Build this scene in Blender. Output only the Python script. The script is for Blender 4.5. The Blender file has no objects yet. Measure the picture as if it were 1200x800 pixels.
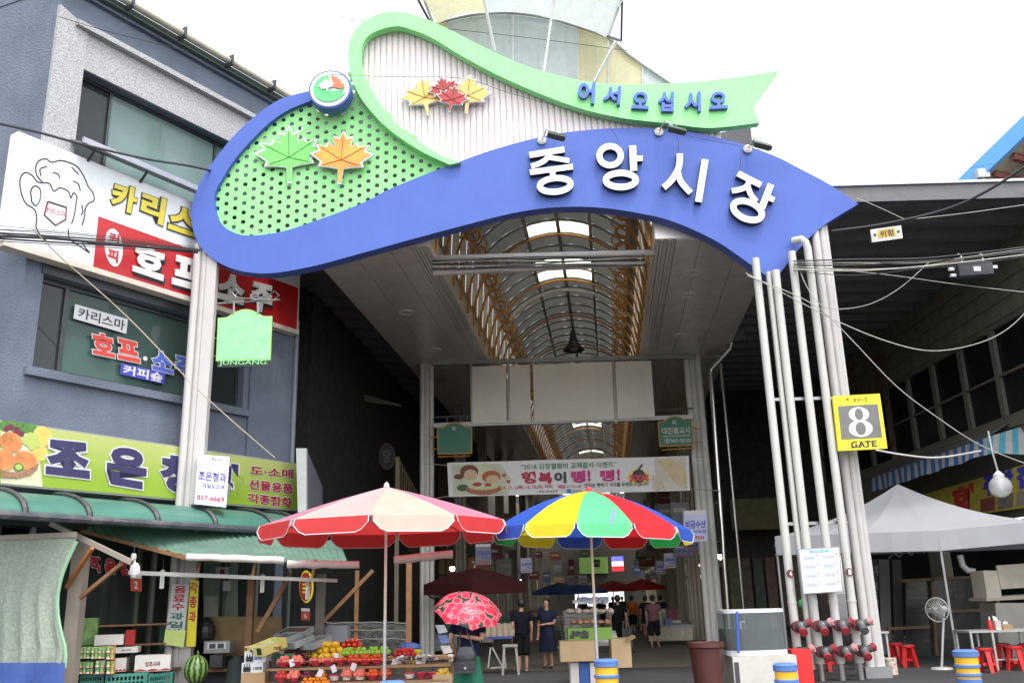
import bpy, bmesh, math, random
from mathutils import Vector, Matrix
from mathutils.geometry import tessellate_polygon
random.seed(7)
S = bpy.context.scene
COL = S.collection

# ------------------------------------------------------------------ camera
PITCH, ROLL, FPX = math.radians(15.95), math.radians(1.59), 1060.0
EYE = Vector((0, 0, 1.6))
FWD = Vector((0, math.cos(PITCH), math.sin(PITCH)))
_r0, _u0 = Vector((1, 0, 0)), Vector((0, -math.sin(PITCH), math.cos(PITCH)))
RGT = _r0*math.cos(ROLL) - _u0*math.sin(ROLL)
UPV = _u0*math.cos(ROLL) + _r0*math.sin(ROLL)
cam = bpy.data.cameras.new('camera'); camo = bpy.data.objects.new('camera', cam); COL.objects.link(camo)
cam.sensor_width = 36; cam.lens = 36*FPX/1200; cam.clip_end = 2000; cam.clip_start = .1
m = Matrix((RGT, UPV, -FWD)).transposed().to_4x4(); m.translation = EYE; camo.matrix_world = m
S.camera = camo

# ------------------------------------------------------------------ light
SUN_TO = Vector((.20, -.36, .91)).normalized()
W = bpy.data.worlds.new('World'); S.world = W; W.use_nodes = True
nt = W.node_tree; bg = nt.nodes['Background']
sky = nt.nodes.new('ShaderNodeTexSky'); sky.sky_type = 'NISHITA'; sky.sun_disc = False
sky.sun_elevation = math.asin(SUN_TO.z); sky.sun_rotation = math.atan2(SUN_TO.x, SUN_TO.y)
sky.air_density = 1.0; sky.dust_density = 2.5; sky.ozone_density = 1.0
hs = nt.nodes.new('ShaderNodeHueSaturation'); hs.inputs['Saturation'].default_value = .22; hs.inputs['Value'].default_value = 2.6
nt.links.new(sky.outputs[0], hs.inputs['Color']); nt.links.new(hs.outputs[0], bg.inputs[0]); bg.inputs[1].default_value = .15
sl = bpy.data.lights.new('sun', 'SUN'); sl.energy = 1.0; sl.angle = math.radians(4); sl.color = (1, .95, .88)
so = bpy.data.objects.new('sun', sl); COL.objects.link(so); so.rotation_euler = (-SUN_TO).to_track_quat('-Z', 'Y').to_euler()
S.view_settings.view_transform = 'Standard'; S.view_settings.look = 'None'; S.view_settings.exposure = .5; S.view_settings.gamma = 1
S.view_settings.use_curve_mapping = False
S.cycles.max_bounces = 7; S.cycles.transparent_max_bounces = 12; S.cycles.sample_clamp_indirect = 6

# ------------------------------------------------------------------ geometry helpers
def V(*a): return Vector(a)
def ray(x, y): return RGT*(x-600) + UPV*(400-y) + FWD*FPX
def P(x, y, Y): d = ray(x, y); return EYE + d*(Y/d.y)          # point of the plane at depth Y
def G(x, y, z=0.): d = ray(x, y); return EYE + d*((z-1.6)/d.z)   # point at height z
def PX(x, y, X): d = ray(x, y); return EYE + d*(X/d.x)
AK = .0994                                                      # direction of the arcade
AD = V(AK, 1, 0).normalized(); AN = V(1, -AK, 0).normalized()
def A(lat, Y, z): return V(lat + AK*Y, Y, z)
LD = V(.5388, .8424, 0).normalized(); LN = V(LD.y, -LD.x, 0); LP = V(-5.2, 22, 0)   # left facade
def L(x, y, off=0.):                                            # pixel on left facade, off metres proud
    d = ray(x, y); p0 = LP + LN*off; return EYE + d*(((p0-EYE).dot(LN))/d.dot(LN))
def LS(s, z, off=0.): return LP + LD*s + LN*off + V(0, 0, z)
def s_of(p): return (p-LP).dot(LD)
def cr(pts, n=6, closed=False):
    pts = [Vector(p) for p in pts]; out = []; N = len(pts)
    rng = range(N if closed else N-1)
    for i in rng:
        if closed: a, b, c, d = pts[i-1], pts[i], pts[(i+1) % N], pts[(i+2) % N]
        else: a, b, c, d = pts[max(i-1, 0)], pts[i], pts[i+1], pts[min(i+2, N-1)]
        for k in range(n):
            t = k/n
            out.append(.5*((2*b) + (c-a)*t + (2*a-5*b+4*c-d)*t*t + (3*b-a-3*c+d)*t**3))
    if not closed: out.append(pts[-1])
    return out

class MB:
    def __init__(s): s.v = []; s.f = []; s.m = []; s.mi = 0
    def add(s, vs, fs):
        b = len(s.v); s.v += [Vector(q) for q in vs]
        for f in fs: s.f.append([b+i for i in f]); s.m.append(s.mi)
        return s
    def quad(s, a, b, c, d): return s.add([a, b, c, d], [(0, 1, 2, 3)])
    def hexa(s, a, b, c, d, off):                               # slab: quad + offset vector
        p = [Vector(q) for q in (a, b, c, d)]; o = Vector(off)
        return s.add(p+[q+o for q in p], [(0, 1, 2, 3), (7, 6, 5, 4), (0, 4, 5, 1), (1, 5, 6, 2), (2, 6, 7, 3), (3, 7, 4, 0)])
    def box(s, c, sx, sy, sz, ax=None, ay=None, az=None):
        c = Vector(c); ax = ax or V(1, 0, 0); ay = ay or V(0, 1, 0); az = az or V(0, 0, 1)
        X, Y_, Z = ax*(sx/2), ay*(sy/2), az*(sz/2)
        vs = [c-X-Y_-Z, c+X-Y_-Z, c+X+Y_-Z, c-X+Y_-Z, c-X-Y_+Z, c+X-Y_+Z, c+X+Y_+Z, c-X+Y_+Z]
        return s.add(vs, [(0, 3, 2, 1), (4, 5, 6, 7), (0, 1, 5, 4), (1, 2, 6, 5), (2, 3, 7, 6), (3, 0, 4, 7)])
    def bar(s, a, b, w, h=None, up=None):
        a, b = Vector(a), Vector(b); h = h or w; d = (b-a); l = d.length; d.normalize()
        up = Vector(up) if up else (V(0, 0, 1) if abs(d.z) < .95 else V(0, 1, 0))
        x = d.cross(up).normalized(); z = x.cross(d)
        return s.box((a+b)/2, w, l, h, x, d, z)
    def tube(s, path, r, seg=8, cap=True, closed=False):
        path = [Vector(q) for q in path]; n = len(path); rs = r if isinstance(r, (list, tuple)) else [r]*n
        b = len(s.v); prev = None; fs = []
        for i, q in enumerate(path):
            if closed: t = path[(i+1) % n]-path[i-1]
            else: t = path[min(i+1, n-1)]-path[max(i-1, 0)]
            t.normalize()
            if prev is None: u = t.orthogonal().normalized()
            else:
                u = prev - t*prev.dot(t)
                u = u.normalized() if u.length > 1e-6 else t.orthogonal().normalized()
            prev = u; w = t.cross(u)
            for k in range(seg):
                a = 2*math.pi*k/seg; s.v.append(q + (u*math.cos(a)+w*math.sin(a))*rs[i])
        for i in range(n if closed else n-1):
            j = (i+1) % n
            for k in range(seg):
                k2 = (k+1) % seg
                fs.append([b+i*seg+k, b+i*seg+k2, b+j*seg+k2, b+j*seg+k])
        if cap and not closed: fs += [[b+k for k in range(seg)][::-1], [b+(n-1)*seg+k for k in range(seg)]]
        for f in fs: s.f.append(f); s.m.append(s.mi)
        return s
    def lathe(s, prof, org, seg=16, axis=None, cap=True, sc=(1, 1)):   # prof: (radius, height)
        org = Vector(org); ax = (Vector(axis) if axis else V(0, 0, 1)).normalized()
        u = V(1, 0, 0) if abs(ax.z) > .99 else ax.orthogonal().normalized(); w = ax.cross(u)
        b = len(s.v); fs = []
        for r, h in prof:
            for k in range(seg):
                a = 2*math.pi*k/seg; s.v.append(org + u*(r*math.cos(a)*sc[0]) + w*(r*math.sin(a)*sc[1]) + ax*h)
        for i in range(len(prof)-1):
            for k in range(seg):
                k2 = (k+1) % seg; fs.append([b+i*seg+k, b+i*seg+k2, b+(i+1)*seg+k2, b+(i+1)*seg+k])
        if cap: fs += [[b+k for k in range(seg)][::-1], [b+(len(prof)-1)*seg+k for k in range(seg)]]
        for f in fs: s.f.append(f); s.m.append(s.mi)
        return s
    def ball(s, c, r, seg=10, rings=6, sc=(1, 1, 1)):
        c = Vector(c); b = len(s.v); fs = []
        for i in range(rings+1):
            ph = math.pi*i/rings
            for k in range(seg):
                a = 2*math.pi*k/seg
                s.v.append(c + V(r*sc[0]*math.sin(ph)*math.cos(a), r*sc[1]*math.sin(ph)*math.sin(a), -r*sc[2]*math.cos(ph)))
        for i in range(rings):
            for k in range(seg):
                k2 = (k+1) % seg; fs.append([b+i*seg+k, b+i*seg+k2, b+(i+1)*seg+k2, b+(i+1)*seg+k])
        for f in fs: s.f.append(f); s.m.append(s.mi)
        return s
    def prism(s, outer, off, holes=()):                         # flat polygon with holes, thickened by off
        loops = [[Vector(q) for q in outer]] + [[Vector(q) for q in h] for h in holes]
        fl = [q for l in loops for q in l]; n = len(fl); off = Vector(off)
        tris = tessellate_polygon(loops)
        fs = [tuple(t) for t in tris] + [tuple(n+i for i in reversed(t)) for t in tris]
        k = 0
        for l in loops:
            m_ = len(l)
            for i in range(m_): fs.append((k+i, k+(i+1) % m_, n+k+(i+1) % m_, n+k+i))
            k += m_
        return s.add(fl+[q+off for q in fl], fs)
    def sheet(s, fn, x0, z0, x1, z1, off, holes=()):            # rectangle with rectangular holes; fn(x, z) -> point
        off = Vector(off)
        xs = sorted({x0, x1, *[min(max(h[i], x0), x1) for h in holes for i in (0, 2)]}); zs = sorted({z0, z1, *[min(max(h[i], z0), z1) for h in holes for i in (1, 3)]})
        def solid(i, j):
            if not (0 <= i < len(xs)-1 and 0 <= j < len(zs)-1): return False
            cx, cz = (xs[i]+xs[i+1])/2, (zs[j]+zs[j+1])/2
            return not any(h[0] < cx < h[2] and h[1] < cz < h[3] for h in holes)
        for i in range(len(xs)-1):
            for j in range(len(zs)-1):
                if not solid(i, j): continue
                a, b, c, d = fn(xs[i], zs[j]), fn(xs[i+1], zs[j]), fn(xs[i+1], zs[j+1]), fn(xs[i], zs[j+1])
                s.quad(a, b, c, d); s.quad(d+off, c+off, b+off, a+off)
                for di, dj, p, q in ((0, -1, a, b), (1, 0, b, c), (0, 1, c, d), (-1, 0, d, a)):
                    if not solid(i+di, j+dj): s.quad(p, p+off, q+off, q)
        return s
    def build(s, name, mat, parent=None, smooth=False, flat_angle=None):
        me = bpy.data.meshes.new(name)
        if parent is None:
            lo = Vector([min(q[i] for q in s.v) for i in range(3)]); hi = Vector([max(q[i] for q in s.v) for i in range(3)])
            org = V((lo.x+hi.x)/2, (lo.y+hi.y)/2, lo.z); wl = org
        else: org = V(0, 0, 0); wl = WL[parent.name]
        me.from_pydata([q-wl for q in s.v], [], s.f)
        mats = mat if isinstance(mat, (list, tuple)) else [mat]
        for x in mats: me.materials.append(x)
        me.polygons.foreach_set('material_index', s.m)
        bm = bmesh.new(); bm.from_mesh(me); bmesh.ops.recalc_face_normals(bm, faces=bm.faces); bm.to_mesh(me); bm.free()
        if smooth:
            me.polygons.foreach_set('use_smooth', [True]*len(me.polygons))
            me.set_sharp_from_angle(angle=math.radians(40))
        o = bpy.data.objects.new(name, me); COL.objects.link(o)
        if parent is None: o.location = org
        else: o.parent = parent
        WL[o.name] = wl
        return o
WL = {}
def tag(o, label=None, cat=None, group=None, kind=None):
    if label: o['label'] = label
    if cat: o['category'] = cat
    if group: o['group'] = group
    if kind: o['kind'] = kind
    return o
def thing(name, loc, label, cat, group=None):
    o = bpy.data.objects.new(name, None); COL.objects.link(o); o.location = loc; o.empty_display_size = .2
    WL[o.name] = Vector(loc); return tag(o, label, cat, group)
def kids(o): return [c for c in KID.get(o.name, [])]
def dup(root, loc, label=None, rz=None, group=None, sc=None):
    r = root.copy(); COL.objects.link(r); r.location = loc; WL[r.name] = Vector(loc)
    if rz is not None: r.rotation_euler = (0, 0, rz)
    if sc: r.scale = (sc,)*3 if not isinstance(sc, tuple) else sc
    if label: r['label'] = label
    if group: r['group'] = group
    for ch in list(root.children):
        c = ch.copy(); COL.objects.link(c); c.parent = r
        for g in list(ch.children):
            d = g.copy(); COL.objects.link(d); d.parent = c
    return r

# ------------------------------------------------------------------ materials
def mat(name, col, rough=.6, metal=0., var=.12, scale=4., bump=0., bsc=60., dirt=0., dcol=(.12, .1, .08), spec=.5, trans=0., streak=False, alpha=1., emit=0., coat=0.):
    M = bpy.data.materials.new(name); M.use_nodes = True; n = M.node_tree; b = n.nodes['Principled BSDF']; lk = n.links.new
    tc = n.nodes.new('ShaderNodeTexCoord'); no = n.nodes.new('ShaderNodeTexNoise'); no.inputs['Scale'].default_value = scale; no.inputs['Detail'].default_value = 5
    lk(tc.outputs['Object'], no.inputs['Vector'])
    mp = n.nodes.new('ShaderNodeMapRange'); mp.inputs[1].default_value = .25; mp.inputs[2].default_value = .75; mp.inputs[3].default_value = 1-var; mp.inputs[4].default_value = 1+var
    lk(no.outputs[0], mp.inputs[0])
    vm = n.nodes.new('ShaderNodeVectorMath'); vm.operation = 'SCALE'; vm.inputs[0].default_value = col[:3]; lk(mp.outputs[0], vm.inputs['Scale'])
    out = vm.outputs[0]
    if dirt > 0:
        n2 = n.nodes.new('ShaderNodeTexNoise'); n2.inputs['Scale'].default_value = 2.2; n2.inputs['Detail'].default_value = 8; n2.inputs['Roughness'].default_value = .7
        mpg = n.nodes.new('ShaderNodeMapping'); mpg.inputs['Scale'].default_value = (3, 3, .35) if streak else (1, 1, 1)
        lk(tc.outputs['Object'], mpg.inputs[0]); lk(mpg.outputs[0], n2.inputs['Vector'])
        m2 = n.nodes.new('ShaderNodeMapRange'); m2.inputs[1].default_value = .48; m2.inputs[2].default_value = .78; m2.inputs[3].default_value = 0; m2.inputs[4].default_value = dirt
        lk(n2.outputs[0], m2.inputs[0])
        mx = n.nodes.new('ShaderNodeMix'); mx.data_type = 'RGBA'; lk(m2.outputs[0], mx.inputs[0]); lk(out, mx.inputs[6]); mx.inputs[7].default_value = (*dcol, 1)
        out = mx.outputs[2]
    lk(out, b.inputs['Base Color'])
    b.inputs['Roughness'].default_value = rough; b.inputs['Metallic'].default_value = metal; b.inputs['Specular IOR Level'].default_value = spec
    b.inputs['Coat Weight'].default_value = coat
    if trans: b.inputs['Transmission Weight'].default_value = trans
    if alpha < 1: b.inputs['Alpha'].default_value = alpha
    if emit: lk(out, b.inputs['Emission Color']); b.inputs['Emission Strength'].default_value = emit
    if bump > 0:
        nb = n.nodes.new('ShaderNodeTexNoise'); nb.inputs['Scale'].default_value = bsc; nb.inputs['Detail'].default_value = 4; lk(tc.outputs['Object'], nb.inputs['Vector'])
        bp = n.nodes.new('ShaderNodeBump'); bp.inputs['Strength'].default_value = bump; bp.inputs['Distance'].default_value = .02
        lk(nb.outputs[0], bp.inputs['Height']); lk(bp.outputs[0], b.inputs['Normal'])
    return M
def cloth(name, col, tr=.35, **k):                              # diffuse + translucent sheet
    M = mat(name, col, **k); n = M.node_tree; b = n.nodes['Principled BSDF']; lk = n.links.new
    out = n.nodes['Material Output']; t = n.nodes.new('ShaderNodeBsdfTranslucent'); mx = n.nodes.new('ShaderNodeMixShader'); mx.inputs[0].default_value = tr
    src = b.inputs['Base Color'].links[0].from_socket
    lk(src, t.inputs[0]); lk(b.outputs[0], mx.inputs[1]); lk(t.outputs[0], mx.inputs[2]); lk(mx.outputs[0], out.inputs[0]); return M
def glass(name, col=(.5, .6, .6), rough=.03, mixf=.5):           # thin pane: see-through plus mirror
    M = bpy.data.materials.new(name); M.use_nodes = True; n = M.node_tree; lk = n.links.new; b = n.nodes['Principled BSDF']
    b.inputs['Base Color'].default_value = (*col, 1); b.inputs['Roughness'].default_value = rough
    t = n.nodes.new('ShaderNodeBsdfTransparent'); t.inputs[0].default_value = (*[min(1, c*1.4) for c in col], 1); mx = n.nodes.new('ShaderNodeMixShader'); mx.inputs[0].default_value = mixf
    no = n.nodes.new('ShaderNodeTexNoise'); no.inputs['Scale'].default_value = 1.5; bp = n.nodes.new('ShaderNodeBump'); bp.inputs['Strength'].default_value = .05
    tc = n.nodes.new('ShaderNodeTexCoord'); lk(tc.outputs['Object'], no.inputs['Vector']); lk(no.outputs[0], bp.inputs['Height']); lk(bp.outputs[0], b.inputs['Normal'])
    lk(t.outputs[0], mx.inputs[1]); lk(b.outputs[0], mx.inputs[2]); lk(mx.outputs[0], n.nodes['Material Output'].inputs[0]); return M

# ------------------------------------------------------------------ lettering
_TC = {}
def tmesh(s, bold, spacing=1.0):
    key = (s, bold, spacing)
    if key not in _TC:
        cu = bpy.data.curves.new('t', 'FONT'); cu.body = s; cu.extrude = .5; cu.offset = bold; cu.resolution_u = 3; cu.space_character = spacing
        o = bpy.data.objects.new('t', cu); COL.objects.link(o)
        dg = bpy.context.evaluated_depsgraph_get(); me = bpy.data.meshes.new_from_object(o.evaluated_get(dg))
        bpy.data.objects.remove(o); bpy.data.curves.remove(cu)
        vs = [q.co.copy() for q in me.vertices]; fs = [tuple(p.vertices) for p in me.polygons]; bpy.data.meshes.remove(me)
        x0 = min(q.x for q in vs); x1 = max(q.x for q in vs); y0 = min(q.y for q in vs); y1 = max(q.y for q in vs)
        _TC[key] = ([((q.x-x0)/(x1-x0), (q.y-y0)/(y1-y0), .5+q.z) for q in vs], fs)
    return _TC[key]
def text(name, s, q, depth, mt, parent=None, bold=.02, back=0., spacing=1.0, grow=0.):
    """q = TL, TR, BR, BL in world space; the lettering fills that box, depth metres thick towards the viewer"""
    TL, TR, BR, BL = [Vector(p) for p in q]
    n = (TR-TL).cross(BL-TL).normalized()
    if n.dot(EYE-TL) < 0: n = -n
    vs, fs = tmesh(s, bold, spacing); mb = MB(); out = []
    for x, y, z in vs:
        out.append((TL*(1-x)+TR*x)*y + (BL*(1-x)+BR*x)*(1-y) + n*(back+depth*z))
    mb.add(out, fs); return mb.build(name, mt, parent)
def qY(x0, y0, x1, y1, Y, sl=-.0):                              # pixel rect on the plane at depth Y
    return [P(x0, y0, Y), P(x1, y0+sl*(x1-x0), Y), P(x1, y1+sl*(x1-x0), Y), P(x0, y1, Y)]
def rotbox(cx, cy, w, h, deg, Y):
    c, s = math.cos(math.radians(deg)), math.sin(math.radians(deg)); r = []
    for dx, dy in ((-w/2, -h/2), (w/2, -h/2), (w/2, h/2), (-w/2, h/2)): r.append(P(cx+dx*c-dy*s, cy+dx*s+dy*c, Y))
    return r
def qsub(q, u0, v0, u1, v1):
    TL, TR, BR, BL = q
    f = lambda u, v: (TL*(1-u)+TR*u)*(1-v) + (BL*(1-u)+BR*u)*v
    return [f(u0, v0), f(u1, v0), f(u1, v1), f(u0, v1)]
def qn(q):
    n = (q[1]-q[0]).cross(q[3]-q[0]).normalized()
    return n if n.dot(EYE-q[0]) > 0 else -n
def slab(name, q, t, mt, parent=None, back=0.):                 # thick plate; q is its front face + back
    n = qn(q); f = [p+n*back for p in q]; return MB().hexa(*f, -n*t).build(name, mt, parent)

# shared materials
WHITE = mat('white_paint', (.50, .475, .46), .45, dirt=.25, dcol=(.45, .4, .34), streak=True, var=.04)
PRINTW = mat('print_white', (.60, .60, .62), .5, var=.03)
BLACK = mat('black_plastic', (.02, .02, .022), .45)
DARK = mat('dark_metal', (.06, .06, .065), .5, .3)
GREYM = mat('grey_metal', (.3, .3, .3), .35, .7, var=.1)
CABLE = mat('cable_black', (.025, .025, .028), .6)
CABLEW = mat('cable_white', (.34, .33, .30), .5)
RED = mat('red_plastic', (.6, .02, .02), .4)
WOOD = mat('brown_wood', (.22, .11, .045), .6, var=.3, scale=9)
INK = mat('ink_black', (.02, .02, .03), .5)
REDINK = mat('ink_red', (.5, .02, .03), .5)
BLUEINK = mat('ink_blue', (.05, .05, .4), .5)
# ================================================================== ground
ASPH = mat('asphalt', (.036, .036, .037), .85, var=.25, scale=1.2, bump=.4, bsc=90, dirt=.3, dcol=(.05, .048, .045))
g = MB(); g.quad((-300, -60, 0), (300, -60, 0), (300, 600, 0), (-300, 600, 0)); tag(g.build('ground', ASPH), kind='structure')
def paver():
    M = mat('pavers', (.125, .108, .08), .7, var=.25, scale=.8, bump=.2, bsc=40, dirt=.4, dcol=(.06, .055, .045)); n = M.node_tree; lk = n.links.new; b = n.nodes['Principled BSDF']
    tc = n.nodes.new('ShaderNodeTexCoord'); br = n.nodes.new('ShaderNodeTexBrick'); mp = n.nodes.new('ShaderNodeMapping'); mp.inputs['Rotation'].default_value = (0, 0, math.radians(90-5.7))
    lk(tc.outputs['Object'], mp.inputs[0]); lk(mp.outputs[0], br.inputs['Vector']); br.inputs['Scale'].default_value = 1.6; br.inputs['Mortar Size'].default_value = .02
    br.offset = .0; br.inputs['Brick Width'].default_value = .9; br.inputs['Row Height'].default_value = .5
    src = b.inputs['Base Color'].links[0].from_socket; mx = n.nodes.new('ShaderNodeMix'); mx.data_type = 'RGBA'
    lk(br.outputs['Fac'], mx.inputs[0]); lk(src, mx.inputs[6]); mx.inputs[7].default_value = (.025, .022, .02, 1); lk(mx.outputs[2], b.inputs['Base Color']); return M
pv = MB(); pv.quad(A(-9, 22.5, .004), A(6.5, 22.5, .004), A(6.5, 140, .004), A(-9, 140, .004)); tag(pv.build('arcade_pavement', paver()), kind='structure')

# ================================================================== entrance sign
YS = 18.3
BLUE = mat('sign_blue', (.070, .125, .43), .5, var=.06, scale=1.2, dirt=.35, dcol=(.09, .14, .40), spec=.3, streak=True)
GREEN = mat('sign_green', (.25, .74, .26), .5, var=.04, scale=1.5, dirt=.3, dcol=(.34, .62, .27), streak=True)
PERF = mat('perforated_green', (.25, .66, .23), .5, var=.04)
SLATM = mat('slat_white', (.72, .64, .63), .5, var=.04, scale=2, dirt=.2, dcol=(.55, .48, .45), streak=True)
base = V(-.5, YS, 8.8)
sign = thing('entrance_sign', base, 'huge curved blue and light green gateway sign arching over the market entrance', 'sign')
def pp(pts, Y, n=5, closed=False): return [P(q.x, q.y, Y) for q in cr([Vector(p) for p in pts], n, closed)]
outer = pp([(366, 106), (345, 111), (327, 117), (304, 132), (278, 155), (256, 181), (236, 210), (226, 236), (224, 255), (228, 275), (239, 294), (259, 309), (285, 318), (318, 320), (366, 312), (415, 299), (480, 281), (540, 265), (600, 250), (650, 243), (700, 243), (747, 249.5), (787, 259), (835, 280), (870, 303), (907, 330)], YS)
r_ = pp([(907, 330), (924, 307), (945, 282), (967, 263), (1006, 239)], YS)[1:]
top = pp([(1006, 239), (970, 215), (940, 199), (913, 185), (890, 176), (867, 168), (840, 161), (813, 155.5), (787, 152), (760, 150.5), (735, 150), (707, 151), (661, 155.5), (627, 162), (580, 175), (545, 187), (510, 200), (460, 220), (431, 235), (402, 247), (360, 262), (327, 272), (291, 276), (269, 270), (256, 257), (252, 242), (252, 226), (262, 207), (275, 187), (295, 164), (317, 143), (340, 128), (370, 116)], YS)[1:]
# swap in a mild bulge so the face is not dead flat: front sheet and lip
band = outer + r_ + top
o = MB().prism(band, (0, .32, 0)).build('blue_band', BLUE, sign)
gr_o = pp([(527, 193), (493, 177), (460, 155), (437, 133), (420, 110), (410, 83), (408, 60), (412, 43), (423, 28), (443, 17), (467, 14), (493, 20), (527, 35), (560, 52), (600, 71), (633, 83), (683, 95), (733, 99), (800, 97), (860, 91), (913, 83)], 18.18)
gr_e = [P(897, 105, 18.18), P(884, 123, 18.18), P(884.5, 130, 18.18), P(890, 144, 18.18)]
gr_i = pp([(890, 144), (835, 150), (800, 147), (783, 144.5), (733, 139), (683, 128), (633, 110), (583, 88), (540, 65), (507, 45), (480, 34), (463, 31), (440, 37), (427, 48), (423, 67), (427, 87), (440, 113), (460, 140), (487, 163), (517, 182), (540, 190)], 18.18)[1:]
o = MB().prism(gr_o+gr_e+gr_i, (0, .2, 0)).build('green_ribbon', GREEN, sign)
# perforated panel, hexagon cells with real holes
def inside(p, poly):
    x, y = p; c = False; j = len(poly)-1
    for i in range(len(poly)):
        xi, yi = poly[i]; xj, yj = poly[j]
        if (yi > y) != (yj > y) and x < (xj-xi)*(y-yi)/(yj-yi)+xi: c = not c
        j = i
    return c
pr = [(q.x, q.y) for q in cr([Vector(p) for p in [(384, 112), (362, 115), (338, 122), (313, 138), (290, 158), (268, 182), (255, 205), (246, 226), (246, 244), (251, 262), (266, 276), (290, 282), (330, 279), (370, 267), (431, 243), (480, 224), (520, 205), (535, 193), (500, 172), (470, 150), (445, 125), (428, 100), (415, 86), (405, 92)]], 4, True)]
prw = [P(x, y, 18.42) for x, y in pr]; prw2 = [(q.x, q.z) for q in prw]
mb = MB(); R_ = .131; dx = R_*1.5; dz = R_*math.sqrt(3)
x0 = min(q[0] for q in prw2); x1 = max(q[0] for q in prw2); z0 = min(q[1] for q in prw2); z1 = max(q[1] for q in prw2)
i = 0; x = x0
while x < x1:
    z = z0 + (dz/2 if i % 2 else 0)
    while z < z1:
        if inside((x, z), prw2):
            vs = []
            for Rr, yy in ((R_, 18.42), (.056, 18.42), (.056, 18.445)):
                for k in range(6):
                    a = math.pi*k/3 + (0 if Rr == R_ else .0); vs.append((x+Rr*math.cos(a), yy, z+Rr*math.sin(a)))
            fs = [(k, (k+1) % 6, 6+(k+1) % 6, 6+k) for k in range(6)] + [(6+k, 6+(k+1) % 6, 12+(k+1) % 6, 12+k) for k in range(6)]
            mb.add(vs, fs)
        z += dz
    x += dx; i += 1
mb.build('perforated_panel', PERF, sign)
# ribbed white field: one slat per rib
slat_in = [(q.x, q.y) for q in cr([Vector(p) for p in [(545, 196), (517, 186), (487, 168), (460, 146), (438, 118), (424, 90), (418, 68), (421, 46), (434, 33), (460, 26), (484, 28), (512, 39), (545, 59), (585, 80), (635, 102), (685, 120), (735, 131), (785, 138), (838, 142), (838, 165), (787, 157), (735, 155), (661, 162), (627, 170), (580, 183)]], 4, True)]
swp = [P(x, y, 18.42) for x, y in slat_in]; sw2 = [(q.x, q.z) for q in swp]
def zspan(x, poly):
    zs = []
    for i in range(len(poly)):
        (xa, za), (xb, zb) = poly[i-1], poly[i]
        if (xa > x) != (xb > x): zs.append(za+(zb-za)*(x-xa)/(xb-xa))
    return (min(zs), max(zs)) if len(zs) >= 2 else None
x0 = min(q[0] for q in sw2); x1 = max(q[0] for q in sw2); x = x0+.06; wS = .1385
while x < x1-.02:
    sp = zspan(x, sw2)
    if sp and sp[1]-sp[0] > .1:
        mb = MB(); pts = [(-.0665, .0), (-.056, -.016), (-.03, -.026), (0, -.03), (.03, -.026), (.056, -.016), (.0665, 0)]
        vs = [(x+a, 18.47+b, sp[0]) for a, b in pts] + [(x+a, 18.47+b, sp[1]) for a, b in pts]
        mb.add(vs, [(k, k+1, 8+k, 7+k) for k in range(6)]); mb.build('slat', SLATM, sign, smooth=True)
    x += wS
MB().prism([P(q[0], q[1], 18.5) for q in slat_in], (0, .02, 0)).build('backing_sheet', mat('slat_backing', (.3, .25, .24), .8), sign)
# carrying frame behind
mb = MB()
for a, b in (((300, 300), (560, 262)), ((560, 262), (760, 165)), ((430, 240), (700, 200)), ((440, 60), (540, 190)), ((700, 110), (760, 240)), ((860, 180), (900, 320)), ((330, 130), (330, 300)), ((280, 220), (430, 130))):
    mb.bar(P(*a, 18.6), P(*b, 18.6), .1)
mb.build('rear_frame', GREYM, sign)
# big letters
LET = mat('letter_face', (.72, .76, .80), .35, var=.02); LSIDE = mat('letter_side', (.03, .032, .035), .4)
def letter2(ch, cx, cy, w, h, deg, Y, depth, face, side, parent, bold, name='letter'):
    q = rotbox(cx, cy, w, h, deg, Y)
    o = text(name, ch, q, depth, side, parent, bold=bold)
    o.data.materials.append(face)
    for p in o.data.polygons:
        if abs(p.normal.y) > .7: p.material_index = 1
    return o
def ribbon(pts, th, closed=False):
    n_ = len(pts); a_, b_ = [], []
    for i in range(n_):
        p, q = (pts[i-1], pts[(i+1) % n_]) if closed else (pts[max(i-1, 0)], pts[min(i+1, n_-1)])
        dx_, dy_ = q[0]-p[0], q[1]-p[1]; l = math.hypot(dx_, dy_) or 1; nx, ny = -dy_/l*th/2, dx_/l*th/2
        a_.append((pts[i][0]+nx, pts[i][1]+ny)); b_.append((pts[i][0]-nx, pts[i][1]-ny))
    return a_, b_
def ring_(cx, cy, rx, ry, rot=0, seg=32):
    c, s = math.cos(math.radians(rot)), math.sin(math.radians(rot)); return [(cx+rx*math.cos(t_)*c-ry*math.sin(t_)*s, cy+rx*math.cos(t_)*s+ry*math.sin(t_)*c) for t_ in [2*math.pi*k/seg for k in range(seg)]]
def sm(pts, n_=5): return [(q.x, q.y) for q in cr([Vector(p) for p in pts], n_)]
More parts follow.
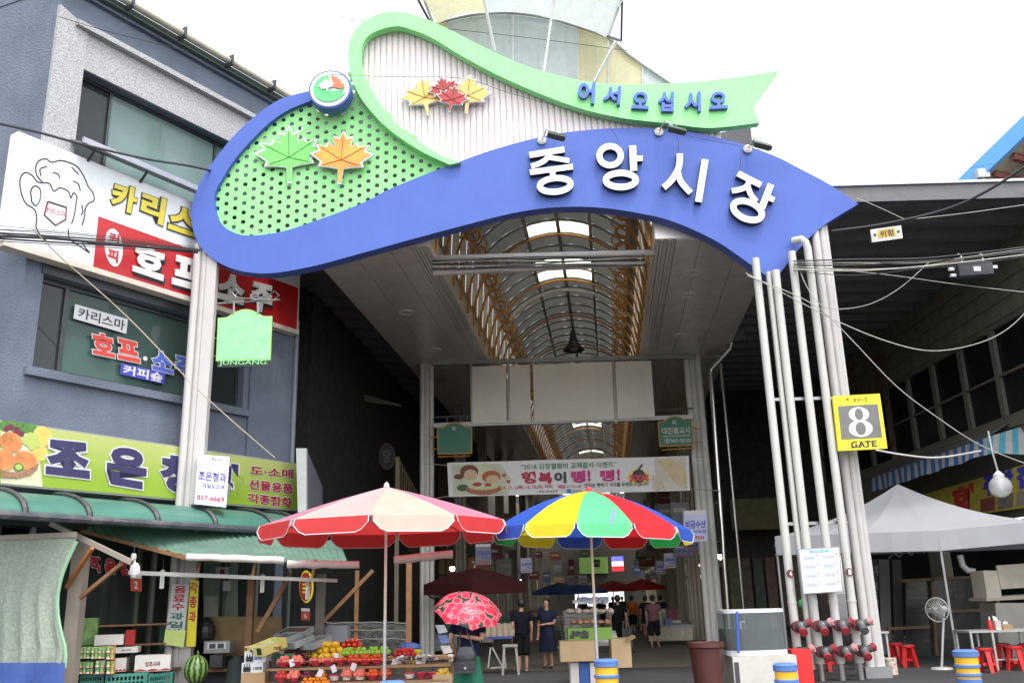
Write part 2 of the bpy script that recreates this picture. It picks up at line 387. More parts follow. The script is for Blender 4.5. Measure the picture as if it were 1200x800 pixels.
BIG = [[('l', [(76, 194), (231, 169)], 27), ('l', sm([(168, 184), (148, 214), (116, 233), (84, 243)]), 23), ('l', sm([(150, 203), (185, 208), (252, 219)]), 22), ('l', [(79, 270), (268, 245)], 25), ('l', [(177, 262), (181, 298)], 25), ('r', ring_(190, 326, 68, 30, -5), 27)],
       [('r', ring_(431, 197, 47, 42), 27), ('l', [(530, 152), (535, 263)], 31), ('l', [(536, 210), (574, 208)], 24), ('r', ring_(478, 304, 66, 31), 28)],
       [('l', sm([(738, 187), (732, 250), (700, 305), (666, 337)]), 28), ('l', sm([(729, 262), (742, 310), (785, 360)]), 26), ('l', [(849, 213), (819, 400)], 30)],
       [('l', [(992, 274), (1094, 326)], 27), ('l', sm([(1046, 306), (1022, 338), (966, 352)]), 24), ('l', sm([(1036, 332), (1050, 368), (1074, 398)]), 24), ('l', [(1138, 322), (1097, 428)], 30), ('l', [(1118, 376), (1152, 392)], 24), ('r', ring_(1035, 438, 66, 37, 22), 28)]]
for parts_ in BIG:
    mb = MB(); cv = lambda p: P(600+p[0]/3.75, 130+p[1]/3.75, YS-.14)
    for j, (kd, pts, th) in enumerate(parts_):
        a_, b_ = ribbon(pts, th, kd == 'r'); A3 = [cv(p)+V(0, -.0015*j, 0) for p in a_]; B3 = [cv(p)+V(0, -.0015*j, 0) for p in b_]; n_ = len(pts); D = V(0, .14+.0015*j, 0)
        for i in range(n_ if kd == 'r' else n_-1):
            k = (i+1) % n_
            mb.mi = 1; mb.quad(A3[i], A3[k], B3[k], B3[i]); mb.mi = 0
            mb.quad(A3[i], A3[k], A3[k]+D, A3[i]+D); mb.quad(B3[i], B3[k], B3[k]+D, B3[i]+D)
        if kd == 'l':
            for i in (0, n_-1): mb.quad(A3[i], B3[i], B3[i]+D, A3[i]+D)
    mb.build('letter', [LSIDE, LET], sign)
LB = mat('small_letter_blue', (.07, .13, .50), .4, var=.03)
for ch, cx, cy, w, h, dg in (('어', 687, 111, 20, 25, 4), ('서', 717, 114, 20, 22, 4), ('오', 750, 120, 20, 20, 3), ('십', 780, 121.5, 18, 23, 1), ('시', 811, 121.5, 19, 23, -1), ('오', 841, 120, 21, 20, -3)):
    letter2(ch, cx, cy, w, h, dg, 18.18, .1, LB, LB, sign, .035)
# round emblem
ec = P(386.5, 104.5, 17.95); n_ = V(0, -1, 0)
def disc(c, r, mt, name, parent, t=.02, yo=0., seg=40, sx=1., sz=1.):
    return MB().prism([(c.x+r*sx*math.cos(2*math.pi*k/seg), c.y+yo, c.z+r*sz*math.sin(2*math.pi*k/seg)) for k in range(seg)], (0, t, 0)).build(name, mt, parent)
em = disc(ec, .475, BLUE, 'round_emblem', sign, .3)
disc(ec, .44, PRINTW, 'emblem_face', em, .01, -.012)
def poly2(c, pts, sc, mt, name, parent, t=.008, yo=-.03, rot=0):
    cs, sn = math.cos(rot), math.sin(rot)
    return MB().prism([(c.x+sc*(x*cs-z*sn), c.y+yo, c.z+sc*(x*sn+z*cs)) for x, z in pts], (0, t, 0)).build(name, mt, parent)
EG = mat('emblem_green', (.10, .55, .18), .5); ER = mat('emblem_red', (.60, .16, .06), .5)
poly2(ec, [(q.x, q.y) for q in cr([Vector(p) for p in [(-.1, .75), (-.5, .62), (-.78, .25), (-.8, -.15), (-.6, -.55), (-.2, -.75), (.25, -.72), (.62, -.5), (.8, -.25), (.5, -.3), (.72, -.05), (.3, -.15), (.0, -.1), (.05, .2), (-.05, .4)]], 4, True)], .44, EG, 'emblem_swirl', em)
poly2(ec, [(.12, .1), (.1, .8), (.25, .62), (.33, .7), (.42, .5), (.52, .52), (.58, .3), (.7, .25), (.78, .0), (.45, -.02)], .44, ER, 'emblem_flame', em, yo=-.036)
_hl = [(.12, .74), (.30, .82), (.25, .47), (.44, .60), (.50, .45), (.80, .52), (.70, .32), (.96, .20), (.62, -.06), (.68, -.22), (.32, -.25), (.08, -.30), (.05, -.78)]
LEAF5 = [(0, 1)] + _hl + [(-x_, z_) for x_, z_ in reversed(_hl)]
poly2(ec+V(-.07, 0, .05), LEAF5, .2, PRINTW, 'emblem_leaf', em, yo=-.045, rot=.2)
# leaf cut-outs in place of the cartoon figures
def plaque(name, cx, cy, hh, leafs, Y):
    c = P(cx, cy, Y); t_ = None
    for j, (dx_, dz_, s_, rot, mt, edge) in enumerate(leafs):
        cc = c+V(dx_, 0, dz_)
        pts = [(x_*1.0, z_) for x_, z_ in LEAF5]
        o = poly2(cc, [(x_*1.12, z_*1.1) for x_, z_ in pts], s_, PRINTW, 'leaf_plaque', sign, t=.05, yo=-.10-.03*j, rot=rot)
        poly2(cc, pts, s_, mt, 'leaf_print', o, t=.006, yo=-.108-.03*j, rot=rot)
        ve = MB()
        for k in (0, 6, 21, 10, 17):
            x_, z_ = LEAF5[k]; cs, sn = math.cos(rot), math.sin(rot)
            ve.bar(cc+V(0, -.114-.03*j, 0), cc+V(s_*.85*(x_*cs-z_*sn), -.114-.03*j, s_*.85*(x_*sn+z_*cs)), .012, .006)
        ve.build('leaf_vein', edge, o)
LG = mat('leaf_green', (.16, .62, .12), .5, var=.3, scale=1.5); LO = mat('leaf_orange', (.80, .30, .04), .5, var=.3, scale=1.5); LR = mat('leaf_red', (.38, .03, .03), .5, var=.3); LY = mat('leaf_yellow', (.78, .48, .12), .5, var=.2)
VD = mat('vein_dark', (.05, .12, .03), .6); VR = mat('vein_brown', (.22, .07, .02), .6)
plaque('kids', 341, 188, 1, [(-.02, .02, .74, .05, LG, VD)], 18.42)
plaque('kids', 401, 190, 1, [(0, .0, .68, -.05, LO, VR)], 18.36)
plaque('squirrels', 523, 116, 1, [(-.48, -.02, .52, .15, LY, VR), (.50, -.02, .52, -.1, LY, VR), (-.02, .12, .36, .25, LR, VR), (.14, -.14, .36, -.2, LR, VR)], 18.40)

# floodlights on the blue edge
def flood(px, py, mx, my, label):
    c = P(px, py, 17.7); mnt = P(mx, my, 18.28)
    t = thing('floodlight', mnt, label, 'floodlight', 'floodlights along the top edge of the blue band')
    MB().lathe([(.10, 0), (.10, .03), (.04, .05)], mnt+V(0, .0, 0), 16, (0, -1, 0)).build('base_disc', WHITE, t)
    MB().tube([mnt, mnt+V(.1, -.3, .12), c+V(0, .05, .06)], .016, 6).tube([c+V(0, .03, .1), c+V(0, .02, .2)], .01, 5).build('arm', WHITE, t)
    ax = V(.96, .1, -.25).normalized(); ay = V(0, .75, .66).normalized(); az = ax.cross(ay).normalized(); ay = az.cross(ax)
    b = MB().box(c, .40, .26, .09, ax, ay, az); b.box(c-az*.055, .36, .22, .02, ax, ay, az)
    h = b.build('housing', mat('flood_housing', (.05, .055, .055), .45, .3), t)
    MB().box(c-az*.07, .32, .19, .008, ax, ay, az).build('lamp_glass', glass('flood_glass', (.15, .2, .2), .1, .9), h)
flood(652, 159, 635, 165, 'dark floodlight above the first big white syllable, leftmost on the blue band')
flood(793, 152, 772, 155, 'dark floodlight near the middle of the blue band, below the green ribbon tail')
flood(893, 170, 876, 175, 'dark floodlight standing clear against the sky at the right of the blue band')

# ================================================================== gate columns
def col_cluster(X, Y, zt, label, w=1., base_z=0):
    t = thing('gate_column', (X, Y, 0), label, 'column', 'white fluted columns carrying the gate sign')
    for k, dx_ in enumerate((-.19*w, -.03*w)):
        MB().tube([V(X+dx_, Y-.02+.03*k, .25), V(X+dx_, Y-.02+.03*k, zt)], .085*w, 14).build('tube', WHITE, t, smooth=True)
    MB().box((X+.15*w, Y, (zt+.25)/2), .22*w, .18, zt-.25).build('flat_post', WHITE, t)
    MB().box((X, Y, .12), .62*w, .34, .24).build('foot', GREYM, t)
    return t
xl = P(226, 560, 18.55).x; xr = P(998, 560, 18.4).x
col_cluster(xl, 18.45, P(245, 286, 18.45).z, 'white fluted gate column at the left, in front of the grey building')
t = thing('gate_column', (xr, 18.4, 0), 'white fluted gate column at the right, behind the yellow gate number sign', 'column', 'white fluted columns carrying the gate sign')
zt = P(955, 268, 18.4).z+.5
MB().tube([V(xr-.1, 18.42, .2), V(xr-.1, 18.42, zt)], .09, 14).build('tube', WHITE, t, smooth=True)
MB().tube([V(xr+.06, 18.45, .2), V(xr+.06, 18.45, zt)], .075, 14).build('tube', WHITE, t, smooth=True)
MB().box((xr+.13, 18.5, zt/2), .12, .16, zt).build('flat_post', WHITE, t)
MB().box((xr, 18.45, .1), .5, .34, .2).build('foot', GREYM, t)
# four standpipes with hose couplings
PIPEW = mat('pipe_white', (.50, .49, .46), .4, dirt=.15, dcol=(.5, .47, .4), streak=True, var=.04)
HOSE = mat('coupling_grey', (.11, .115, .12), .45, .2); CAPR = mat('cap_red', (.27, .03, .04), .5); CAPP = mat('cap_pink', (.50, .24, .26), .5); FLG = mat('flange_maroon', (.14, .02, .025), .5)
names4 = [(917, 885, 316, 'white standpipe with red couplings, leftmost of four beside the right column', 4), (941, 911, 330, 'white standpipe with red couplings, second from the left of four', 3),
          (964, 928, 308, 'white standpipe with red couplings, third from the left of four', 2), (985, 947, 280, 'white standpipe with red couplings and a bent top, next to the right column', 1)]
for k, (xm, xt, yt, lb, num) in enumerate(names4):
    X = P(xm, 600, 18.05).x; zt = P(xt, yt, 18.05).z+(.25 if k < 3 else 0)
    t = thing('standpipe', (X, 18.05, 0), lb, 'fire pipe', 'fire service standpipes at the right column')
    path = [V(X, 18.05, .3), V(X, 18.05, zt-.2)]
    if k == 3: path += [V(X-.03, 18.05, zt-.08), V(X-.10, 18.06, zt), V(X-.24, 18.2, zt+.02)]
    else: path += [V(X, 18.05, zt)]
    MB().tube(path, .082, 16).build('pipe', PIPEW, t, smooth=True)
    if k == 1: MB().tube([V(X-.13, 18.14, .2), V(X-.13, 18.14, zt)], .06, 12).build('side_pipe', PIPEW, t, smooth=True)
    MB().lathe([(.09, 0), (.09, .04)], (X, 18.05, 1.4), 16).build('joint_ring', PIPEW, t)
    d_ = MB().lathe([(.075, 0), (.075, .01)], (X, 17.966, 1.95), 20, (0, -1, 0)).build('number_disc', FLG, t)
    text('number', str(num), [V(X-.03, 17.95, 2.0), V(X+.03, 17.95, 2.0), V(X+.03, 17.95, 1.9), V(X-.03, 17.95, 1.9)], .004, PRINTW, d_, bold=.03)
    for j, zz in enumerate((.98, .52)):
        c = V(X+.02, 17.92, zz)
        v = MB().tube([c+V(0, .12, 0), c+V(0, -.03, 0)], .105, 18).build('flange', FLG, t, smooth=True)
        MB().ball(c+V(.04, -.08, 0), .10, 12, 8).tube([c+V(.04, -.08, 0), c+V(.17, -.16, .07)], .07, 12).tube([c+V(.04, -.08, 0), c+V(.03, -.20, -.08)], .07, 12).build('coupling', HOSE, v, smooth=True)
        for (a_, b_, mt) in ((c+V(.15, -.15, .06), c+V(.20, -.18, .085), CAPP if (k+j) % 2 else CAPR), (c+V(.03, -.19, -.075), c+V(.025, -.24, -.105), CAPR if (k+j*3) % 4 != 3 else HOSE)):
            MB().tube([a_, b_], .078, 14).tube([b_, b_+(b_-a_)*.3], .035, 8).build('cap', mt, v, smooth=True)
    MB().tube([V(X, 18.05, .3), V(X, 18.05, .0)], .06, 10).build('pipe_foot', GREYM, t)
for zz in (2.9, 5.4):
    tag(MB().box((P(955, 600, 18.05).x-.02, 18.16, zz), 1.12, .05, .06).tube([V(xr-.3, 18.16, zz), V(xr-.3, 18.45, zz)], .03, 6).build('pipe_bracket', GREYM), 'grey steel strap bar holding the four standpipes, '+('lower' if zz < 4 else 'upper'), 'bracket')
# notice panel
q = [P(935, 643, 17.75), P(984, 640, 17.75), P(988, 693, 17.75), P(941, 696, 17.75)]
t = thing('notice_board', (q[2]+q[3])/2, 'pale grey notice sheet with eight small diagrams fixed across the middle standpipes', 'notice')
slab('board', q, .04, mat('board_rim', (.3, .31, .32), .5), t, back=-.002)
slab('sheet', qsub(q, .03, .03, .97, .98), .01, mat('notice_paper', (.62, .66, .76), .5, var=.03), t, back=.008)
PB = mat('print_skyblue', (.1, .4, .7), .5); PG = mat('print_grey', (.25, .26, .3), .6)
slab('title_strip', qsub(q, .27, .05, .72, .10), .002, PB, t, back=.011)
text('title_text', '연결송수관 설비', qsub(q, .33, .06, .66, .09), .001, PRINTW, t, bold=.02, back=.0115)
for i in range(4):
    for j in range(2):
        u = .12+.46*j; v = .18+.2*i
        mb = MB(); qq = qsub(q, u, v, u+.3, v+.08); n = qn(q)
        for k in range(4): a = qsub(qq, 0, k/4, 1-.2*(k % 2), k/4+.06); mb.quad(*[p+n*.011 for p in a])
        for k in range(5): a = qsub(qq, k/5, .0, k/5+.03, .7); mb.quad(*[p+n*.0112 for p in a])
        mb.build('diagram', PG, t)
        a = qsub(q, u+.3, v-.03, u+.33, v-.005); MB().quad(*[p+n*.0115 for p in a]).build('diagram_number', REDINK, t)
# number sign
q = [P(976, 464, 17.9), P(1031, 461, 17.9), P(1040, 525, 17.9), P(983, 528, 17.9)]
YEL = mat('sign_yellow', (.80, .68, .02), .45, var=.04)
t = thing('gate_number_sign', (q[2]+q[3])/2, 'yellow square sign with a big white 8 and the word GATE on the right column', 'sign')
slab('plate', q, .08, YEL, t)
slab('grey_field', qsub(q, .08, .19, .92, .80), .004, mat('field_grey', (.16, .155, .15), .6), t, back=.006)
n = qn(q)
def ell(q, cu, cv, ru, rv, back, mt, nm, parent, seg=28, t_=.003):
    TL, TR, BR, BL = q
    f = lambda u, v: (TL*(1-u)+TR*u)*(1-v) + (BL*(1-u)+BR*u)*v
    return MB().prism([f(cu+ru*math.cos(2*math.pi*k/seg), cv+rv*math.sin(2*math.pi*k/seg))+n*back for k in range(seg)], -n*t_).build(nm, mt, parent)
d8 = ell(q, .5, .36, .215, .135, .011, PRINTW, 'numeral', t); ell(q, .5, .62, .25, .155, .0112, PRINTW, 'numeral_bowl', d8)
ell(q, .5, .36, .085, .105, .0145, bpy.data.materials['field_grey'], 'counter', d8); ell(q, .5, .62, .105, .118, .0145, bpy.data.materials['field_grey'], 'counter', d8)
text('gate_lettering', 'GATE', qsub(q, .26, .845, .78, .96), .003, INK, t, bold=.035, back=.002, spacing=1.1)
mb = MB()
for u0, u1, v0, v1 in ((.25, .33, .945, .962), (.40, .47, .945, .962), (.55, .60, .945, .962), (.52, .53, .845, .88), (.64, .65, .845, .88), (.785, .795, .84, .88), (.785, .795, .925, .965)):
    mb.quad(*[p+n*.0055 for p in qsub(q, u0, v0, u1, v1)])
mb.build('serifs', INK, t)
text('small_heading', '중앙시장', qsub(q, .42, .06, .72, .13), .002, INK, t, bold=.0, back=.002)
lf = MB()
for a in (-.6, -.1, .45): 
    c0 = qsub(q, .31, .1, .32, .11)[0]; lf.bar(c0+n*.004, c0+n*.004+V(math.sin(a)*.06, 0, math.cos(a)*.06), .018, .003)
lf.build('leaf_mark', mat('mark_olive', (.2, .18, .02), .6), t)
# small bracket sign on the left column
def arch_sign(q, bf, mt, rim, label, txt=None, arms=True, side=-1):
    TL, TR, BR, BL = q; up = (TL-BL).normalized(); rt = (TR-TL).normalized(); w = (TR-TL).length; n = qn(q)
    t = thing('hanging_sign', (BL+BR)/2, label, 'sign')
    def outl(g):
        a = TL - rt*g; b = TR + rt*g; c = [BR+rt*g-up*g, BL-rt*g-up*g]
        h = w*.16; tp = []
        for k in range(0, 13):
            u = k/12; s_ = max(0, math.cos((u-.5)*math.pi*1.45)) if .155 < u < .845 else 0
            tp.append(a*(1-u)+b*u+up*(g+h*s_))
        return tp+c
    MB().prism(outl(.035), -n*.05).build('rim', rim, t)
    MB().prism([p+n*.006 for p in outl(0)], -n*.01).build('face', mt, t)
    return t, n, up, rt, w
LGS = mat('bracket_green', (.27, .66, .32), .6, var=.15, dirt=.3, dcol=(.3, .42, .25)); RIMG = mat('bracket_rim', (.30, .55, .18), .5)
q = [P(257, 374, 18.5), P(317, 372, 18.5), P(315, 420, 18.5), P(255, 421, 18.5)]
t, n, up, rt, w = arch_sign(q, 0, LGS, RIMG, 'blank light green bracket sign with JUNGANG lettering on the left column')
q2 = [P(255, 422, 18.5), P(315, 421, 18.5), P(314, 429, 18.5), P(254.5, 430, 18.5)]
slab('name_strip', q2, .03, mat('strip_dark', (.03, .05, .03), .6), t, back=-.005)
text('name_lettering', 'JUNGANG', qsub(q2, .04, .08, .96, .92), .02, LGS, t, bold=-.005, back=-.004)
mb = MB(); mb.tube([P(252, 356, 18.55), P(328, 351, 18.55)], .022, 8)
sp = [P(300+9*math.cos(a)*(1-a/9), 346+6*math.sin(a)*(1-a/9)-0, 18.5) for a in [k*.5 for k in range(14)]]
mb.tube(sp, .012, 6); mb.tube([P(x_, y_, 18.5) for x_, y_ in ((262, 354), (272, 350), (280, 342), (276, 338), (271, 342), (277, 348), (290, 350), (312, 347), (322, 341), (327, 346), (322, 350))], .012, 6)
for x_ in (274, 302): mb.tube([P(x_, 354, 18.5), P(x_, 368, 18.5)], .022, 6)
mb.tube([P(248, 396, 18.55), P(257, 396, 18.55)], .015, 6).tube([P(248, 417, 18.55), P(257, 417, 18.55)], .015, 6)
mb.build('scroll_bracket', GREYM, t)
# light box on the left column
def obox(q, depth, name, mt, parent=None, back=0.):   # box behind a front quad
    n = qn(q); return MB().hexa(*[p+n*back for p in q], -n*depth).build(name, mt, parent)
n = V(.38, -.92, 0).normalized()
c0 = P(232, 532, 18.0); 
def PLN(px, py, p0, nn): d = ray(px, py); return EYE + d*(((p0-EYE).dot(nn))/d.dot(nn))
# (left column light box, using PLN)
fq = [PLN(232, 532, c0, n), PLN(269, 535, c0, n), PLN(265, 594, c0, n), PLN(228, 590, c0, n)]
t = thing('lightbox_sign', (fq[2]+fq[3])/2, 'white box sign with 857-6669 fixed to the left gate column', 'sign')
LBX = mat('lightbox_white', (.72, .73, .86), .4, var=.02)
obox(fq, .34, 'box', LBX, t)
text('heading', '조은청과', qsub(fq, .06, .33, .94, .52), .004, BLUEINK, t, bold=.02, back=.003)
text('subheading', '과일도소매', qsub(fq, .2, .57, .9, .66), .003, BLUEINK, t, bold=.01, back=.003)
text('phone_number', '857-6669', qsub(fq, .06, .81, .92, .91), .003, REDINK, t, bold=.02, back=.003)
text('small_heading', '중앙시장', qsub(fq, .45, .04, .75, .1), .002, INK, t, bold=0, back=.003)
slab('rule', qsub(fq, .02, .17, .98, .18), .002, mat('rule_green', (.2, .5, .1), .5), t, back=.004)
sd = [fq[1], fq[1]-n*.34, fq[2]-n*.34, fq[2]]
for k, ch in enumerate('조은청과'): text('side_lettering', ch, qsub(sd, .3, .08+.23*k, .8, .24+.23*k), .003, BLUEINK, t, bold=.02, back=.003)
# paper signs strapped to the lower column
def strip_sign(q, bg_, chars, label, note=None, name='vertical_sign'):
    t = thing(name, (q[2]+q[3])/2, label, 'sign'); slab('board', q, .02, bg_, t)
    for ch, u0, v0, u1, v1, mt in chars: text('lettering', ch, qsub(q, u0, v0, u1, v1), .003, mt, t, bold=.03, back=.003)
    return t
GRINK = mat('ink_green', (.02, .16, .09), .5); NOTE = mat('paper_lime', (.58, .72, .22), .6, var=.1)
q = [P(202, 684, 18.2), P(222, 685, 18.2), P(214, 757, 18.2), P(192, 756, 18.2)]
t = strip_sign(q, PRINTW, [('음', .15, .02, .85, .14, REDINK), ('료', .15, .16, .85, .28, REDINK), ('수', .15, .30, .85, .42, REDINK), ('과', .1, .46, .9, .58, GRINK), ('일', .1, .60, .9, .71, GRINK), ('바', .1, .72, .9, .83, GRINK)],
               'white strip sign with red and green syllables on the left gate column')
slab('paper_note', [P(194, 737, 18.17), P(218, 738, 18.17), P(215, 758, 18.17), P(192, 754, 18.17)], .006, NOTE, t, back=.012)
q = [P(223, 679, 18.26), P(233, 680, 18.26), P(229, 757, 18.26), P(218, 757, 18.26)]
strip_sign(q, YEL, [('각', .1, .03, .9, .2, REDINK), ('종', .1, .25, .9, .42, REDINK), ('과', .1, .47, .9, .64, REDINK)], 'narrow yellow strip sign beside the white one on the left gate column')

# ================================================================== left building
STUC = mat('stucco_blue_grey', (.125, .15, .195), .9, var=.18, scale=1.1, bump=.8, bsc=24, dirt=.45, dcol=(.175, .195, .225), streak=True)
GRAN = mat('stucco_pale_grey', (.38, .375, .385), .9, var=.4, scale=30, bump=.8, bsc=45)
FRAME = mat('window_frame_dark', (.05, .055, .06), .4, .3); ALU = mat('aluminium', (.38, .38, .38), .35, .6)
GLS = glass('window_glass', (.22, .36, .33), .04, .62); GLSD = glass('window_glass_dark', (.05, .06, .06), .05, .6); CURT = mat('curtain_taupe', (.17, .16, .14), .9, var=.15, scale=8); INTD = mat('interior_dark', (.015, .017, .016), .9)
sL = -7.25; sR = s_of(L(342, 420)); 
zr = (L(110, 0).z + L(320, 120).z)/2
bld = thing('grey_building', LS(sR, 0), 'two storey blue grey stucco building with bar and fruit shop signs at the left', 'building')
def LQ(px4, off=0.): return [L(x, y, off) for x, y in px4]
uw = [(96, 82), (300, 192), (292, 235), (84, 168)]     # upper window opening
lw = [(52, 322), (290, 388), (286, 484), (36, 432)]
z_low = L(100, 560).z-1.2
def Lz(x, y): p = L(x, y); return s_of(p), p.z
uwl = [Lz(96, 82), Lz(86, 168)]; s0 = (uwl[0][0]+uwl[1][0])/2; zt = uwl[0][1]; 
s1 = Lz(278, 200)[0]; zb = Lz(86, 172)[1]-.35
lwl = Lz(46, 322); s2, s3 = Lz(44, 380)[0], Lz(286, 440)[0]; zt2 = (Lz(52, 322)[1]+Lz(200, 362)[1])/2; zb2 = (Lz(40, 430)[1]+Lz(286, 481)[1])/2
HW = .35
def LR(sa, za, sb, zb_, off=0.): return [LS(sa, zb_, off), LS(sb, zb_, off), LS(sb, za, off), LS(sa, za, off)]
zbot = .0
o = MB().sheet(LS, sL, zbot+3.1, sR, zr, -LN*HW, [(s0, zb, s1, zt), (s2, zb2, s3, zt2)]).build('wall', STUC, bld)
# chamfer facet going off to the left, back and far side walls, flat roof
fd = V(-.93, .36, 0).normalized()
a = LS(sL, 0); b = a+fd*9
MB().hexa(a+V(0, 0, zr), a+V(0, 0, 0), b, b+V(0, 0, zr), V(-.2, -.1, 0)*0+V(.1, .35, 0)*.6).build('wall', STUC, bld)
e = LS(sR, 0)-LN*HW
MB().hexa(LS(sR, zbot, 0), e+V(0, 0, 0)*0-LN*7, e-LN*7+V(0, 0, zr), LS(sR, zr, 0), -LD*.25).build('wall', STUC, bld)
MB().hexa(LS(sL, zr-.1, .1), LS(sR, zr-.1, .1), LS(sR, zr-.1, -7), b+V(0, 0, zr-.1), V(0, 0, .3)).build('roof', STUC, bld)
# projecting pale window surround, upper storey (ledge, jambs, head)
st = Lz(67, 20)[0]; 
zh = Lz(93, 35)[1]; zh2 = Lz(96, 82)[1]
MB().prism([LS(sL-.02, 8.35, .0), LS(s0-.02, 8.35, .0), LS(s0-.02, zh+.05, .0), LS(s0-.3, zh+.15, 0), LS(sL-.02, zh+.28, 0)], LN*.10).build('surround_jamb', GRAN, bld)
MB().hexa(*LR(s0-.02, zt+.002, sR-.3, zh-.02, .06), -LN*.06).build('surround_head', GRAN, bld)
MB().hexa(*LR(s0-.3, zh-.02, sR-.2, zh+.10, .2), -LN*.2).build('ledge', GRAN, bld)
MB().hexa(*LR(s0-.25, zh+.10, sR-.2, zh+.15, .14), -LN*.14).build('ledge_cap', STUC, bld)
# roof edge: fascia + gutter with brackets
MB().hexa(*LR(sL-.1, zr-.02, sR+.6, zr+.14, .22), -LN*.3).build('fascia', mat('fascia_green_dark', (.06, .09, .07), .6, dirt=.5), bld)
path = [LS(sL-.1, zr+.16, .34), LS(sR+.6, zr+.16, .34)]
gt = MB().tube(path, .085, 10).build('gutter', mat('gutter_beige', (.42, .39, .31), .5, dirt=.5, dcol=(.15, .14, .12)), bld, smooth=True)
k = sL
while k < sR+.5:
    MB().box(LS(k, zr+.16, .34), .05, .26, .27, LD, LN).build('gutter_bracket', mat('x', (.1, .1, .1)) if 'gb' in WL else FRAME, gt); k += 1.35
# upper window
def window(parent, sa, za, sb, zb_, mulls, off, panes, fr=.06, name='window', frm=None):
    frm = frm or FRAME
    w = MB().sheet(lambda s_, z_: LS(s_, z_, off), sa, za, sb, zb_, -LN*.08, [(mulls[i]+fr/2, za+fr, mulls[i+1]-fr/2, zb_-fr) for i in range(len(mulls)-1)]).build(name, frm, parent)
    for i in range(len(mulls)-1):
        MB().quad(*LR(mulls[i]+.02, za+.03, mulls[i+1]-.02, zb_-.03, off-.05)).build('pane', panes[i % len(panes)], w)
    return w
sm = Lz(134, 140)[0]
window(bld, s0+.01, zb+.01, s1-.01, zt-.01, [s0+.05, sm, Lz(258, 190)[0], s1-.03], -.2, [GLSD, glass('upper_glass', (.30, .42, .40), .05, .55), GLS])
MB().quad(*LR(s0, zb, sm, zt, -.3)).build('curtain', CURT, bld)
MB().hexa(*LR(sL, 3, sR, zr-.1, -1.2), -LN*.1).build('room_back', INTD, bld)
MB().quad(*LR(sm+.5, zb, s1, zt-.75, -.55)).build('pane_backing', mat('blind_teal', (.12, .25, .23), .8, var=.2), bld)
# lower window
s85 = Lz(81, 380)[0]
window(bld, s2+.01, zb2+.01, s3-.01, zt2-.01, [s2+.05, s85, Lz(243, 430)[0], s3-.03], -.18, [GLSD, glass('lower_glass', (.16, .26, .23), .04, .36), GLSD], .09)
MB().quad(*LR(s2, zb2, s85, zt2, -.3)).build('curtain', CURT, bld)
MB().quad(*LR(s85+.1, zb2, s85+2.0, zt2-.9, -.5)).build('pane_backing', mat('sky_reflection_pale', (.62, .72, .70), .8, var=.5, scale=2.5), bld)  # pale sheet behind the glass, painting the sky's reflection
MB().hexa(*LR(s2-.15, zb2-.16, s3+.12, zb2, .12), -LN*.13).build('sill', STUC, bld)
MB().hexa(*LR(s2-.05, zt2, s3+.12, zt2+.28, .03), -LN*.032).build('lintel', FRAME, bld)
# corner pilaster and drain pipe
MB().hexa(*LR(s3+.14, 4.2, sR, zt2+.6, .07), -LN*.07).build('corner_pilaster', STUC, bld)
MB().tube([LS(sR+.02, 4.3, .12), LS(sR+.02, zt2+.6, .12)], .06, 8).build('drain_pipe', mat('drain_grey', (.18, .2, .23), .5), bld)
# window stickers (flat print on the glass)
q = LQ([(88, 356), (150, 374), (148, 391), (86, 373)], -.15)
stk = thing('window_sticker', q[3], 'white window sticker reading 카리스마 on the lower window of the grey building', 'sticker'); slab('film', q, .004, PRINTW, stk)
text('lettering', '카리스마', qsub(q, .07, .15, .95, .85), .003, INK, stk, bold=.015, back=.003)
def outlined(chars, mt, edge, parent, off, bold=.05, eb=.09, d=.004):
    for ch, c4 in chars:
        q = LQ(c4, off); w = (q[1]-q[0]).length; h = (q[3]-q[0]).length
        g = .035; qe = qsub(q, -g, -g, 1+g, 1+g)
        text('lettering_edge', ch, qe, d, edge, parent, bold=eb); text('lettering', ch, q, d, mt, parent, bold=bold, back=d)
def seq(x0, y0, x1, y1, h, hn, s, gap=.12, lean=-2):
    """boxes for each char along a rising/falling baseline"""
    N = len(s); out = []
    for i, ch in enumerate(s):
        if ch == ' ': continue
        ua = (i+gap/2)/N; ub = (i+1-gap/2)/N
        xa, xb = x0+(x1-x0)*ua, x0+(x1-x0)*ub; ya, yb = y0+(y1-y0)*ua, y0+(y1-y0)*ub
        ha, hb = h+(hn-h)*ua, h+(hn-h)*ub
        out.append((ch, [(xa+lean, ya), (xb+lean, yb), (xb, yb+hb), (xa, ya+ha)]))
    return out
stk = thing('window_lettering', L(160, 420, -.12), 'red 호프 and blue 소주 cut lettering stuck on the lower window of the grey building', 'lettering')
RS = mat('sticker_red', (.55, .05, .03), .4); BS = mat('sticker_blue', (.08, .13, .5), .4)
outlined(seq(107, 387, 166, 402, 27, 24, '호프'), RS, PRINTW, stk, -.14, .05, .08)
outlined(seq(177, 408, 232, 422, 24, 24, '소주'), BS, PRINTW, stk, -.14, .05, .08)
dot = L(170, 420, -.13); MB().lathe([(.05, 0), (.05, .01)], dot, 12, LN).build('dot', PRINTW, stk)
q = LQ([(142, 425), (194, 437), (192, 450), (141, 438)], -.14)
stk = thing('window_sticker', q[3], 'blue window sticker reading 커피숖 under the red and blue lettering', 'sticker'); slab('film', q, .004, mat('film_blue', (.06, .06, .42), .4), stk)
text('lettering', '커피숖', qsub(q, .05, .08, .95, .92), .003, PRINTW, stk, bold=.03, back=.003)

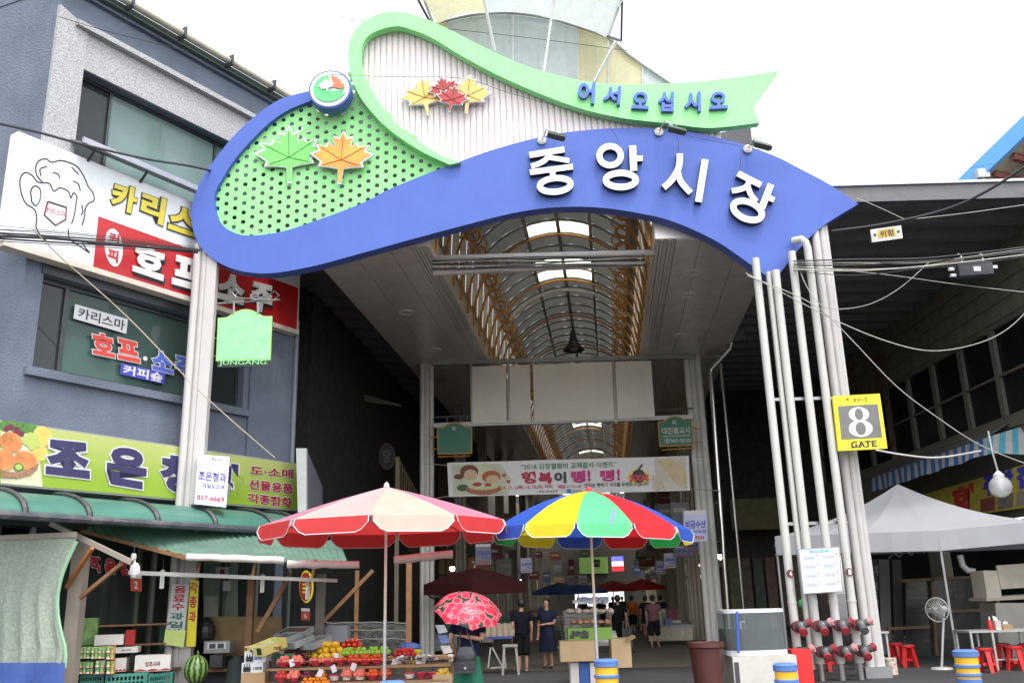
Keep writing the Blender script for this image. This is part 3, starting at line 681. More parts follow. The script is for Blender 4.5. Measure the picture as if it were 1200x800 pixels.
# ---- bar sign: big light box on the facade
OFF = .28
q = LQ([(20, 153), (352, 271), (349, 391), (5, 288)], OFF)
sa = (s_of(q[0])+s_of(q[3]))/2; sb = s_of(q[2]); za = (q[2].z+q[3].z)/2; zb_ = L(20, 153, OFF).z
bar = thing('bar_sign', LS((sa+sb)/2, za, OFF), 'long white and red light box sign with a beer mug drawing above the lower window', 'sign')
BOXW = mat('lightbox_panel', (.64, .66, .69), .35, var=.04, dirt=.3, dcol=(.5, .48, .45), streak=True); RIM = mat('sign_rim', (.62, .55, .47), .5, dirt=.3, dcol=(.35, .2, .12))
F4 = LR(sa, za, sb, zb_, OFF)
MB().hexa(*F4, -LN*.27).build('case', mat('case_pinkish', (.72, .66, .68), .5, var=.05, dirt=.3, dcol=(.4, .3, .25)), bar)
slab('panel', LR(sa+.04, za+.06, sb-.04, zb_-.04, OFF), .01, BOXW, bar, back=.012)
MB().hexa(*LR(sa, za-.01, sb, za+.1, OFF+.03), -LN*.29).build('bottom_rim', RIM, bar)
# red field
sr0 = s_of(L(110, 300, OFF)); zr0 = (L(113, 253, OFF).z)
RF = mat('field_red', (.44, .008, .012), .35, var=.05)
slab('red_panel', LR(sr0, za+.1, sb-.06, zr0, OFF), .008, RF, bar, back=.02)
# beer mug outline drawing
def stroke(pts, r, parent, off, name='drawing_line', n_=4, mt=INK):
    P3 = [L(p.x, p.y, off) for p in cr([Vector(p) for p in pts], n_)]
    MB().tube(P3, r, 4).build(name, mt, parent)
mo = OFF+.016
for pts in ([(42, 265), (43, 255), (40, 245), (30, 238), (24, 222), (24, 208), (30, 202), (38, 206), (44, 213), (50, 214)],
            [(37, 232), (36, 224), (40, 218), (46, 220), (48, 228), (46, 236), (42, 241), (37, 236), (37, 232)],
            [(50, 214), (43, 205), (42, 195), (46, 188), (54, 186), (60, 190), (70, 188), (80, 190), (90, 195), (98, 206), (103, 218), (109, 226), (110, 235), (104, 238), (100, 244), (99, 254), (96, 264)],
            [(50, 214), (58, 215), (63, 224), (70, 220), (80, 224), (83, 232), (86, 226), (90, 230), (89, 240), (87, 252), (84, 262)],
            [(55, 195), (47, 198), (48, 206)], [(84, 196), (88, 200), (92, 204)], [(86, 212), (92, 216), (94, 224)], [(80, 268), (82, 280), (96, 290), (105, 296), (100, 290), (96, 282)], [(42, 265), (46, 274), (54, 282)], [(96, 240), (97, 248), (95, 252)], [(62, 202), (68, 204), (70, 209)]):
    stroke(pts, .012, bar, mo)
stroke([(56, 236), (78, 243), (77, 257), (65, 264), (52, 252), (56, 236)], .018, bar, mo, 'mug_badge', 1, mat('line_maroon', (.12, .03, .05), .5))
text('mug_lettering', '카리스마', LQ([(55, 242), (77, 248), (76, 255), (54, 249)], mo), .004, mat('ink_pink', (.6, .15, .2), .5), bar, bold=0.)
GOLD = mat('lettering_gold', (.60, .48, .05), .4)
outlined([('카', [(132, 212), (162, 222), (157, 252), (128, 243)]), ('리', [(167, 224), (195, 234), (190, 265), (163, 253)]), ('스', [(200, 238), (232, 250), (228, 279), (196, 268)]), ('마', [(238, 252), (268, 262), (264, 292), (234, 282)])], GOLD, INK, bar, OFF+.018, .045, .085, .012)
sq = lambda c4: LQ(c4, OFF+.03)
def shadowed(ch, c4, mt=PRINTW, b=.055):
    q = sq(c4); n = LN; dn = LD*.06+V(0, 0, -.06)
    text('lettering_shadow', ch, [p+dn for p in q], .01, INK, bar, bold=b); text('lettering', ch, q, .03, mt, bar, bold=b, back=.012)
LW = mat('lettering_white', (.70, .68, .66), .5)
for ch, c4 in (('호', [(157, 284), (194, 294), (190, 330), (154, 318)]), ('프', [(203, 298), (240, 308), (236, 343), (200, 333)]), ('소', [(256, 318), (288, 326), (284, 358), (252, 349)]), ('주', [(294, 329), (320, 336), (316, 369), (290, 362)])): shadowed(ch, c4, LW)
cc = L(133.5, 290, OFF+.03); cu = (L(144, 293.5, OFF+.03)-cc); cv = L(133.5, 268, OFF+.03)-cc
ov = MB().prism([cc+cu*math.cos(2*math.pi*k/28)+cv*math.sin(2*math.pi*k/28) for k in range(28)], -LN*.01).build('oval', PRINTW, bar)
text('oval_lettering', '커', LQ([(128, 271), (140, 275), (139, 288), (127, 284)], OFF+.034), .004, REDINK, ov, bold=.035)
text('oval_lettering', '피', LQ([(127, 290), (139, 294), (138, 308), (126, 303)], OFF+.034), .004, REDINK, ov, bold=.035)
# ---- steel awning over the bar sign
aw = thing('window_awning', L(170, 200, .3), 'grey sheet awning under the upper window, above the bar sign', 'awning')
SHT = mat('sheet_grey', (.2, .21, .23), .5, .3, var=.15, dirt=.3)
a0, a1 = L(97, 166, .55), L(262, 206, .55); sa_, sb_ = s_of(a0), s_of(a1); zz = a0.z
MB().hexa(LS(sa_, zz, .55), LS(sb_+1.2, zz, .55), LS(sb_+1.2, zz+.25, .0), LS(sa_, zz+.25, .0), V(0, 0, -.04)).build('sheet', SHT, aw)
MB().hexa(LS(sa_, zz-.02, .58), LS(sb_+1.2, zz-.02, .58), LS(sb_+1.2, zz+.1, .58), LS(sa_, zz+.1, .58), -LN*.06).build('front_edge', mat('edge_lilac', (.36, .36, .42), .4, .3), aw)
for k in range(2): MB().bar(LS(sa_+.3+k*1.2, zz-.03, .5), LS(sa_+.3+k*1.2, zz-.45, .02), .04).build('strut', FRAME, aw)

# ---- fruit shop sign
OFG = .45
sa = s_of(L(0, 530, OFG))-1.2; sb = s_of(L(354, 570, OFG)); za = (L(0, 568, OFG).z+L(354, 599, OFG).z)/2; zb_ = (L(2, 491, OFG).z+L(200, 522, OFG).z)/2
fs = thing('fruit_shop_sign', LS((sa+sb)/2, za, OFG), 'long lime green shop sign reading 조은청과 with a fruit picture at its left end', 'sign')
def lime():
    M = mat('lime_panel', (.40, .52, .06), .4, var=.05); nn = M.node_tree; b = nn.nodes['Principled BSDF']; lk = nn.links.new
    tc = nn.nodes.new('ShaderNodeTexCoord'); sx = nn.nodes.new('ShaderNodeSeparateXYZ'); lk(tc.outputs['Object'], sx.inputs[0]); mr = nn.nodes.new('ShaderNodeMapRange')
    mr.inputs[1].default_value = .3; mr.inputs[2].default_value = 1.3; lk(sx.outputs[2], mr.inputs[0]); mx = nn.nodes.new('ShaderNodeMix'); mx.data_type = 'RGBA'; lk(mr.outputs[0], mx.inputs[0])
    mx.inputs[6].default_value = (.24, .38, .03, 1); mx.inputs[7].default_value = (.48, .50, .19, 1); lk(mx.outputs[2], b.inputs['Base Color']); return M   # the printed colour fade of the panel
MB().hexa(*LR(sa, za, sb, zb_, OFG), -LN*.3).build('case', mat('case_grey', (.3, .3, .3), .5), fs)
slab('panel', LR(sa+.02, za+.03, sb-.03, zb_-.03, OFG), .01, lime(), fs, back=.012)
NAVY = mat('lettering_navy', (.035, .03, .10), .45)
outlined([('조', [(55, 514), (104, 519), (105, 561), (53, 555)]), ('은', [(126, 521), (172, 528), (171, 574), (124, 566)]), ('청', [(188, 531), (228, 537), (228, 581), (186, 573)]), ('과', [(244, 539), (285, 545), (284, 583), (242, 578)])], NAVY, PRINTW, fs, OFG+.02, .06, .10, .006)
MARO = mat('lettering_maroon', (.30, .01, .04), .45)
for row, (s_, xa, xb, ya, yb, h) in enumerate((('도·소매', 293, 343, 545, 550, 11), ('선물용품', 291, 343, 561, 567, 12), ('각종잡화', 290, 342, 577, 583, 12))):
    q = LQ([(xa, ya), (xb, yb), (xb, yb+h), (xa, ya+h)], OFG+.02)
    text('small_lettering_edge', s_, qsub(q, -.01, -.06, 1.01, 1.06), .004, PRINTW, fs, bold=.05, spacing=1.05); text('small_lettering', s_, q, .004, MARO, fs, bold=.03, back=.004, spacing=1.05)
# fruit picture, flat print in layers
pic = slab('picture_ground', LQ([(1, 493), (42, 500), (50, 570), (1, 566)], OFG+.014), .004, mat('picture_cream', (.6, .58, .4), .5), fs)
OR = mat('print_orange', (.62, .22, .07), .5, var=.4, scale=5); GRP = mat('print_grape', (.16, .02, .05), .5); GG = mat('print_green_grape', (.42, .5, .12), .5); BSK = mat('print_basket', (.30, .16, .09), .6, var=.5, scale=30); LF = mat('print_leaf', (.08, .2, .04), .6, var=.5, scale=20); YF = mat('print_pomelo', (.62, .5, .12), .5, var=.2)
cnt = [0]
def pdot(px, py, r, mt, nm='printed_fruit', rv=None):
    cnt[0] += 1; o_ = OFG+.016+.0006*cnt[0]
    c = L(px, py, o_); u = L(px+r, py+r*.12, o_)-c; v = L(px, py-(rv or r), o_)-c
    MB().prism([c+u*math.cos(2*math.pi*k/18)+v*math.sin(2*math.pi*k/18) for k in range(18)], -LN*.004).build(nm, mt, pic)
for x_, y_ in ((6, 499), (16, 499), (27, 501), (37, 503)): pdot(x_, y_, 7, LF)
pdot(50, 511, 11, YF, rv=12); pdot(46, 530, 10, YF)
for x_, y_ in ((8, 502), (13, 500), (20, 503), (18, 508), (25, 508)): pdot(x_, y_, 3.5, GRP)
for x_, y_ in ((31, 513), (36, 510), (33, 519), (39, 517), (42, 512), (37, 523), (43, 520), (30, 517)): pdot(x_, y_, 4, GG)
pdot(16, 522, 3, OR); pdot(13, 518, 13, OR, rv=12); pdot(30, 539, 13, OR, rv=11); pdot(5, 539, 13, OR, rv=12)
pdot(22, 547, 6, LF, rv=5); pdot(22, 547, 4, GG, rv=3.3)
o_ = OFG+.016+.0006*(cnt[0]+1)
MB().prism([L(x_, y_, o_) for x_, y_ in ((1, 551), (14, 553), (30, 551), (42, 545), (46, 540), (44, 549), (36, 556), (20, 560), (1, 559))], -LN*.004).build('printed_basket', BSK, pic)
# small sign seen edge on at the right end
q = LQ([(347, 525), (362, 525), (362, 600), (351, 600)], .9)
es = thing('blade_sign', q[3], 'dark grey blade sign seen nearly edge on beside the lime green sign', 'sign')
MB().hexa(P(347, 525, 20.6), P(359, 525, 20.6), P(359, 600, 20.6), P(349, 600, 20.6), V(0, .12, 0)).build('edge_plate', mat('blade_rim', (.5, .52, .5), .5), es)
MB().hexa(P(359, 525, 20.6), P(378, 570, 22.6), P(378, 600, 22.6), P(359, 600, 20.6), V(-.1, .05, 0)).build('face', mat('blade_face', (.16, .16, .2), .5), es)

# ---- curved green canopy
CAN = cloth('canopy_green', (.07, .20, .155), .15, rough=.35, var=.2, scale=1.5, dirt=.5, dcol=(.15, .24, .21))
zc1 = (L(0, 575, .3).z+L(340, 605, .3).z)/2; 
cp = thing('curved_canopy', LS(-5, zc1-.6, .8), 'curved translucent green canopy with dark ribs running under the lime green sign', 'canopy')
s_a = s_of(L(0, 600, 1))-1; s_b = s_of(L(345, 640, 1.0))
zc0 = L(0, 603, 1.5).z
prof = [(.3+1.25*math.sin(a), zc0+(zc1-zc0)*math.cos(a)) for a in [k*math.pi/2/8 for k in range(9)]]
mb = MB()
for i in range(8):
    (o1, z1_), (o2, z2_) = prof[i], prof[i+1]; mb.quad(LS(s_a, z1_, o1), LS(s_b, z1_, o1), LS(s_b, z2_, o2), LS(s_a, z2_, o2))
mb.build('sheet', CAN, cp, smooth=True)
for xx in (8, 84, 164, 232, 300, 333):
    sr = s_of(L(xx, 600, 1.0)); MB().tube([LS(sr, z_+.02, o_+.02) for o_, z_ in prof], .05, 6).build('rib', DARK, cp)
MB().tube([LS(s_a, zc0, 1.57), LS(s_b, zc0, 1.57)], .07, 8).build('lower_rail', mat('rail_dark', (.05, .055, .07), .5, dirt=.4, dcol=(.4, .36, .32)), cp)
# ---- corrugated green lean-to roof with rolled covers
COR = mat('corrugated_green', (.10, .175, .135), .5, var=.25, scale=3, dirt=.4, dcol=(.2, .3, .2))
zt_ = 3.0
back = [L(70, 615, 1.5), P(392, 640, 19.6)]
front = [P(140, 648, 16.9), P(395, 655, 17.3)]
ln = thing('corrugated_awning', (-5, 18, 2.6), 'bright green corrugated lean-to roof over the fruit stall', 'awning')
bl, br_ = P(60, 612, 17.6), P(398, 641, 19.8); fl_, fr_ = P(222, 652, 16.8), P(410, 663, 17.4); fl0 = P(150, 640, 16.6)
mb = MB(); N = 110
bl = P(65, 612, 17.4)
for i in range(N):
    u0, u1 = i/N, (i+1)/N
    dz0 = .022*math.sin(i*math.pi/1.5); dz1 = .022*math.sin((i+1)*math.pi/1.5)
    F_ = lambda u: (bl.lerp(fl_, u/.30) if u < .30 else fl_.lerp(fr_, (u-.3)/.7))
    mb.quad(F_(u0)+V(0, 0, dz0), F_(u1)+V(0, 0, dz1), bl.lerp(br_, u1)+V(0, 0, dz1+.12), bl.lerp(br_, u0)+V(0, 0, dz0+.12))
mb.build('sheet', COR, ln)
MB().hexa(bl, fl_, fl_+V(0, 0, -.07), bl+V(0, 0, -.07), V(.05, .05, 0)).build('edge_batten', WOOD, ln)
MB().hexa(P(150, 668, 16.8), P(395, 678, 17.4), P(395, 682, 17.4), P(150, 673, 16.8), V(0, .05, 0)).build('front_batten', mat('batten_pale', (.3, .3, .28), .6), ln)
for xx in (235, 300, 370): MB().bar(P(xx, 655, 17.2), P(xx-4, 676, 17.2), .05).build('hanger', WOOD, ln)
ROLL = mat('roll_white', (.70, .66, .62), .6, var=.08, dirt=.4, dcol=(.45, .25, .2))
def roll(x0, y0, x1, y1, Y0, Y1, r, label):
    a_, b_ = P(x0, y0, Y0), P(x1, y1, Y1); pts = [a_.lerp(b_, k/8)+V(0, 0, random.uniform(-.01, .012)) for k in range(9)]
    o = MB().tube(pts, [r*random.uniform(.93, 1.07) for _ in pts], 12).build('rolled_cover', ROLL, smooth=True)
    tag(o, label, 'rolled cover', 'rolled plastic covers along the awning edges')
roll(219, 652, 333, 656, 16.6, 16.8, .065, 'white rolled plastic cover along the left half of the green awning edge')
roll(337, 661, 421, 661, 16.7, 16.8, .07, 'pinkish rolled plastic cover just left of the red parasol pole')
roll(462, 656, 530, 649, 17, 17.3, .075, 'silvery rolled cover sticking out at the right under the red parasol')
# timber posts, braces
def post(pts, w, label, mt=WOOD, name='post', cat='post', group=None):
    mb = MB()
    for a_, b_ in zip(pts[:-1], pts[1:]): mb.bar(a_, b_, w)
    return tag(mb.build(name, mt), label, cat, group)
PALE = mat('post_beige', (.27, .23, .19), .6, var=.1, dirt=.3)
pa = P(96, 640, 16.2); pb = V(pa.x, 16.2, 0)
post([V(pa.x, 16.2, 0), V(pa.x, 16.2, P(96, 634, 16.2).z)], .23, 'beige steel post at the right edge of the green shade cloth', PALE)
post([P(78, 688, 16.0), P(108, 642, 15.6)], .06, 'short orange wooden brace at the top of the beige post', mat('wood_orange', (.33, .12, .03), .6, var=.2), 'brace', 'brace')
post([P(94, 700, 16.0), P(143, 660, 15.7)], .06, 'long brown wooden brace reaching from the beige post to the awning corner', WOOD, 'brace', 'brace')
post([P(60, 613, 16.0), P(155, 659, 15.6)], .08, 'grey beam carrying the left end of the corrugated awning', PALE, 'awning_beam', 'beam')
for (x0, y0, x1, y1, Y_, w, lb) in ((283, 672, 289, 800, 18.6, .13, 'brown timber post behind the yellow-green fruit carton'), (302, 740, 341, 672, 18.0, .08, 'diagonal timber brace left of the hanging bulb over the stall'), (375, 672, 374, 760, 19.2, .16, 'grey timber post in the middle of the stall front'),
                               (379, 728, 437, 668, 18.8, .07, 'reddish diagonal brace left of the red parasol pole'), (419, 668, 417, 758, 20.0, .08, 'orange timber post left of the red parasol pole'), (482, 655, 479, 775, 19.4, .11, 'orange timber post right of the red parasol pole')):
    a_, b_ = P(x0, y0, Y_), P(x1, y1, Y_)
    if abs(x1-x0) < 12: a_ = V(b_.x, Y_, a_.z); b_ = V(b_.x, Y_, 0)
    post([a_, b_], w, lb, WOOD if 'grey' not in lb else mat('timber_grey', (.16, .15, .13), .7, var=.2), 'timber_post' if abs(x1-x0) < 12 else 'brace', 'post' if abs(x1-x0) < 12 else 'brace')
# ---- shade cloth on a rail, with blue tarp below
SHC = cloth('shade_cloth', (.42, .48, .40), .35, rough=.9, var=.25, scale=22, dirt=.5, dcol=(.28, .33, .28))
sc = thing('shade_cloth', (-7.6, 15.6, .3), 'pale green woven shade cloth hanging at the far left of the shop', 'shade cloth')
mb = MB(); nu, nv = 26, 14; YC = 15.6
for i in range(nu):
    for j in range(nv):
        def pt(i, j):
            u, v = i/nu, j/nv; xr_ = 90 - 18*math.sin(min(1, v*1.15)*math.pi)*.9 - 14*v; x_ = -40+(xr_+40)*u; y_ = 632+v*150-2*(u)
            p = P(x_, y_, YC); p.y += .05*math.sin(i*1.3+.3*j)*(.3+v); return p
        mb.quad(pt(i, j), pt(i+1, j), pt(i+1, j+1), pt(i, j+1))
mb.build('cloth', SHC, sc, smooth=True)
MB().tube([P(88-18*math.sin(min(1, v*1.15)*math.pi)*.9-14*v+2, 634+v*148, YC-.03) for v in [k/12 for k in range(13)]], .03, 6).build('hem', mat('hem_green', (.25, .42, .27), .7), sc)
MB().bar(P(-60, 633, YC), P(90, 626, YC), .05, .09).build('rail', PALE, sc)
mb = MB()
for i in range(14):
    for j in range(3):
        def pt(i, j): p = P(-50+i*126/14, 776+j*14, YC-.08); p.y += .035*math.sin(i*1.1+j); return p
        mb.quad(pt(i, j), pt(i+1, j), pt(i+1, j+1), pt(i, j+1))
tag(mb.build('blue_tarp', cloth('tarp_blue', (.05, .10, .34), .2, rough=.6), smooth=True), 'plain blue tarpaulin hanging below the green shade cloth', 'tarpaulin')
# ---- shop front glazing, under the canopies
shp = thing('shop_front', LS(-6, 0, -.1), None, None); shp.parent = bld; shp.location = WL[shp.name]-WL[bld.name]
MB().hexa(*LR(sL-1, 0, sR+.2, 3.6, -1.8), -LN*.1).build('back_wall', mat('shop_wall', (.10, .13, .10), .8, var=.3), shp)
for k, xx in enumerate((30, 160, 178, 262, 300, 338)):
    sx = s_of(L(xx, 700, 0)); MB().hexa(*LR(sx-.04, 0, sx+.04, 3.3, .02), -LN*.08).build('mullion', mat('mull_green', (.10, .13, .10), .5) if k % 2 else ALU, shp)
    if k in (0, 3, 4): sy = s_of(L((30, 160, 178, 262, 300, 338)[k+1], 700, 0)); MB().quad(*LR(sx, .0, sy, 3.3, -.02)).build('pane', GLSD, shp)
MB().hexa(*LR(s_of(L(190, 700)), .0, s_of(L(215, 700)), 1.3, .01), -LN*.04).build('lower_panel', mat('panel_mint', (.12, .28, .22), .5), shp)
MB().hexa(*LR(sL-1, 3.1, sR, 3.5, .05), -LN*.2).build('head_beam', FRAME, shp)
for ch, c4 in (('작', [(105, 650), (119, 653), (119, 671), (105, 668)]), ('은', [(123, 653), (136, 656), (136, 673), (123, 670)]), ('행', [(140, 656), (152, 658), (152, 676), (140, 673)]), ('복', [(155, 659), (167, 662), (167, 678), (155, 675)])):
    outlined([(ch, c4)], REDINK, PRINTW, shp, .03, .06, .10)
# ================================================================== arcade
LATI, LATO, RATI, RATO = -3.66, -6.35, 1.38, 4.15      # soffit edges, lateral to the arcade axis
ZS = 9.2; CL = -1.0
SOF = mat('soffit_metal', (.68, .66, .63), .30, .25, var=.08, scale=1.5, dirt=.25, dcol=(.16, .15, .14), streak=False)
ORG = mat('hoop_orange', (.60, .26, .04), .3, .15, var=.12)
STEEL = mat('steel_grey', (.34, .35, .34), .4, .4, var=.1, dirt=.2)
arc = thing('arcade_roof', A(CL, 19, ZS), 'long vaulted market arcade roof with metal soffits, orange hoops and arched ribs', 'arcade roof')
YF, YB = 18.75, 92
edges = [(LATO, -5.4), (-5.4, -4.55), (-4.55, -4.05)] + [(-4.05+.08*i, -4.05+.08*(i+1)) for i in range(5)]
def soff(l0, l1, y0, y1, z, name='soffit_plank'):
    g_ = .007; MB().hexa(A(l0+g_, y0, z), A(l1-g_, y0, z), A(l1-g_, y1, z), A(l0+g_, y1, z), V(0, 0, .05)).build(name, SOF, arc)
for l0, l1 in edges:
    for y0, y1 in ((YF, 28.9), (29.1, 45), (45.02, 92)): soff(l0, l1, y0, y1, ZS + (.012 if l1-l0 < .1 and int(l0*12.5) % 2 else 0))
for l0, l1 in [(3.3, RATO), (2.4, 3.3), (1.84, 2.4)] + [(1.40+.088*i, 1.40+.088*(i+1)) for i in range(5)]:
    for y0, y1 in ((YF, 28.9), (29.1, 45), (45.02, 92)): soff(l0, l1, y0, y1, ZS + (.012 if l1-l0 < .1 and int(l0*11) % 2 else 0))
# fascias of the soffit boxes
for lat, z1 in ((LATO, 10.6), (LATI+.01, 9.75), (RATI-.01, 9.75), (RATO, 10.6)):
    MB().hexa(A(lat, YF, ZS+.02), A(lat, YB, ZS+.02), A(lat, YB, z1), A(lat, YF, z1), AN*(.04 if lat > 0 else -.04)).build('soffit_fascia', mat('fascia_cream', (.60, .53, .40), .5, dirt=.3) if lat in (LATI+.01, RATI-.01) else SOF, arc)
for la, lb in ((LATO, LATI), (RATI, RATO)):
    MB().hexa(A(la, YF, ZS+.02), A(lb, YF, ZS+.02), A(lb, YF, 9.9), A(la, YF, 9.9), V(0, -.05, 0)).build('soffit_end', SOF, arc)
    MB().hexa(A(la, YF+.1, 9.9), A(lb, YF+.1, 9.9), A(lb, YB, 9.9), A(la, YB, 9.9), V(0, 0, .05)).build('soffit_top', SOF, arc)
# downlights
for (px, py, lb) in ((476, 366, 'front left'), (510, 410, 'left, before the signboard frame'), (497, 442, 'left, behind the signboard frame'), (811, 320, 'front right'), (807, 346, 'right, second from the gate'), (798, 393, 'right, before the signboard frame'), (790, 428, 'right, behind the signboard frame')):
    c = G(px, py, ZS-.012)
    t = thing('downlight', c, 'round recessed downlight in the metal soffit, '+lb, 'downlight', 'round downlights in the arcade soffits')
    MB().lathe([(.20, -.01), (.20, .03), (.15, .03), (.15, -.008)], c, 24, cap=False).build('ring', mat('ring_white', (.95, .93, .88), .4), t); MB().lathe([(.15, .001), (.15, .02)], c, 24).build('lens', mat('lens_grey', (.55, .5, .45), .3), t)
# hoop walls
WAV = cloth('wavy_panel', (.36, .31, .22), .22, rough=.15, var=.2, scale=1.2, bump=.9, bsc=5, spec=.8)
ZW = 10.95
for sgn, lat in ((1, LATI), (-1, RATI)):
    MB().hexa(A(lat+sgn*.10, 19, 11.38), A(lat+sgn*.10, 92, 11.38), A(lat+sgn*.50, 92, 10.98), A(lat+sgn*.50, 19, 10.98), V(0, 0, .05)).build('roof_eave', STEEL, arc)
    y = 19.2; k = 0
    hb = None
    while y < 88:
        st = 1.15
        # wall panel between hoops, leaning inwards a little
        y1 = y+st
        MB().quad(A(lat+sgn*.03, y+.02, 9.7), A(lat+sgn*.03, y1-.02, 9.7), A(lat+sgn*.10, y1-.02, 11.4), A(lat+sgn*.10, y+.02, 11.4)).build('wavy_panel', WAV, arc) if y < 70 else None
        pts = []
        for u in range(13):
            a = u/12*math.pi/2; pts.append((.04+.52*(1-math.cos(a)), 9.25+1.35*math.sin(a)+.15*u/12))
        lx, lz = pts[-1]
        for u in range(1, 9):
            a = math.pi*1.5*u/8; pts.append((lx+.17*math.sin(a), lz-.17*(1-math.cos(a))))
        pass
        if y < 62:
            P3 = [A(lat+sgn*(dx+.05), y, z) for dx, z in pts]
            if hb is None: MBh = MB().tube(P3, .038, 6); hb = MBh.build('hoop', ORG, arc, smooth=True); y_h = y
            else:
                h = hb.copy(); COL.objects.link(h); h.location = AD*((y-y_h)/AD.y)
            P3 = [A(lat+sgn*(dx+.16), y+st/2, z) for dx, z in pts[6:]]
            MB().tube(P3, .02, 5).build('small_hoop', ORG, arc, smooth=True) if y < 45 else None
        y += st; k += 1
# vault: arch sections
VLT = cloth('vault_panel', (.26, .26, .23), .10, rough=.5, var=.15, scale=.8, dirt=.35, dcol=(.1, .1, .09))
SKY = cloth('skylight_panel', (.88, .84, .66), .75, rough=.4, var=.05, scale=1)
HWV = 2.2; RISE = 1.15; RV = (HWV*HWV+RISE*RISE)/(2*RISE); amax = math.asin(HWV/RV)
def VA(a, y, dr=0., z0=0.): return A(CL+(RV+dr)*math.sin(a), y, 10.95+z0-(RV-RISE)+(RV+dr)*math.cos(a))
NA = 10; y = 19.2; bay = .98; k = 0
while y < 92:
    for i in range(3):                                          # three panels across each bay
        a0, a1 = ((-amax, -.38*amax), (-.38*amax, .38*amax), (.38*amax, amax))[i]
        mb = MB(); ns = 3; aa0, aa1 = a0+.004, a1-.004
        for q_ in range(ns):
            b0, b1 = aa0+(aa1-aa0)*q_/ns, aa0+(aa1-aa0)*(q_+1)/ns
            mb.quad(VA(b0, y+.05, .03), VA(b1, y+.05, .03), VA(b1, y+bay-.03, .03), VA(b0, y+bay-.03, .03))
        mb.build('vault_panel', SKY if i == 1 and k in (5, 8, 9, 24, 36, 37, 48, 60) else VLT, arc, smooth=True)
    P3 = [VA(-amax+2*amax*u/14, y) for u in range(15)]
    MB().tube(P3, .045, 5).build('vault_rib', STEEL, arc, smooth=True)
    if k % 4 == 1: MB().tube([VA(-amax+2*amax*u/16, y+.4, -.30) for u in range(17)], .035, 6).build('orange_arch', ORG, arc, smooth=True)
    y += bay; k += 1
for a in (-.38, 0, .38): MB().hexa(VA(a*amax-.02, 19.2, -.06), VA(a*amax+.02, 19.2, -.06), VA(a*amax+.02, 92, -.06), VA(a*amax-.02, 92, -.06), V(0, 0, .08)).build('purlin', STEEL, arc)
MB().tube([VA(-amax*.98+1.96*amax*u/18, 29.7, -.2) for u in range(19)], .07, 8).build('white_arch', mat('arch_white', (.8, .78, .74), .25), arc, smooth=True)
# pendant lamp
c = VA(.0, 34.5, -1.05)
t = thing('pendant_lamp', c, 'dark bell shaped pendant lamp hanging from the arcade vault above the signboard', 'lamp')
MB().tube([c+V(0, 0, .75), c+V(0, 0, 1.8)], .02, 6).build('stem', DARK, t); MB().lathe([(.09, .8), (.12, .55), (.2, .3), (.42, 0), (.44, -.03)], c, 20, cap=False).build('shade', DARK, t, smooth=True); MB().ball(c+V(0, 0, .1), .16, 12, 8).build('bulb', PRINTW, t)
# outer sheet metal sides of the arcade roof, seen through the perforated panel
for la, lb in ((LATO, LATI-.1), (RATI+.1, RATO)):
    MB().hexa(A(la, 20.6, 10), A(lb, 20.6, 10), A(lb, 20.6, 13.0), A(la, 20.6, 12.4), V(0, .04, 0)).build('roof_shell', DARK, arc)
MB().prism([P(x_, y_, 20.55) for x_, y_ in ((305, 172), (370, 152), (392, 126), (420, 112), (470, 150), (560, 185), (560, 250), (305, 290))], (0, .04, 0)).build('roof_shell', DARK, arc)
# front gable and canopies above the sign
PG1 = cloth('gable_pale', (.62, .67, .66), .4, rough=.5, var=.06, dirt=.35, dcol=(.35, .36, .33), streak=True); PG2 = cloth('gable_yellow', (.68, .65, .44), .4, rough=.5, var=.06, dirt=.35, dcol=(.35, .33, .22), streak=True)
gb = thing('arcade_gable', P(610, 100, 21), 'arched gable of pale and yellowish translucent panels rising behind the gateway sign', 'gable')
arcp = [(q.x, q.y) for q in cr([Vector(p) for p in [(440, 60), (480, 38), (525, 25), (560, 18), (600, 16.5), (640, 22), (678, 33), (713, 46), (738, 66), (765, 85), (800, 108), (830, 125)]], 5)]
def arc_y(x):
    for (xa, ya), (xb, yb) in zip(arcp[:-1], arcp[1:]):
        if xa <= x <= xb: return ya+(yb-ya)*(x-xa)/(xb-xa)
    return 130
xs = [440, 483, 524, 601, 677, 713, 753, 790, 828]; cols = [PG1, PG2, PG1, PG1, PG2, PG2, PG1, PG1]; cols[1] = PG2
for i in range(len(xs)-1):
    a, b = xs[i], xs[i+1]; pts = [P(a+1, 190, 21), P(b-1, 190, 21)] + [P(x_, arc_y(x_), 21) for x_ in [b-1-(b-a-2)*k/5 for k in range(6)]]
    MB().prism(pts, (0, .03, 0)).build('gable_panel', cols[i], gb)
    MB().bar(P(b, arc_y(b), 20.98), P(b, 190, 20.98), .035).build('gable_mullion', STEEL, gb)
MB().tube([P(x, y-1, 20.95) for x, y in arcp], .035, 6).build('gable_arch', STEEL, gb)
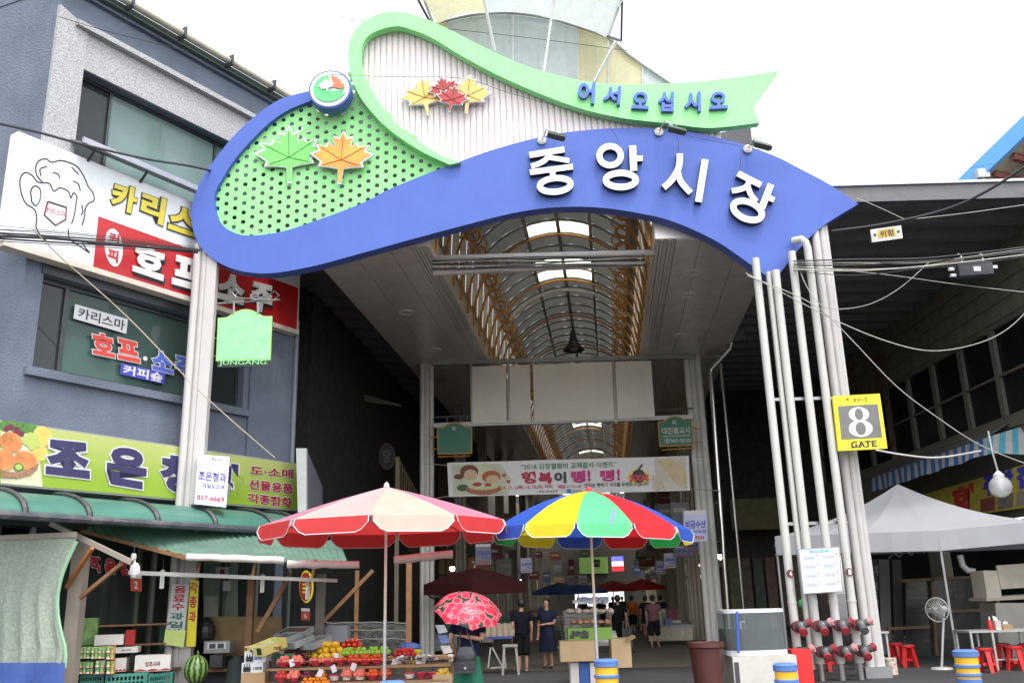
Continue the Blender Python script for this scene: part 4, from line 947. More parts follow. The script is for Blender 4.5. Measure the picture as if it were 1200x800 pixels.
# canopy panels thrown forward of the gable
f0 = [(495, -3), (565, -18), (650, -18), (730, 0)]; b0 = [(513, 28), (568, 15.5), (649, 23), (711, 45)]
for i in range(3):
    A0, A1 = P(*b0[i], 20.9), P(*b0[i+1], 20.9); B0, B1 = P(*f0[i], 19.7), P(*f0[i+1], 19.7); mb = MB()
    for k in range(5):
        u0, u1 = k/5, (k+1)/5; bow = lambda u: V(0, 0, .14*math.sin(u*math.pi))
        mb.quad(A0.lerp(A1, u0)+bow(u0), A0.lerp(A1, u1)+bow(u1), B0.lerp(B1, u1)+bow(u1), B0.lerp(B1, u0)+bow(u0))
    mb.build('canopy_panel', [PG2, PG1, PG1][i], gb, smooth=True)
MB().tube([P(*q_, 19.7) for q_ in f0], .03, 6).build('front_rail', STEEL, gb)
for (a, b) in (((497, 0), (508, 28)), ((566, -5), (580, 60)), ((650, -5), (637, 86)), ((727, 2), (712, 45)), ((722, 48), (697, 95))): MB().bar(P(*a, 19.9), P(*b, 20.4), .06).build('strut', mat('strut_white', (.72, .7, .68), .4), gb)
for (a, b) in (((729, 2), (728, 48)), ((712, 43), (728, 48)), ((490, 0), (504, 26))): MB().bar(P(*a, 19.8), P(*b, 20.7), .05).build('side_bar', DARK, gb)
# gate-side cross tubes with cable bundle
ct = thing('cross_tube', P(640, 305, 19.6), 'pair of white horizontal tubes with cable bundle spanning under the sign', 'tube')
MB().tube([P(508, 303, 19.6), P(768, 296, 19.6)], .075, 12).build('tube', WHITE, ct, smooth=True); MB().tube([P(508, 320, 19.7), P(752, 309, 19.7)], .065, 12).build('tube', WHITE, ct, smooth=True)
for k in range(9):
    pts = [P(506+u*25, 303+k*1.6-u*.5+(1.5*math.sin(u*math.pi/4+k) if k % 2 else 0), 19.45) for u in range(11)]
    MB().tube(pts, .016, 5).build('cable', CABLE if k % 3 else CABLEW, ct)

# ------------------------------------------------------------------ columns along the arcade
def arc_col(lat, Y, w, label, zt=ZS):
    c = A(lat, Y, 0); t = thing('arcade_column', c, label, 'column', 'white fluted columns lining the arcade')
    for k in range(3): MB().tube([c+AN*((k-1)*.15*w)+V(0, -.03 if k != 1 else 0, 0), c+AN*((k-1)*.15*w)+V(0, -.03 if k != 1 else 0, zt)], .082*w, 10).build('tube', COLM, t, smooth=True)
    return t
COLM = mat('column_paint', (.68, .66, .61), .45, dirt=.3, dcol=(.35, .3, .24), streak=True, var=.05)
ordn = ['first', 'second', 'third', 'fourth', 'fifth', 'sixth', 'seventh', 'eighth', 'ninth']
for k in range(9):
    Y = 29+6.5*k
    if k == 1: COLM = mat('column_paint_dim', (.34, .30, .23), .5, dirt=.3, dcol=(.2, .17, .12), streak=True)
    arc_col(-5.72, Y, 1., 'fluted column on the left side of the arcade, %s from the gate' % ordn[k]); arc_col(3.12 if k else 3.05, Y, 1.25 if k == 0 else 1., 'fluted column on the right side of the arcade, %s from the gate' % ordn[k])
# chrome down pipe beside the first right column
CHR = mat('chrome', (.55, .53, .5), .2, .9)
t = thing('drain_pipe', P(838, 550, 28), 'shiny steel drain pipe with an elbow beside the first right arcade column', 'pipe')
MB().tube([P(857, 401, 27.5), P(856, 408, 27.5), P(834, 432, 28), P(833, 438, 28), V(P(851, 700, 28).x, 28, .05)], .075, 10).build('pipe', CHR, t, smooth=True)
MB().box(P(856, 394, 27.5), .8, .4, .38).build('hopper', mat('hopper_grey', (.12, .12, .12), .4, .4), t)
t = tag(MB().tube([A(4.0, 29, 9), A(4.0, 29, 0)], .05, 8).build('thin_pipe', CHR, smooth=True), 'thin steel pipe right behind the first right arcade column', 'pipe')

# ------------------------------------------------------------------ signboard frame with four blank panels
YB_ = 28.6
bs = thing('blank_signboard', P(660, 496, YB_), 'frame with four blank off-white panels across the arcade', 'signboard')
BP = mat('blank_panel', (.80, .76, .68), .7, var=.05, scale=1, dirt=.15, dcol=(.4, .37, .32))
for x0, y0, x1, y1, x2, y2, x3, y3 in ((553, 429.5, 593, 428, 594, 495, 554, 496), (597, 428, 621, 427.5, 622, 494.5, 598, 495), (624.5, 427.5, 717, 424, 720, 491, 626, 494), (721, 424, 763, 422.5, 767.5, 488, 724, 490.5)):
    slab('panel', [P(x0, y0, YB_), P(x1, y1, YB_), P(x2, y2, YB_), P(x3, y3, YB_)], .06, BP, bs)
for a, b, w in (((505, 425.5), (815, 417.5), .14), ((508, 498.5), (812, 488.5), .14)): MB().bar(P(*a, YB_+.1), P(*b, YB_+.1), w).build('rail', STEEL, bs)
for x0, x1 in ((595.5, 596.5), (719, 722), (552, 553.5)): MB().bar(P(x0, 425, YB_+.05), P(x1, 496, YB_+.05), .07).build('mullion', STEEL, bs)
for a, b in (((508, 489), (553, 487)), ((765, 481), (812, 478)), ((524, 489), (524, 498)), ((540, 488), (540, 497)), ((548, 488), (548, 497))): MB().bar(P(*a, YB_+.1), P(*b, YB_+.1), .04).build('rail_bar', DARK, bs)
# green hanging signs
GS = mat('sign_dark_green', (.03, .17, .10), .5, var=.05); RIMO = mat('rim_orange', (.48, .22, .03), .5); IVORY = mat('ivory', (.62, .60, .5), .5)
def clover(c, r, parent, mt):
    mb = MB()
    for a in (45, 135, 225, 315): mb.box(c+V(math.cos(math.radians(a)), 0, math.sin(math.radians(a)))*r*.55, r*.8, .006, r*.35, V(math.cos(math.radians(a)), 0, math.sin(math.radians(a))), V(0, 1, 0), V(-math.sin(math.radians(a)), 0, math.cos(math.radians(a))))
    mb.build('clover_mark', mt, parent)
q = [P(513, 502, 28.3), P(552, 501, 28.3), P(552, 530, 28.3), P(514, 531, 28.3)]
t, n, up, rt, w = arch_sign(q, 0, GS, RIMO, 'blank dark green arched sign with orange rim left of the banner')
clover(P(532, 502, 28.25), .09, t, IVORY); MB().tube([P(513, 535, 28.3), P(551, 534, 28.3)], .02, 6).build('lower_rail', RIMO, t)
for y_ in (512, 526): MB().tube([P(505, y_, 28.3), P(514, y_, 28.3)], .02, 6).build('arm', RIMO, t)
q = [P(772, 495, 28.3), P(810, 493.5, 28.3), P(812.5, 520.5, 28.3), P(774, 522, 28.3)]
t, n, up, rt, w = arch_sign(q, 0, GS, RIMO, 'dark green arched sign reading 대진불교사 right of the banner')
clover(P(790, 494.5, 28.22), .09, t, IVORY); text('heading', '대진불교사', qsub(q, .08, .23, .95, .52), .01, IVORY, t, bold=.015, back=.007); text('phone_number', '☎865-8520', qsub(q, .12, .70, .93, .92), .01, IVORY, t, bold=.01, back=.007)
slab('rule', qsub(q, .1, .59, .92, .62), .004, IVORY, t, back=.01); MB().tube([P(775, 527, 28.3), P(813, 525, 28.3)], .02, 6).build('lower_rail', RIMO, t)
for y_ in (502, 518): MB().tube([P(811, y_, 28.3), P(822, y_, 28.3)], .02, 6).build('arm', RIMO, t)

# ------------------------------------------------------------------ banner
YBn = 27.8
q = [P(524, 542, YBn), P(807, 534, YBn), P(808.5, 574.5, YBn), P(526, 582, YBn)]
bn = thing('event_banner', (q[2]+q[3])/2, 'white fabric banner with red and green Korean lettering stretched across the arcade', 'banner')
BNM = mat('banner_white', (.74, .73, .72), .7, var=.04)
mb = MB(); nn_ = qn(q)
for i in range(30):
    u0, u1 = i/30, (i+1)/30; w_ = lambda u: nn_*(.02*math.sin(u*21)); f = lambda u, v: (q[0]*(1-u)+q[1]*u)*(1-v)+(q[3]*(1-u)+q[2]*u)*v+w_(u)
    mb.quad(f(u0, 0), f(u1, 0), f(u1, 1), f(u0, 1))
mb.build('fabric', BNM, bn)
C1, C2, C3 = mat('banner_green', (.06, .25, .10), .6), mat('banner_crimson', (.45, .02, .06), .6), mat('banner_pink', (.55, .03, .22), .6)
bk = .03
text('heading', '“2018 김장철맞이 고객감사 이벤트”', qsub(q, .305, .10, .70, .27), .004, C1, bn, bold=.015, back=bk)
for ch, u0, u1, v0, v1, c_ in (('행', .305, .365, .33, .68, C2), ('복', .375, .43, .36, .70, C2), ('이', .44, .49, .36, .68, INK), ('뻥', .51, .57, .34, .68, C3), ('!', .578, .59, .33, .66, C3), ('뻥', .63, .69, .34, .68, C3), ('!', .70, .712, .33, .66, C3)): text('lettering', ch, qsub(q, u0, v0, u1, v1), .004, c_, bn, bold=.05, back=bk)
text('date_lettering', '2018. 11. 1(목)-12. 15(토) 까지', qsub(q, .20, .72, .43, .85), .004, C2, bn, bold=.015, back=bk)
text('time_lettering', '매일 11시~15', qsub(q, .455, .73, .55, .84), .004, C3, bn, bold=.01, back=bk); text('offer_lettering', '맛있는 뻥튀기 과자를 무료로 드립니다', qsub(q, .565, .71, .83, .83), .004, INK, bn, bold=.01, back=bk)
text('organiser_lettering', '중앙시장상인회', qsub(q, .375, .88, .45, .95), .004, INK, bn, bold=0, back=bk)
slab('blue_mark', qsub(q, .49, .87, .507, .97), .002, mat('mark_blue', (.03, .2, .5), .5), bn, back=bk)
text('blue_mark_lettering', '김천시', qsub(q, .512, .89, .55, .96), .004, INK, bn, bold=0, back=bk)
def bpoly(pts, mt, nm, k, par=None):
    f = lambda u, v: (q[0]*(1-u)+q[1]*u)*(1-v)+(q[3]*(1-u)+q[2]*u)*v+nn_*(bk+.003*k)
    return MB().prism([f(u, v) for u, v in pts], -nn_*.002).build(nm, mt, par or bn)
def bell(cu, cv, ru, rv, mt, nm, k, par=None, n_=16): return bpoly([(cu+ru*math.cos(2*math.pi*i/n_), cv+rv*math.sin(2*math.pi*i/n_)) for i in range(n_)], mt, nm, k, par)
SKN = mat('print_skin', (.62, .42, .28), .6); HR = mat('print_hair', (.16, .04, .02), .6); HR2 = mat('print_hair_red', (.42, .10, .03), .6); CB = mat('print_cabbage', (.50, .58, .28), .6, var=.3, scale=30)
pc = bpoly([(.02, .05), (.22, .08), (.26, .5), (.25, .95), (.02, .96)], mat('picture_pale', (.55, .57, .40), .6, var=.2, scale=2), 'picture_ground', 0)
bell(.09, .28, .038, .2, HR, 'printed_hair', 1, pc); bell(.095, .38, .028, .16, SKN, 'printed_face', 2, pc); bell(.045, .42, .02, .08, HR, 'printed_bun', 1, pc)
bell(.18, .45, .04, .18, HR2, 'printed_hair', 1, pc); bell(.185, .53, .028, .13, SKN, 'printed_face', 2, pc); bell(.06, .75, .025, .1, mat('print_dark_green', (.05, .1, .05), .6), 'printed_sleeve', 1, pc)
bell(.145, .80, .075, .17, mat('print_tub', (.35, .12, .06), .6), 'printed_tub', 3, pc, 20); bell(.145, .72, .065, .11, CB, 'printed_cabbage', 4, pc); bell(.12, .66, .02, .06, C2, 'printed_chilli', 5, pc); bell(.165, .68, .015, .05, C2, 'printed_chilli', 5, pc)
for cu, cv in ((.233, .42), (.25, .60)): bpoly([(cu, cv+.07), (cu-.01, cv-.01), (cu-.005, cv-.05), (cu, cv-.02), (cu+.005, cv-.05), (cu+.01, cv-.01)], C2, 'printed_heart', 1)
bpoly([(.79+(.055 if k % 2 else .033)*math.cos(2*math.pi*k/26), .57+(.28 if k % 2 else .17)*math.sin(2*math.pi*k/26)) for k in range(26)], YEL, 'printed_burst', 1)
bell(.79, .55, .028, .2, INK, 'printed_bomb', 2); bpoly([(.785, .36), (.795, .36), (.81, .22), (.803, .20)], INK, 'printed_fuse', 2)
text('burst_lettering', 'BOOM!', qsub(q, .753, .50, .83, .70), .004, RED, bn, bold=.05, back=bk+.01)
RC = mat('print_rice', (.60, .48, .28), .6, var=.2, scale=3); pr2 = bpoly([(.86, .04), (.985, .03), (.99, .95), (.86, .96)], mat('print_cream', (.60, .55, .45), .6), 'rice_picture', 0)
bpoly([(.87, .12), (.92, .06), (.985, .40), (.988, .80), (.95, .85), (.91, .5)], RC, 'printed_cracker', 1, pr2); bpoly([(.845, .55), (.885, .53), (.895, .92), (.85, .93)], mat('print_rice_cake', (.58, .50, .38), .6, var=.2, scale=20), 'printed_rice_cake', 2, pr2)
for a, b in (((497, 543), (524, 545)), ((807, 536), (825, 535)), ((503, 585), (526, 581)), ((808, 573), (845, 575))): tag(MB().tube([P(*a, YBn), P(*b, YBn)], .012, 5).build('banner_rope', CABLEW), 'thin rope holding a corner of the event banner'+(', upper ' if a[1] < 560 else ', lower ')+('left' if a[0] < 600 else 'right'), 'rope', 'ropes of the event banner')

# ------------------------------------------------------------------ side market buildings behind the columns
BEI = mat('market_wall', (.13, .11, .085), .85, var=.25, scale=.8, dirt=.4); GLD = glass('market_glass', (.03, .035, .035), .2, .35); SHF = mat('shop_fascia', (.08, .07, .06), .6)
def row(sgn, lat, label, y0, y1):
    t = thing('market_building', A(lat, y0, 0), label, 'building')
    fn = lambda y, z: A(lat, y, z); holes = []
    y = y0+.8
    while y < y1-3.2:
        holes += [(y, .1, y+4.6, 2.9), (y+.2, 4.2, y+2.1, 6.2), (y+2.5, 4.2, y+4.4, 6.2)]; y += 5.4
    MB().sheet(fn, y0, 0, y1, 10.2, AN*sgn*.25, holes).build('wall', BEI, t)
    for h in holes:
        if h[1] > 1:
            w = MB().sheet(fn, h[0], h[1], h[2], h[3], AN*sgn*.06, [(h[0]+.06, h[1]+.06, (h[0]+h[2])/2-.03, h[3]-.06), ((h[0]+h[2])/2+.03, h[1]+.06, h[2]-.06, h[3]-.06)]).build('window', ALU, t); w.location = -AN*sgn*.02
            MB().quad(A(lat+sgn*.06, h[0], h[1]), A(lat+sgn*.06, h[2], h[1]), A(lat+sgn*.06, h[2], h[3]), A(lat+sgn*.06, h[0], h[3])).build('pane', GLD, w)
        else:
            MB().hexa(A(lat+sgn*2.2, h[0], 0), A(lat+sgn*2.2, h[2], 0), A(lat+sgn*2.2, h[2], 3), A(lat+sgn*2.2, h[0], 3), AN*sgn*.1).build('shop_back_wall', mat('shopback', (random.uniform(.05, .2), random.uniform(.05, .15), random.uniform(.03, .1)), .8, var=.4, scale=3), t)
            cb = random.choice([(.20, .03, .02), (.04, .12, .06), (.30, .22, .08), (.05, .07, .2), (.3, .3, .28), (.25, .12, .03)])
            MB().hexa(A(lat-sgn*.06, h[0]-.1, 2.95), A(lat-sgn*.06, h[2]+.1, 2.95), A(lat-sgn*.06, h[2]+.1, 3.85), A(lat-sgn*.06, h[0]-.1, 3.85), AN*sgn*.05).build('shop_fascia', mat('fascia_col', cb, .5, var=.1), t)
    return t
row(-1, -8.3, 'long two storey market row on the left side of the arcade with shop openings', 24.5, 92); row(1, 5.6, 'long two storey market row on the right side of the arcade with shop openings', 40, 92)
# balcony stair structures on the left, beyond the columns
BAL = mat('balcony_beige', (.40, .33, .22), .6, var=.1, dirt=.3)
def balcony(lat, y0, y1, z, label, slope=0.):
    t = thing('balcony', A(lat, y0, z), label, 'balcony', 'balconies with upright railings on the left of the arcade')
    MB().hexa(A(lat, y0, z), A(lat, y1, z+slope), A(lat-1.4, y1, z+slope), A(lat-1.4, y0, z), V(0, 0, -.14)).build('floor', BAL, t)
    MB().bar(A(lat, y0, z+1.05), A(lat, y1, z+1.05+slope), .07).build('rail', BAL, t)
    n_ = int((y1-y0)/.34)
    for k in range(n_+1):
        u = k/n_; MB().bar(A(lat, y0+(y1-y0)*u, z+slope*u), A(lat, y0+(y1-y0)*u, z+1.05+slope*u), .035, up=(0, 1, 0)).build('baluster', BAL, t)
    for yy in (y0+.1, y1-.1): MB().bar(A(lat-.02, yy, 0), A(lat-.02, yy, z+1.1), .13, up=(0, 1, 0)).build('stanchion', BAL, t)
balcony(-6.6, 42, 50, 4.9, 'beige railed balcony above the blue parasols, nearer one'); balcony(-6.6, 53, 61, 4.7, 'beige railed balcony above the blue parasols, farther one')
balcony(-6.9, 30, 36, 5.2, 'dark stair railing sloping down behind the banner, left of the arcade', -1.6)
# end wall with bright opening
ew = thing('arcade_end', A(CL, 96, 0), 'far end of the arcade with a green panel above the bright opening', 'arcade end')
MB().sheet(lambda l, z: A(l, 95, z), -12, 0, 9, 12, V(0, .3, 0), [(-3.8, .05, 1.2, 2.7), (-3.1, 9.3, 1.1, 11.9)]).build('wall', mat('end_wall', (.05, .045, .035), .9, var=.3), ew)
MB().hexa(A(-3.2, 94.8, 4.0), A(-.3, 94.8, 4.0), A(-.3, 94.8, 5.6), A(-3.2, 94.8, 5.6), V(0, .1, 0)).build('green_panel', mat('end_green', (.25, .45, .10), .6), ew)
MB().quad(A(-14, 125, 0), A(12, 125, 0), A(12, 125, 12), A(-14, 125, 12)).build('far_facade', mat('far_white', (.75, .75, .75), .8), ew)
for k in range(6): MB().bar(A(-3.1, 94.9, 9.6+.42*k), A(1.1, 94.9, 9.6+.42*k), .07).build('end_bar', DARK, ew)
for k in range(5): MB().bar(A(-2.6+.8*k, 94.9, 9.3), A(-2.6+.8*k, 94.9, 11.9), .07).build('end_bar', DARK, ew)
t = thing('led_sign', A(.5, 88, 4), 'small glowing red white and blue display near the far end of the arcade', 'display')
for k, c_ in enumerate(((.9, .03, .05), (.8, .75, .8), (.15, .15, .9))): MB().hexa(A(.1, 88, 4.0+.45*k), A(1.2, 88, 4.0+.45*k), A(1.2, 88, 4.43+.45*k), A(.1, 88, 4.43+.45*k), V(0, .1, 0)).build('lit_band', mat('led', c_, .5, emit=1.2), t)

# hanging shop light boxes
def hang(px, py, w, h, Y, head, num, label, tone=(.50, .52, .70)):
    q = [P(px, py, Y), P(px+w, py-w*.03, Y), P(px+w+.6, py+h, Y), P(px+.6, py+h+w*.02, Y)]
    t = thing('hanging_lightbox', (q[2]+q[3])/2, label, 'sign', 'hanging light box signs along the arcade')
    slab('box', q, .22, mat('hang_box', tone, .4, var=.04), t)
    slab('top_strip', qsub(q, .02, .02, .98, .14), .003, PRINTW, t, back=.004)
    text('heading', head, qsub(q, .08, .32, .95, .58), .01, BLUEINK, t, bold=.03, back=.002); text('phone_number', num, qsub(q, .12, .82, .88, .93), .01, REDINK, t, bold=.02, back=.002)
    if len(head) > 3 and w < 30: text('subheading', '식육점', qsub(q, .4, .62, .95, .74), .01, BLUEINK, t, bold=.01, back=.002)
    return t
hang(801, 598, 27, 36, 27, '비금수산', '857-9324', 'hanging light box sign reading 비금수산 beside the first right column')
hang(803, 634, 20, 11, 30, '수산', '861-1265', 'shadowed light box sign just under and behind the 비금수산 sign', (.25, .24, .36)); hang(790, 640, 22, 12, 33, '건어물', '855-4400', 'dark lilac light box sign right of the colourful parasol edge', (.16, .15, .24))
hang(778, 648, 13.5, 17, 36, '대원반점', '857-2077', 'bright hanging light box nearest the colourful parasol on the right'); hang(769, 657, 10.5, 15, 41, '중앙축산', '855-1188', 'small bright light box left of the 대원반점 sign')
hang(762, 668, 9, 10, 50, '상회', '853-12', 'cream light box farther down the right side', (.45, .40, .35)); hang(756, 671, 7, 9, 56, '상회', '853-13', 'farthest cream light box down the right side', (.42, .36, .32))
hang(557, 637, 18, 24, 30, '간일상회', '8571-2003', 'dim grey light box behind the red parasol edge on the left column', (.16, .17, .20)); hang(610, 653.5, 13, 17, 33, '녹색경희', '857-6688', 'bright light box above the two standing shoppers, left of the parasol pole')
hang(665, 674, 8, 10, 52, '상회', '8', 'pale pinkish box sign above the blue parasols', (.40, .34, .32)); hang(678, 674, 10, 10, 46, '상사', '8', 'pale box sign right above the darker blue parasol', (.40, .34, .32)); hang(690, 682, 4, 8, 56, '가', '8', 'tiny lilac box sign right of the parasol pole')
for (px, py, w, h, Y, c_, lb) in ((666, 655, 7, 20, 55, (.28, .02, .02), 'dark red hanging shop sign on the left of the arcade'), (680, 643, 10, 10, 50, (.18, .28, .10), 'dull green hanging shop sign on the left of the arcade'), (778, 562, 20, 14, 34, (.03, .10, .07), 'very dark green arched sign under the right end of the banner'),
                             (745, 645, 12, 10, 60, (.06, .2, .05), 'green hanging sign right of the vault end'), (750, 660, 8, 8, 66, (.05, .18, .05), 'second green hanging sign deeper down on the right'), (695, 655, 8, 9, 64, (.06, .22, .05), 'green hanging sign left of the vault end')):
    q = [P(px, py, Y), P(px+w, py, Y), P(px+w, py+h, Y), P(px, py+h, Y)]; t = thing('hanging_sign', q[3], lb, 'sign'); slab('board', q, .1, mat('board', c_, .5, var=.1), t)
    slab('writing_band', qsub(q, .15, .4, .85, .6), .01, IVORY, t, back=.01)
# parasols inside the arcade
def parasol(cx, y_top, y_rim, w, Y, mt, label, n_=8, pole=True, g='parasols inside the arcade', name='parasol', valance=.12):
    top = P(cx, y_top, Y); rim = P(cx, y_rim, Y); r = w/2; t = thing(name, V(top.x, Y, 0), label, 'parasol', g)
    for k in range(n_):
        a0, a1 = 2*math.pi*k/n_, 2*math.pi*(k+1)/n_
        c0_, c1_ = V(top.x+r*math.cos(a0), Y+r*math.sin(a0), rim.z), V(top.x+r*math.cos(a1), Y+r*math.sin(a1), rim.z)
        mb = MB(); mb.add([top, top.lerp(c0_, .5)+V(0, 0, .05), top.lerp(c1_, .5)+V(0, 0, .05)], [(0, 1, 2)]); mb.quad(top.lerp(c0_, .5)+V(0, 0, .05), c0_, c1_, top.lerp(c1_, .5)+V(0, 0, .05)); mb.quad(c0_, c0_-V(0, 0, valance), c1_-V(0, 0, valance), c1_)
        mb.build('canopy_panel', mt, t)
    if pole: MB().tube([V(top.x, Y, 0), top+V(0, 0, .08)], .025, 8).build('pole', WHITE, t)
    return t
CR, CBL, CMR = cloth('parasol_red', (.55, .02, .02), .35, rough=.7), cloth('parasol_blue', (.03, .08, .28), .3, rough=.7), cloth('parasol_maroon', (.08, .012, .012), .2, rough=.8)
parasol(718, 680, 690, 2.6, 50, CR, 'small red parasol in the middle of the arcade'); parasol(752, 678, 688, 2.4, 47, CR, 'small red parasol right of the middle of the arcade')
parasol(655, 682, 693, 2.6, 44, CBL, 'blue parasol on the left inside the arcade, nearer the column'); parasol(677, 684, 692, 2.6, 41, CBL, 'dark blue parasol just left of the colourful parasol pole')
parasol(556, 665, 683, 3.0, 27.5, CMR, 'dull dark red tent parasol over the stalls behind the woman with the umbrella', 4, valance=.3)
# ================================================================== right side roof and building
DECK = mat('deck_dark_grey', (.10, .10, .105), .55, .2, var=.15, scale=1, dirt=.3, dcol=(.06, .06, .06)); RIBM = mat('rib_grey', (.15, .155, .16), .55, .2, var=.1)
XR = 12.6; ZR = 10.0
rr = thing('side_roof', V(9, 18.7, ZR), 'dark grey ribbed steel canopy roof on the right between the arcade and the right building', 'roof')
def xl_(y): return RATO+AK*y-.1
mb = MB(); mb.hexa(V(xl_(18.75), 18.75, ZR+.28), V(XR+6, 18.75, ZR+.28), V(XR+6, 62, ZR+.28), V(xl_(62), 62, ZR+.28), V(0, 0, .05)); mb.build('deck', DECK, rr)
y = 18.95
while y < 60:
    d_ = .42
    MB().add([V(xl_(y), y, ZR+.27), V(xl_(y), y+.12, ZR), V(xl_(y), y+d_, ZR), V(xl_(y), y+d_+.12, ZR+.27), V(XR, y, ZR+.27), V(XR, y+.12, ZR), V(XR, y+d_, ZR), V(XR, y+d_+.12, ZR+.27)],
             [(0, 1, 5, 4), (1, 2, 6, 5), (2, 3, 7, 6), (0, 3, 2, 1), (4, 5, 6, 7)]).build('rib', RIBM, rr); y += 1.0
MB().hexa(V(xl_(18.7), 18.72, ZR-.02), V(XR+6, 18.72, ZR-.02), V(XR+6, 18.72, ZR+.36), V(xl_(18.7), 18.72, ZR+.36), V(0, .03, 0)).build('fascia', mat('fascia_grey', (.12, .12, .125), .5, .2, dirt=.3), rr)
MB().hexa(V(xl_(18.7), 18.66, ZR+.36), V(XR+6, 18.66, ZR+.36), V(XR+6, 18.66, ZR+.42), V(xl_(18.7), 18.66, ZR+.42), V(0, .12, 0)).build('fascia_trim', mat('trim_lilac', (.55, .56, .62), .4), rr)
# blue eaved roof higher up
be = thing('blue_eaved_roof', P(1170, 215, 24), 'roof with bright blue eave and brown rafters rising above the right canopy', 'roof')
BE = mat('eave_blue', (.10, .34, .70), .4, var=.05); BRN = mat('rafter_brown', (.16, .05, .03), .6); SOFC = mat('eave_soffit', (.42, .36, .27), .7, var=.1)
a0, a1 = P(1108, 224, 24), P(1215, 120, 22); w_ = V(2.6, 1.2, -.5)
MB().hexa(a0, a1, a1+V(0, 0, -.55), a0+V(0, 0, -.55), V(.12, .05, 0)).build('eave_board', BE, be); MB().hexa(a0+V(.1, 0, -.5), a1+V(.1, 0, -.5), a1+w_, a0+w_, V(0, 0, .06)).build('soffit', SOFC, be)
for u in (.25, .45, .65, .85): c = a0.lerp(a1, u); MB().bar(c+V(.2, .1, -.62), c+w_+V(0, 0, -.25), .14, .2).build('rafter', BRN, be)
MB().bar(a0+V(.9, .4, -.95), a1+V(.9, .4, -.95), .16, .22).build('purlin', BRN, be)
c = P(1150, 205, 23.3); MB().box(c, .32, .3, .26).build('gutter_box', ALU, be); MB().tube([c, c+V(.05, 0, -1.2)], .09, 10).build('down_pipe', ALU, be)
# building wall with cladding and strip windows
rb = thing('right_building', V(XR, 20, 0), 'dim beige clad building with a long band of tall windows along the right side', 'building')
CLD = mat('cladding_olive', (.15, .14, .10), .8, var=.2, scale=2, dirt=.4, dcol=(.09, .08, .06), streak=True)
fnr = lambda y, z: V(XR, y, z)
holes = []; y = 17.6
while y < 58: holes.append((y+.08, 5.75, y+1.7, 8.1)); y += 1.78
MB().sheet(fnr, 14.5, 0, 62, ZR+.3, V(.3, 0, 0), holes+[(14.8, .1, 27.8, 3.3), (28.6, .1, 40, 3.3)]).build('wall', CLD, rb)
for h in holes:
    w = MB().sheet(lambda y, z: V(XR-.04, y, z), h[0]-.06, h[1]-.04, h[2]+.06, h[3]+.04, V(.1, 0, 0), [(h[0]+.03, h[1]+.04, h[2]-.03, 6.8), (h[0]+.03, 6.86, h[2]-.03, h[3]-.05)]).build('window', mat('frame_dim', (.13, .12, .10), .5) if h is holes[0] else bpy.data.materials['frame_dim'], rb)
    MB().quad(V(XR+.06, h[0], h[1]), V(XR+.06, h[2], h[1]), V(XR+.06, h[2], h[3]), V(XR+.06, h[0], h[3])).build('pane', GLD, w)
cl0 = None
for r_i in range(4):
    y = 15+.45*(r_i % 2)
    while y < 50:
        if cl0 is None: cl0 = MB().hexa(V(XR-.03, y+.012, 8.22), V(XR-.03, y+1.19, 8.22), V(XR-.03, y+1.19, 8.63), V(XR-.03, y+.012, 8.63), V(.028, 0, 0)).build('cladding_board', CLD, rb); yb = y
        else: c_ = cl0.copy(); COL.objects.link(c_); c_.location = (0, y-yb, .44*r_i)
        y += 1.2
MB().hexa(V(XR-.08, 15, 5.45), V(XR-.08, 60, 5.45), V(XR-.08, 60, 5.7), V(XR-.08, 15, 5.7), V(.08, 0, 0)).build('window_ledge', CLD, rb)
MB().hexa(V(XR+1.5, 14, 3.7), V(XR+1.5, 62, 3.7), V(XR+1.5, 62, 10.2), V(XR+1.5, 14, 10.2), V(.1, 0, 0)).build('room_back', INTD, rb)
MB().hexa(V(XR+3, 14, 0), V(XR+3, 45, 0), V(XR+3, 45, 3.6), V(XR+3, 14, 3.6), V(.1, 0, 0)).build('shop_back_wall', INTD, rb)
for y0 in (22.4,):
    mb = MB()
    for (za, zb2_) in ((7.7, 8.9),):
        MB().sheet(lambda y, z: V(XR-.15, y, z), 29.5, 6.2, 30.3, 9.3, V(.04, 0, 0), [(29.6, 6.3, 30.2, 7.6), (29.6, 7.7, 30.2, 9.2)]).build('iron_bracket', mat('rust', (.10, .05, .03), .8), rb)
# striped awnings
def striped(nm, A0, A1, B0, B1, n, cA, cB, label, wave=.03):
    mb = MB()
    for i in range(n):
        for s_ in range(2):
            u0, u1 = (i+s_*.5)/n, (i+s_*.5+.5)/n; mb.mi = s_
            for r in range(4):
                v0, v1 = r/4, (r+1)/4
                g = lambda u, v: A0.lerp(A1, u).lerp(B0.lerp(B1, u), v) + V(-wave*math.sin(u*n*2.2)*v, 0, wave*.6*math.sin(u*n*1.7)*v)
                mb.quad(g(u0, v0), g(u1, v0), g(u1, v1), g(u0, v1))
    mb.mi = 0
    return tag(mb.build(nm, [cA, cB]), label, 'awning')
SB, SW_, SC = cloth('stripe_blue', (.07, .20, .55), .3, rough=.7), cloth('stripe_white', (.62, .62, .60), .3, rough=.7), cloth('stripe_cyan', (.12, .50, .62), .3, rough=.7)
striped('striped_awning', PX(1019, 561, 11.9), PX(1157, 512, 11.9), PX(1021, 577, 11.2), PX(1157, 532, 11.2), 17, SB, SW_, 'blue and white striped awning skirt running back along the right building')
yq = PX(1157, 512, 11.9).y
striped('striped_awning', P(1157, 512, yq), P(1260, 480, yq-.8), P(1157, 532, yq-.3), P(1260, 531, yq-1.2), 7, SC, SW_, 'turquoise and white striped awning at the right edge of the picture')
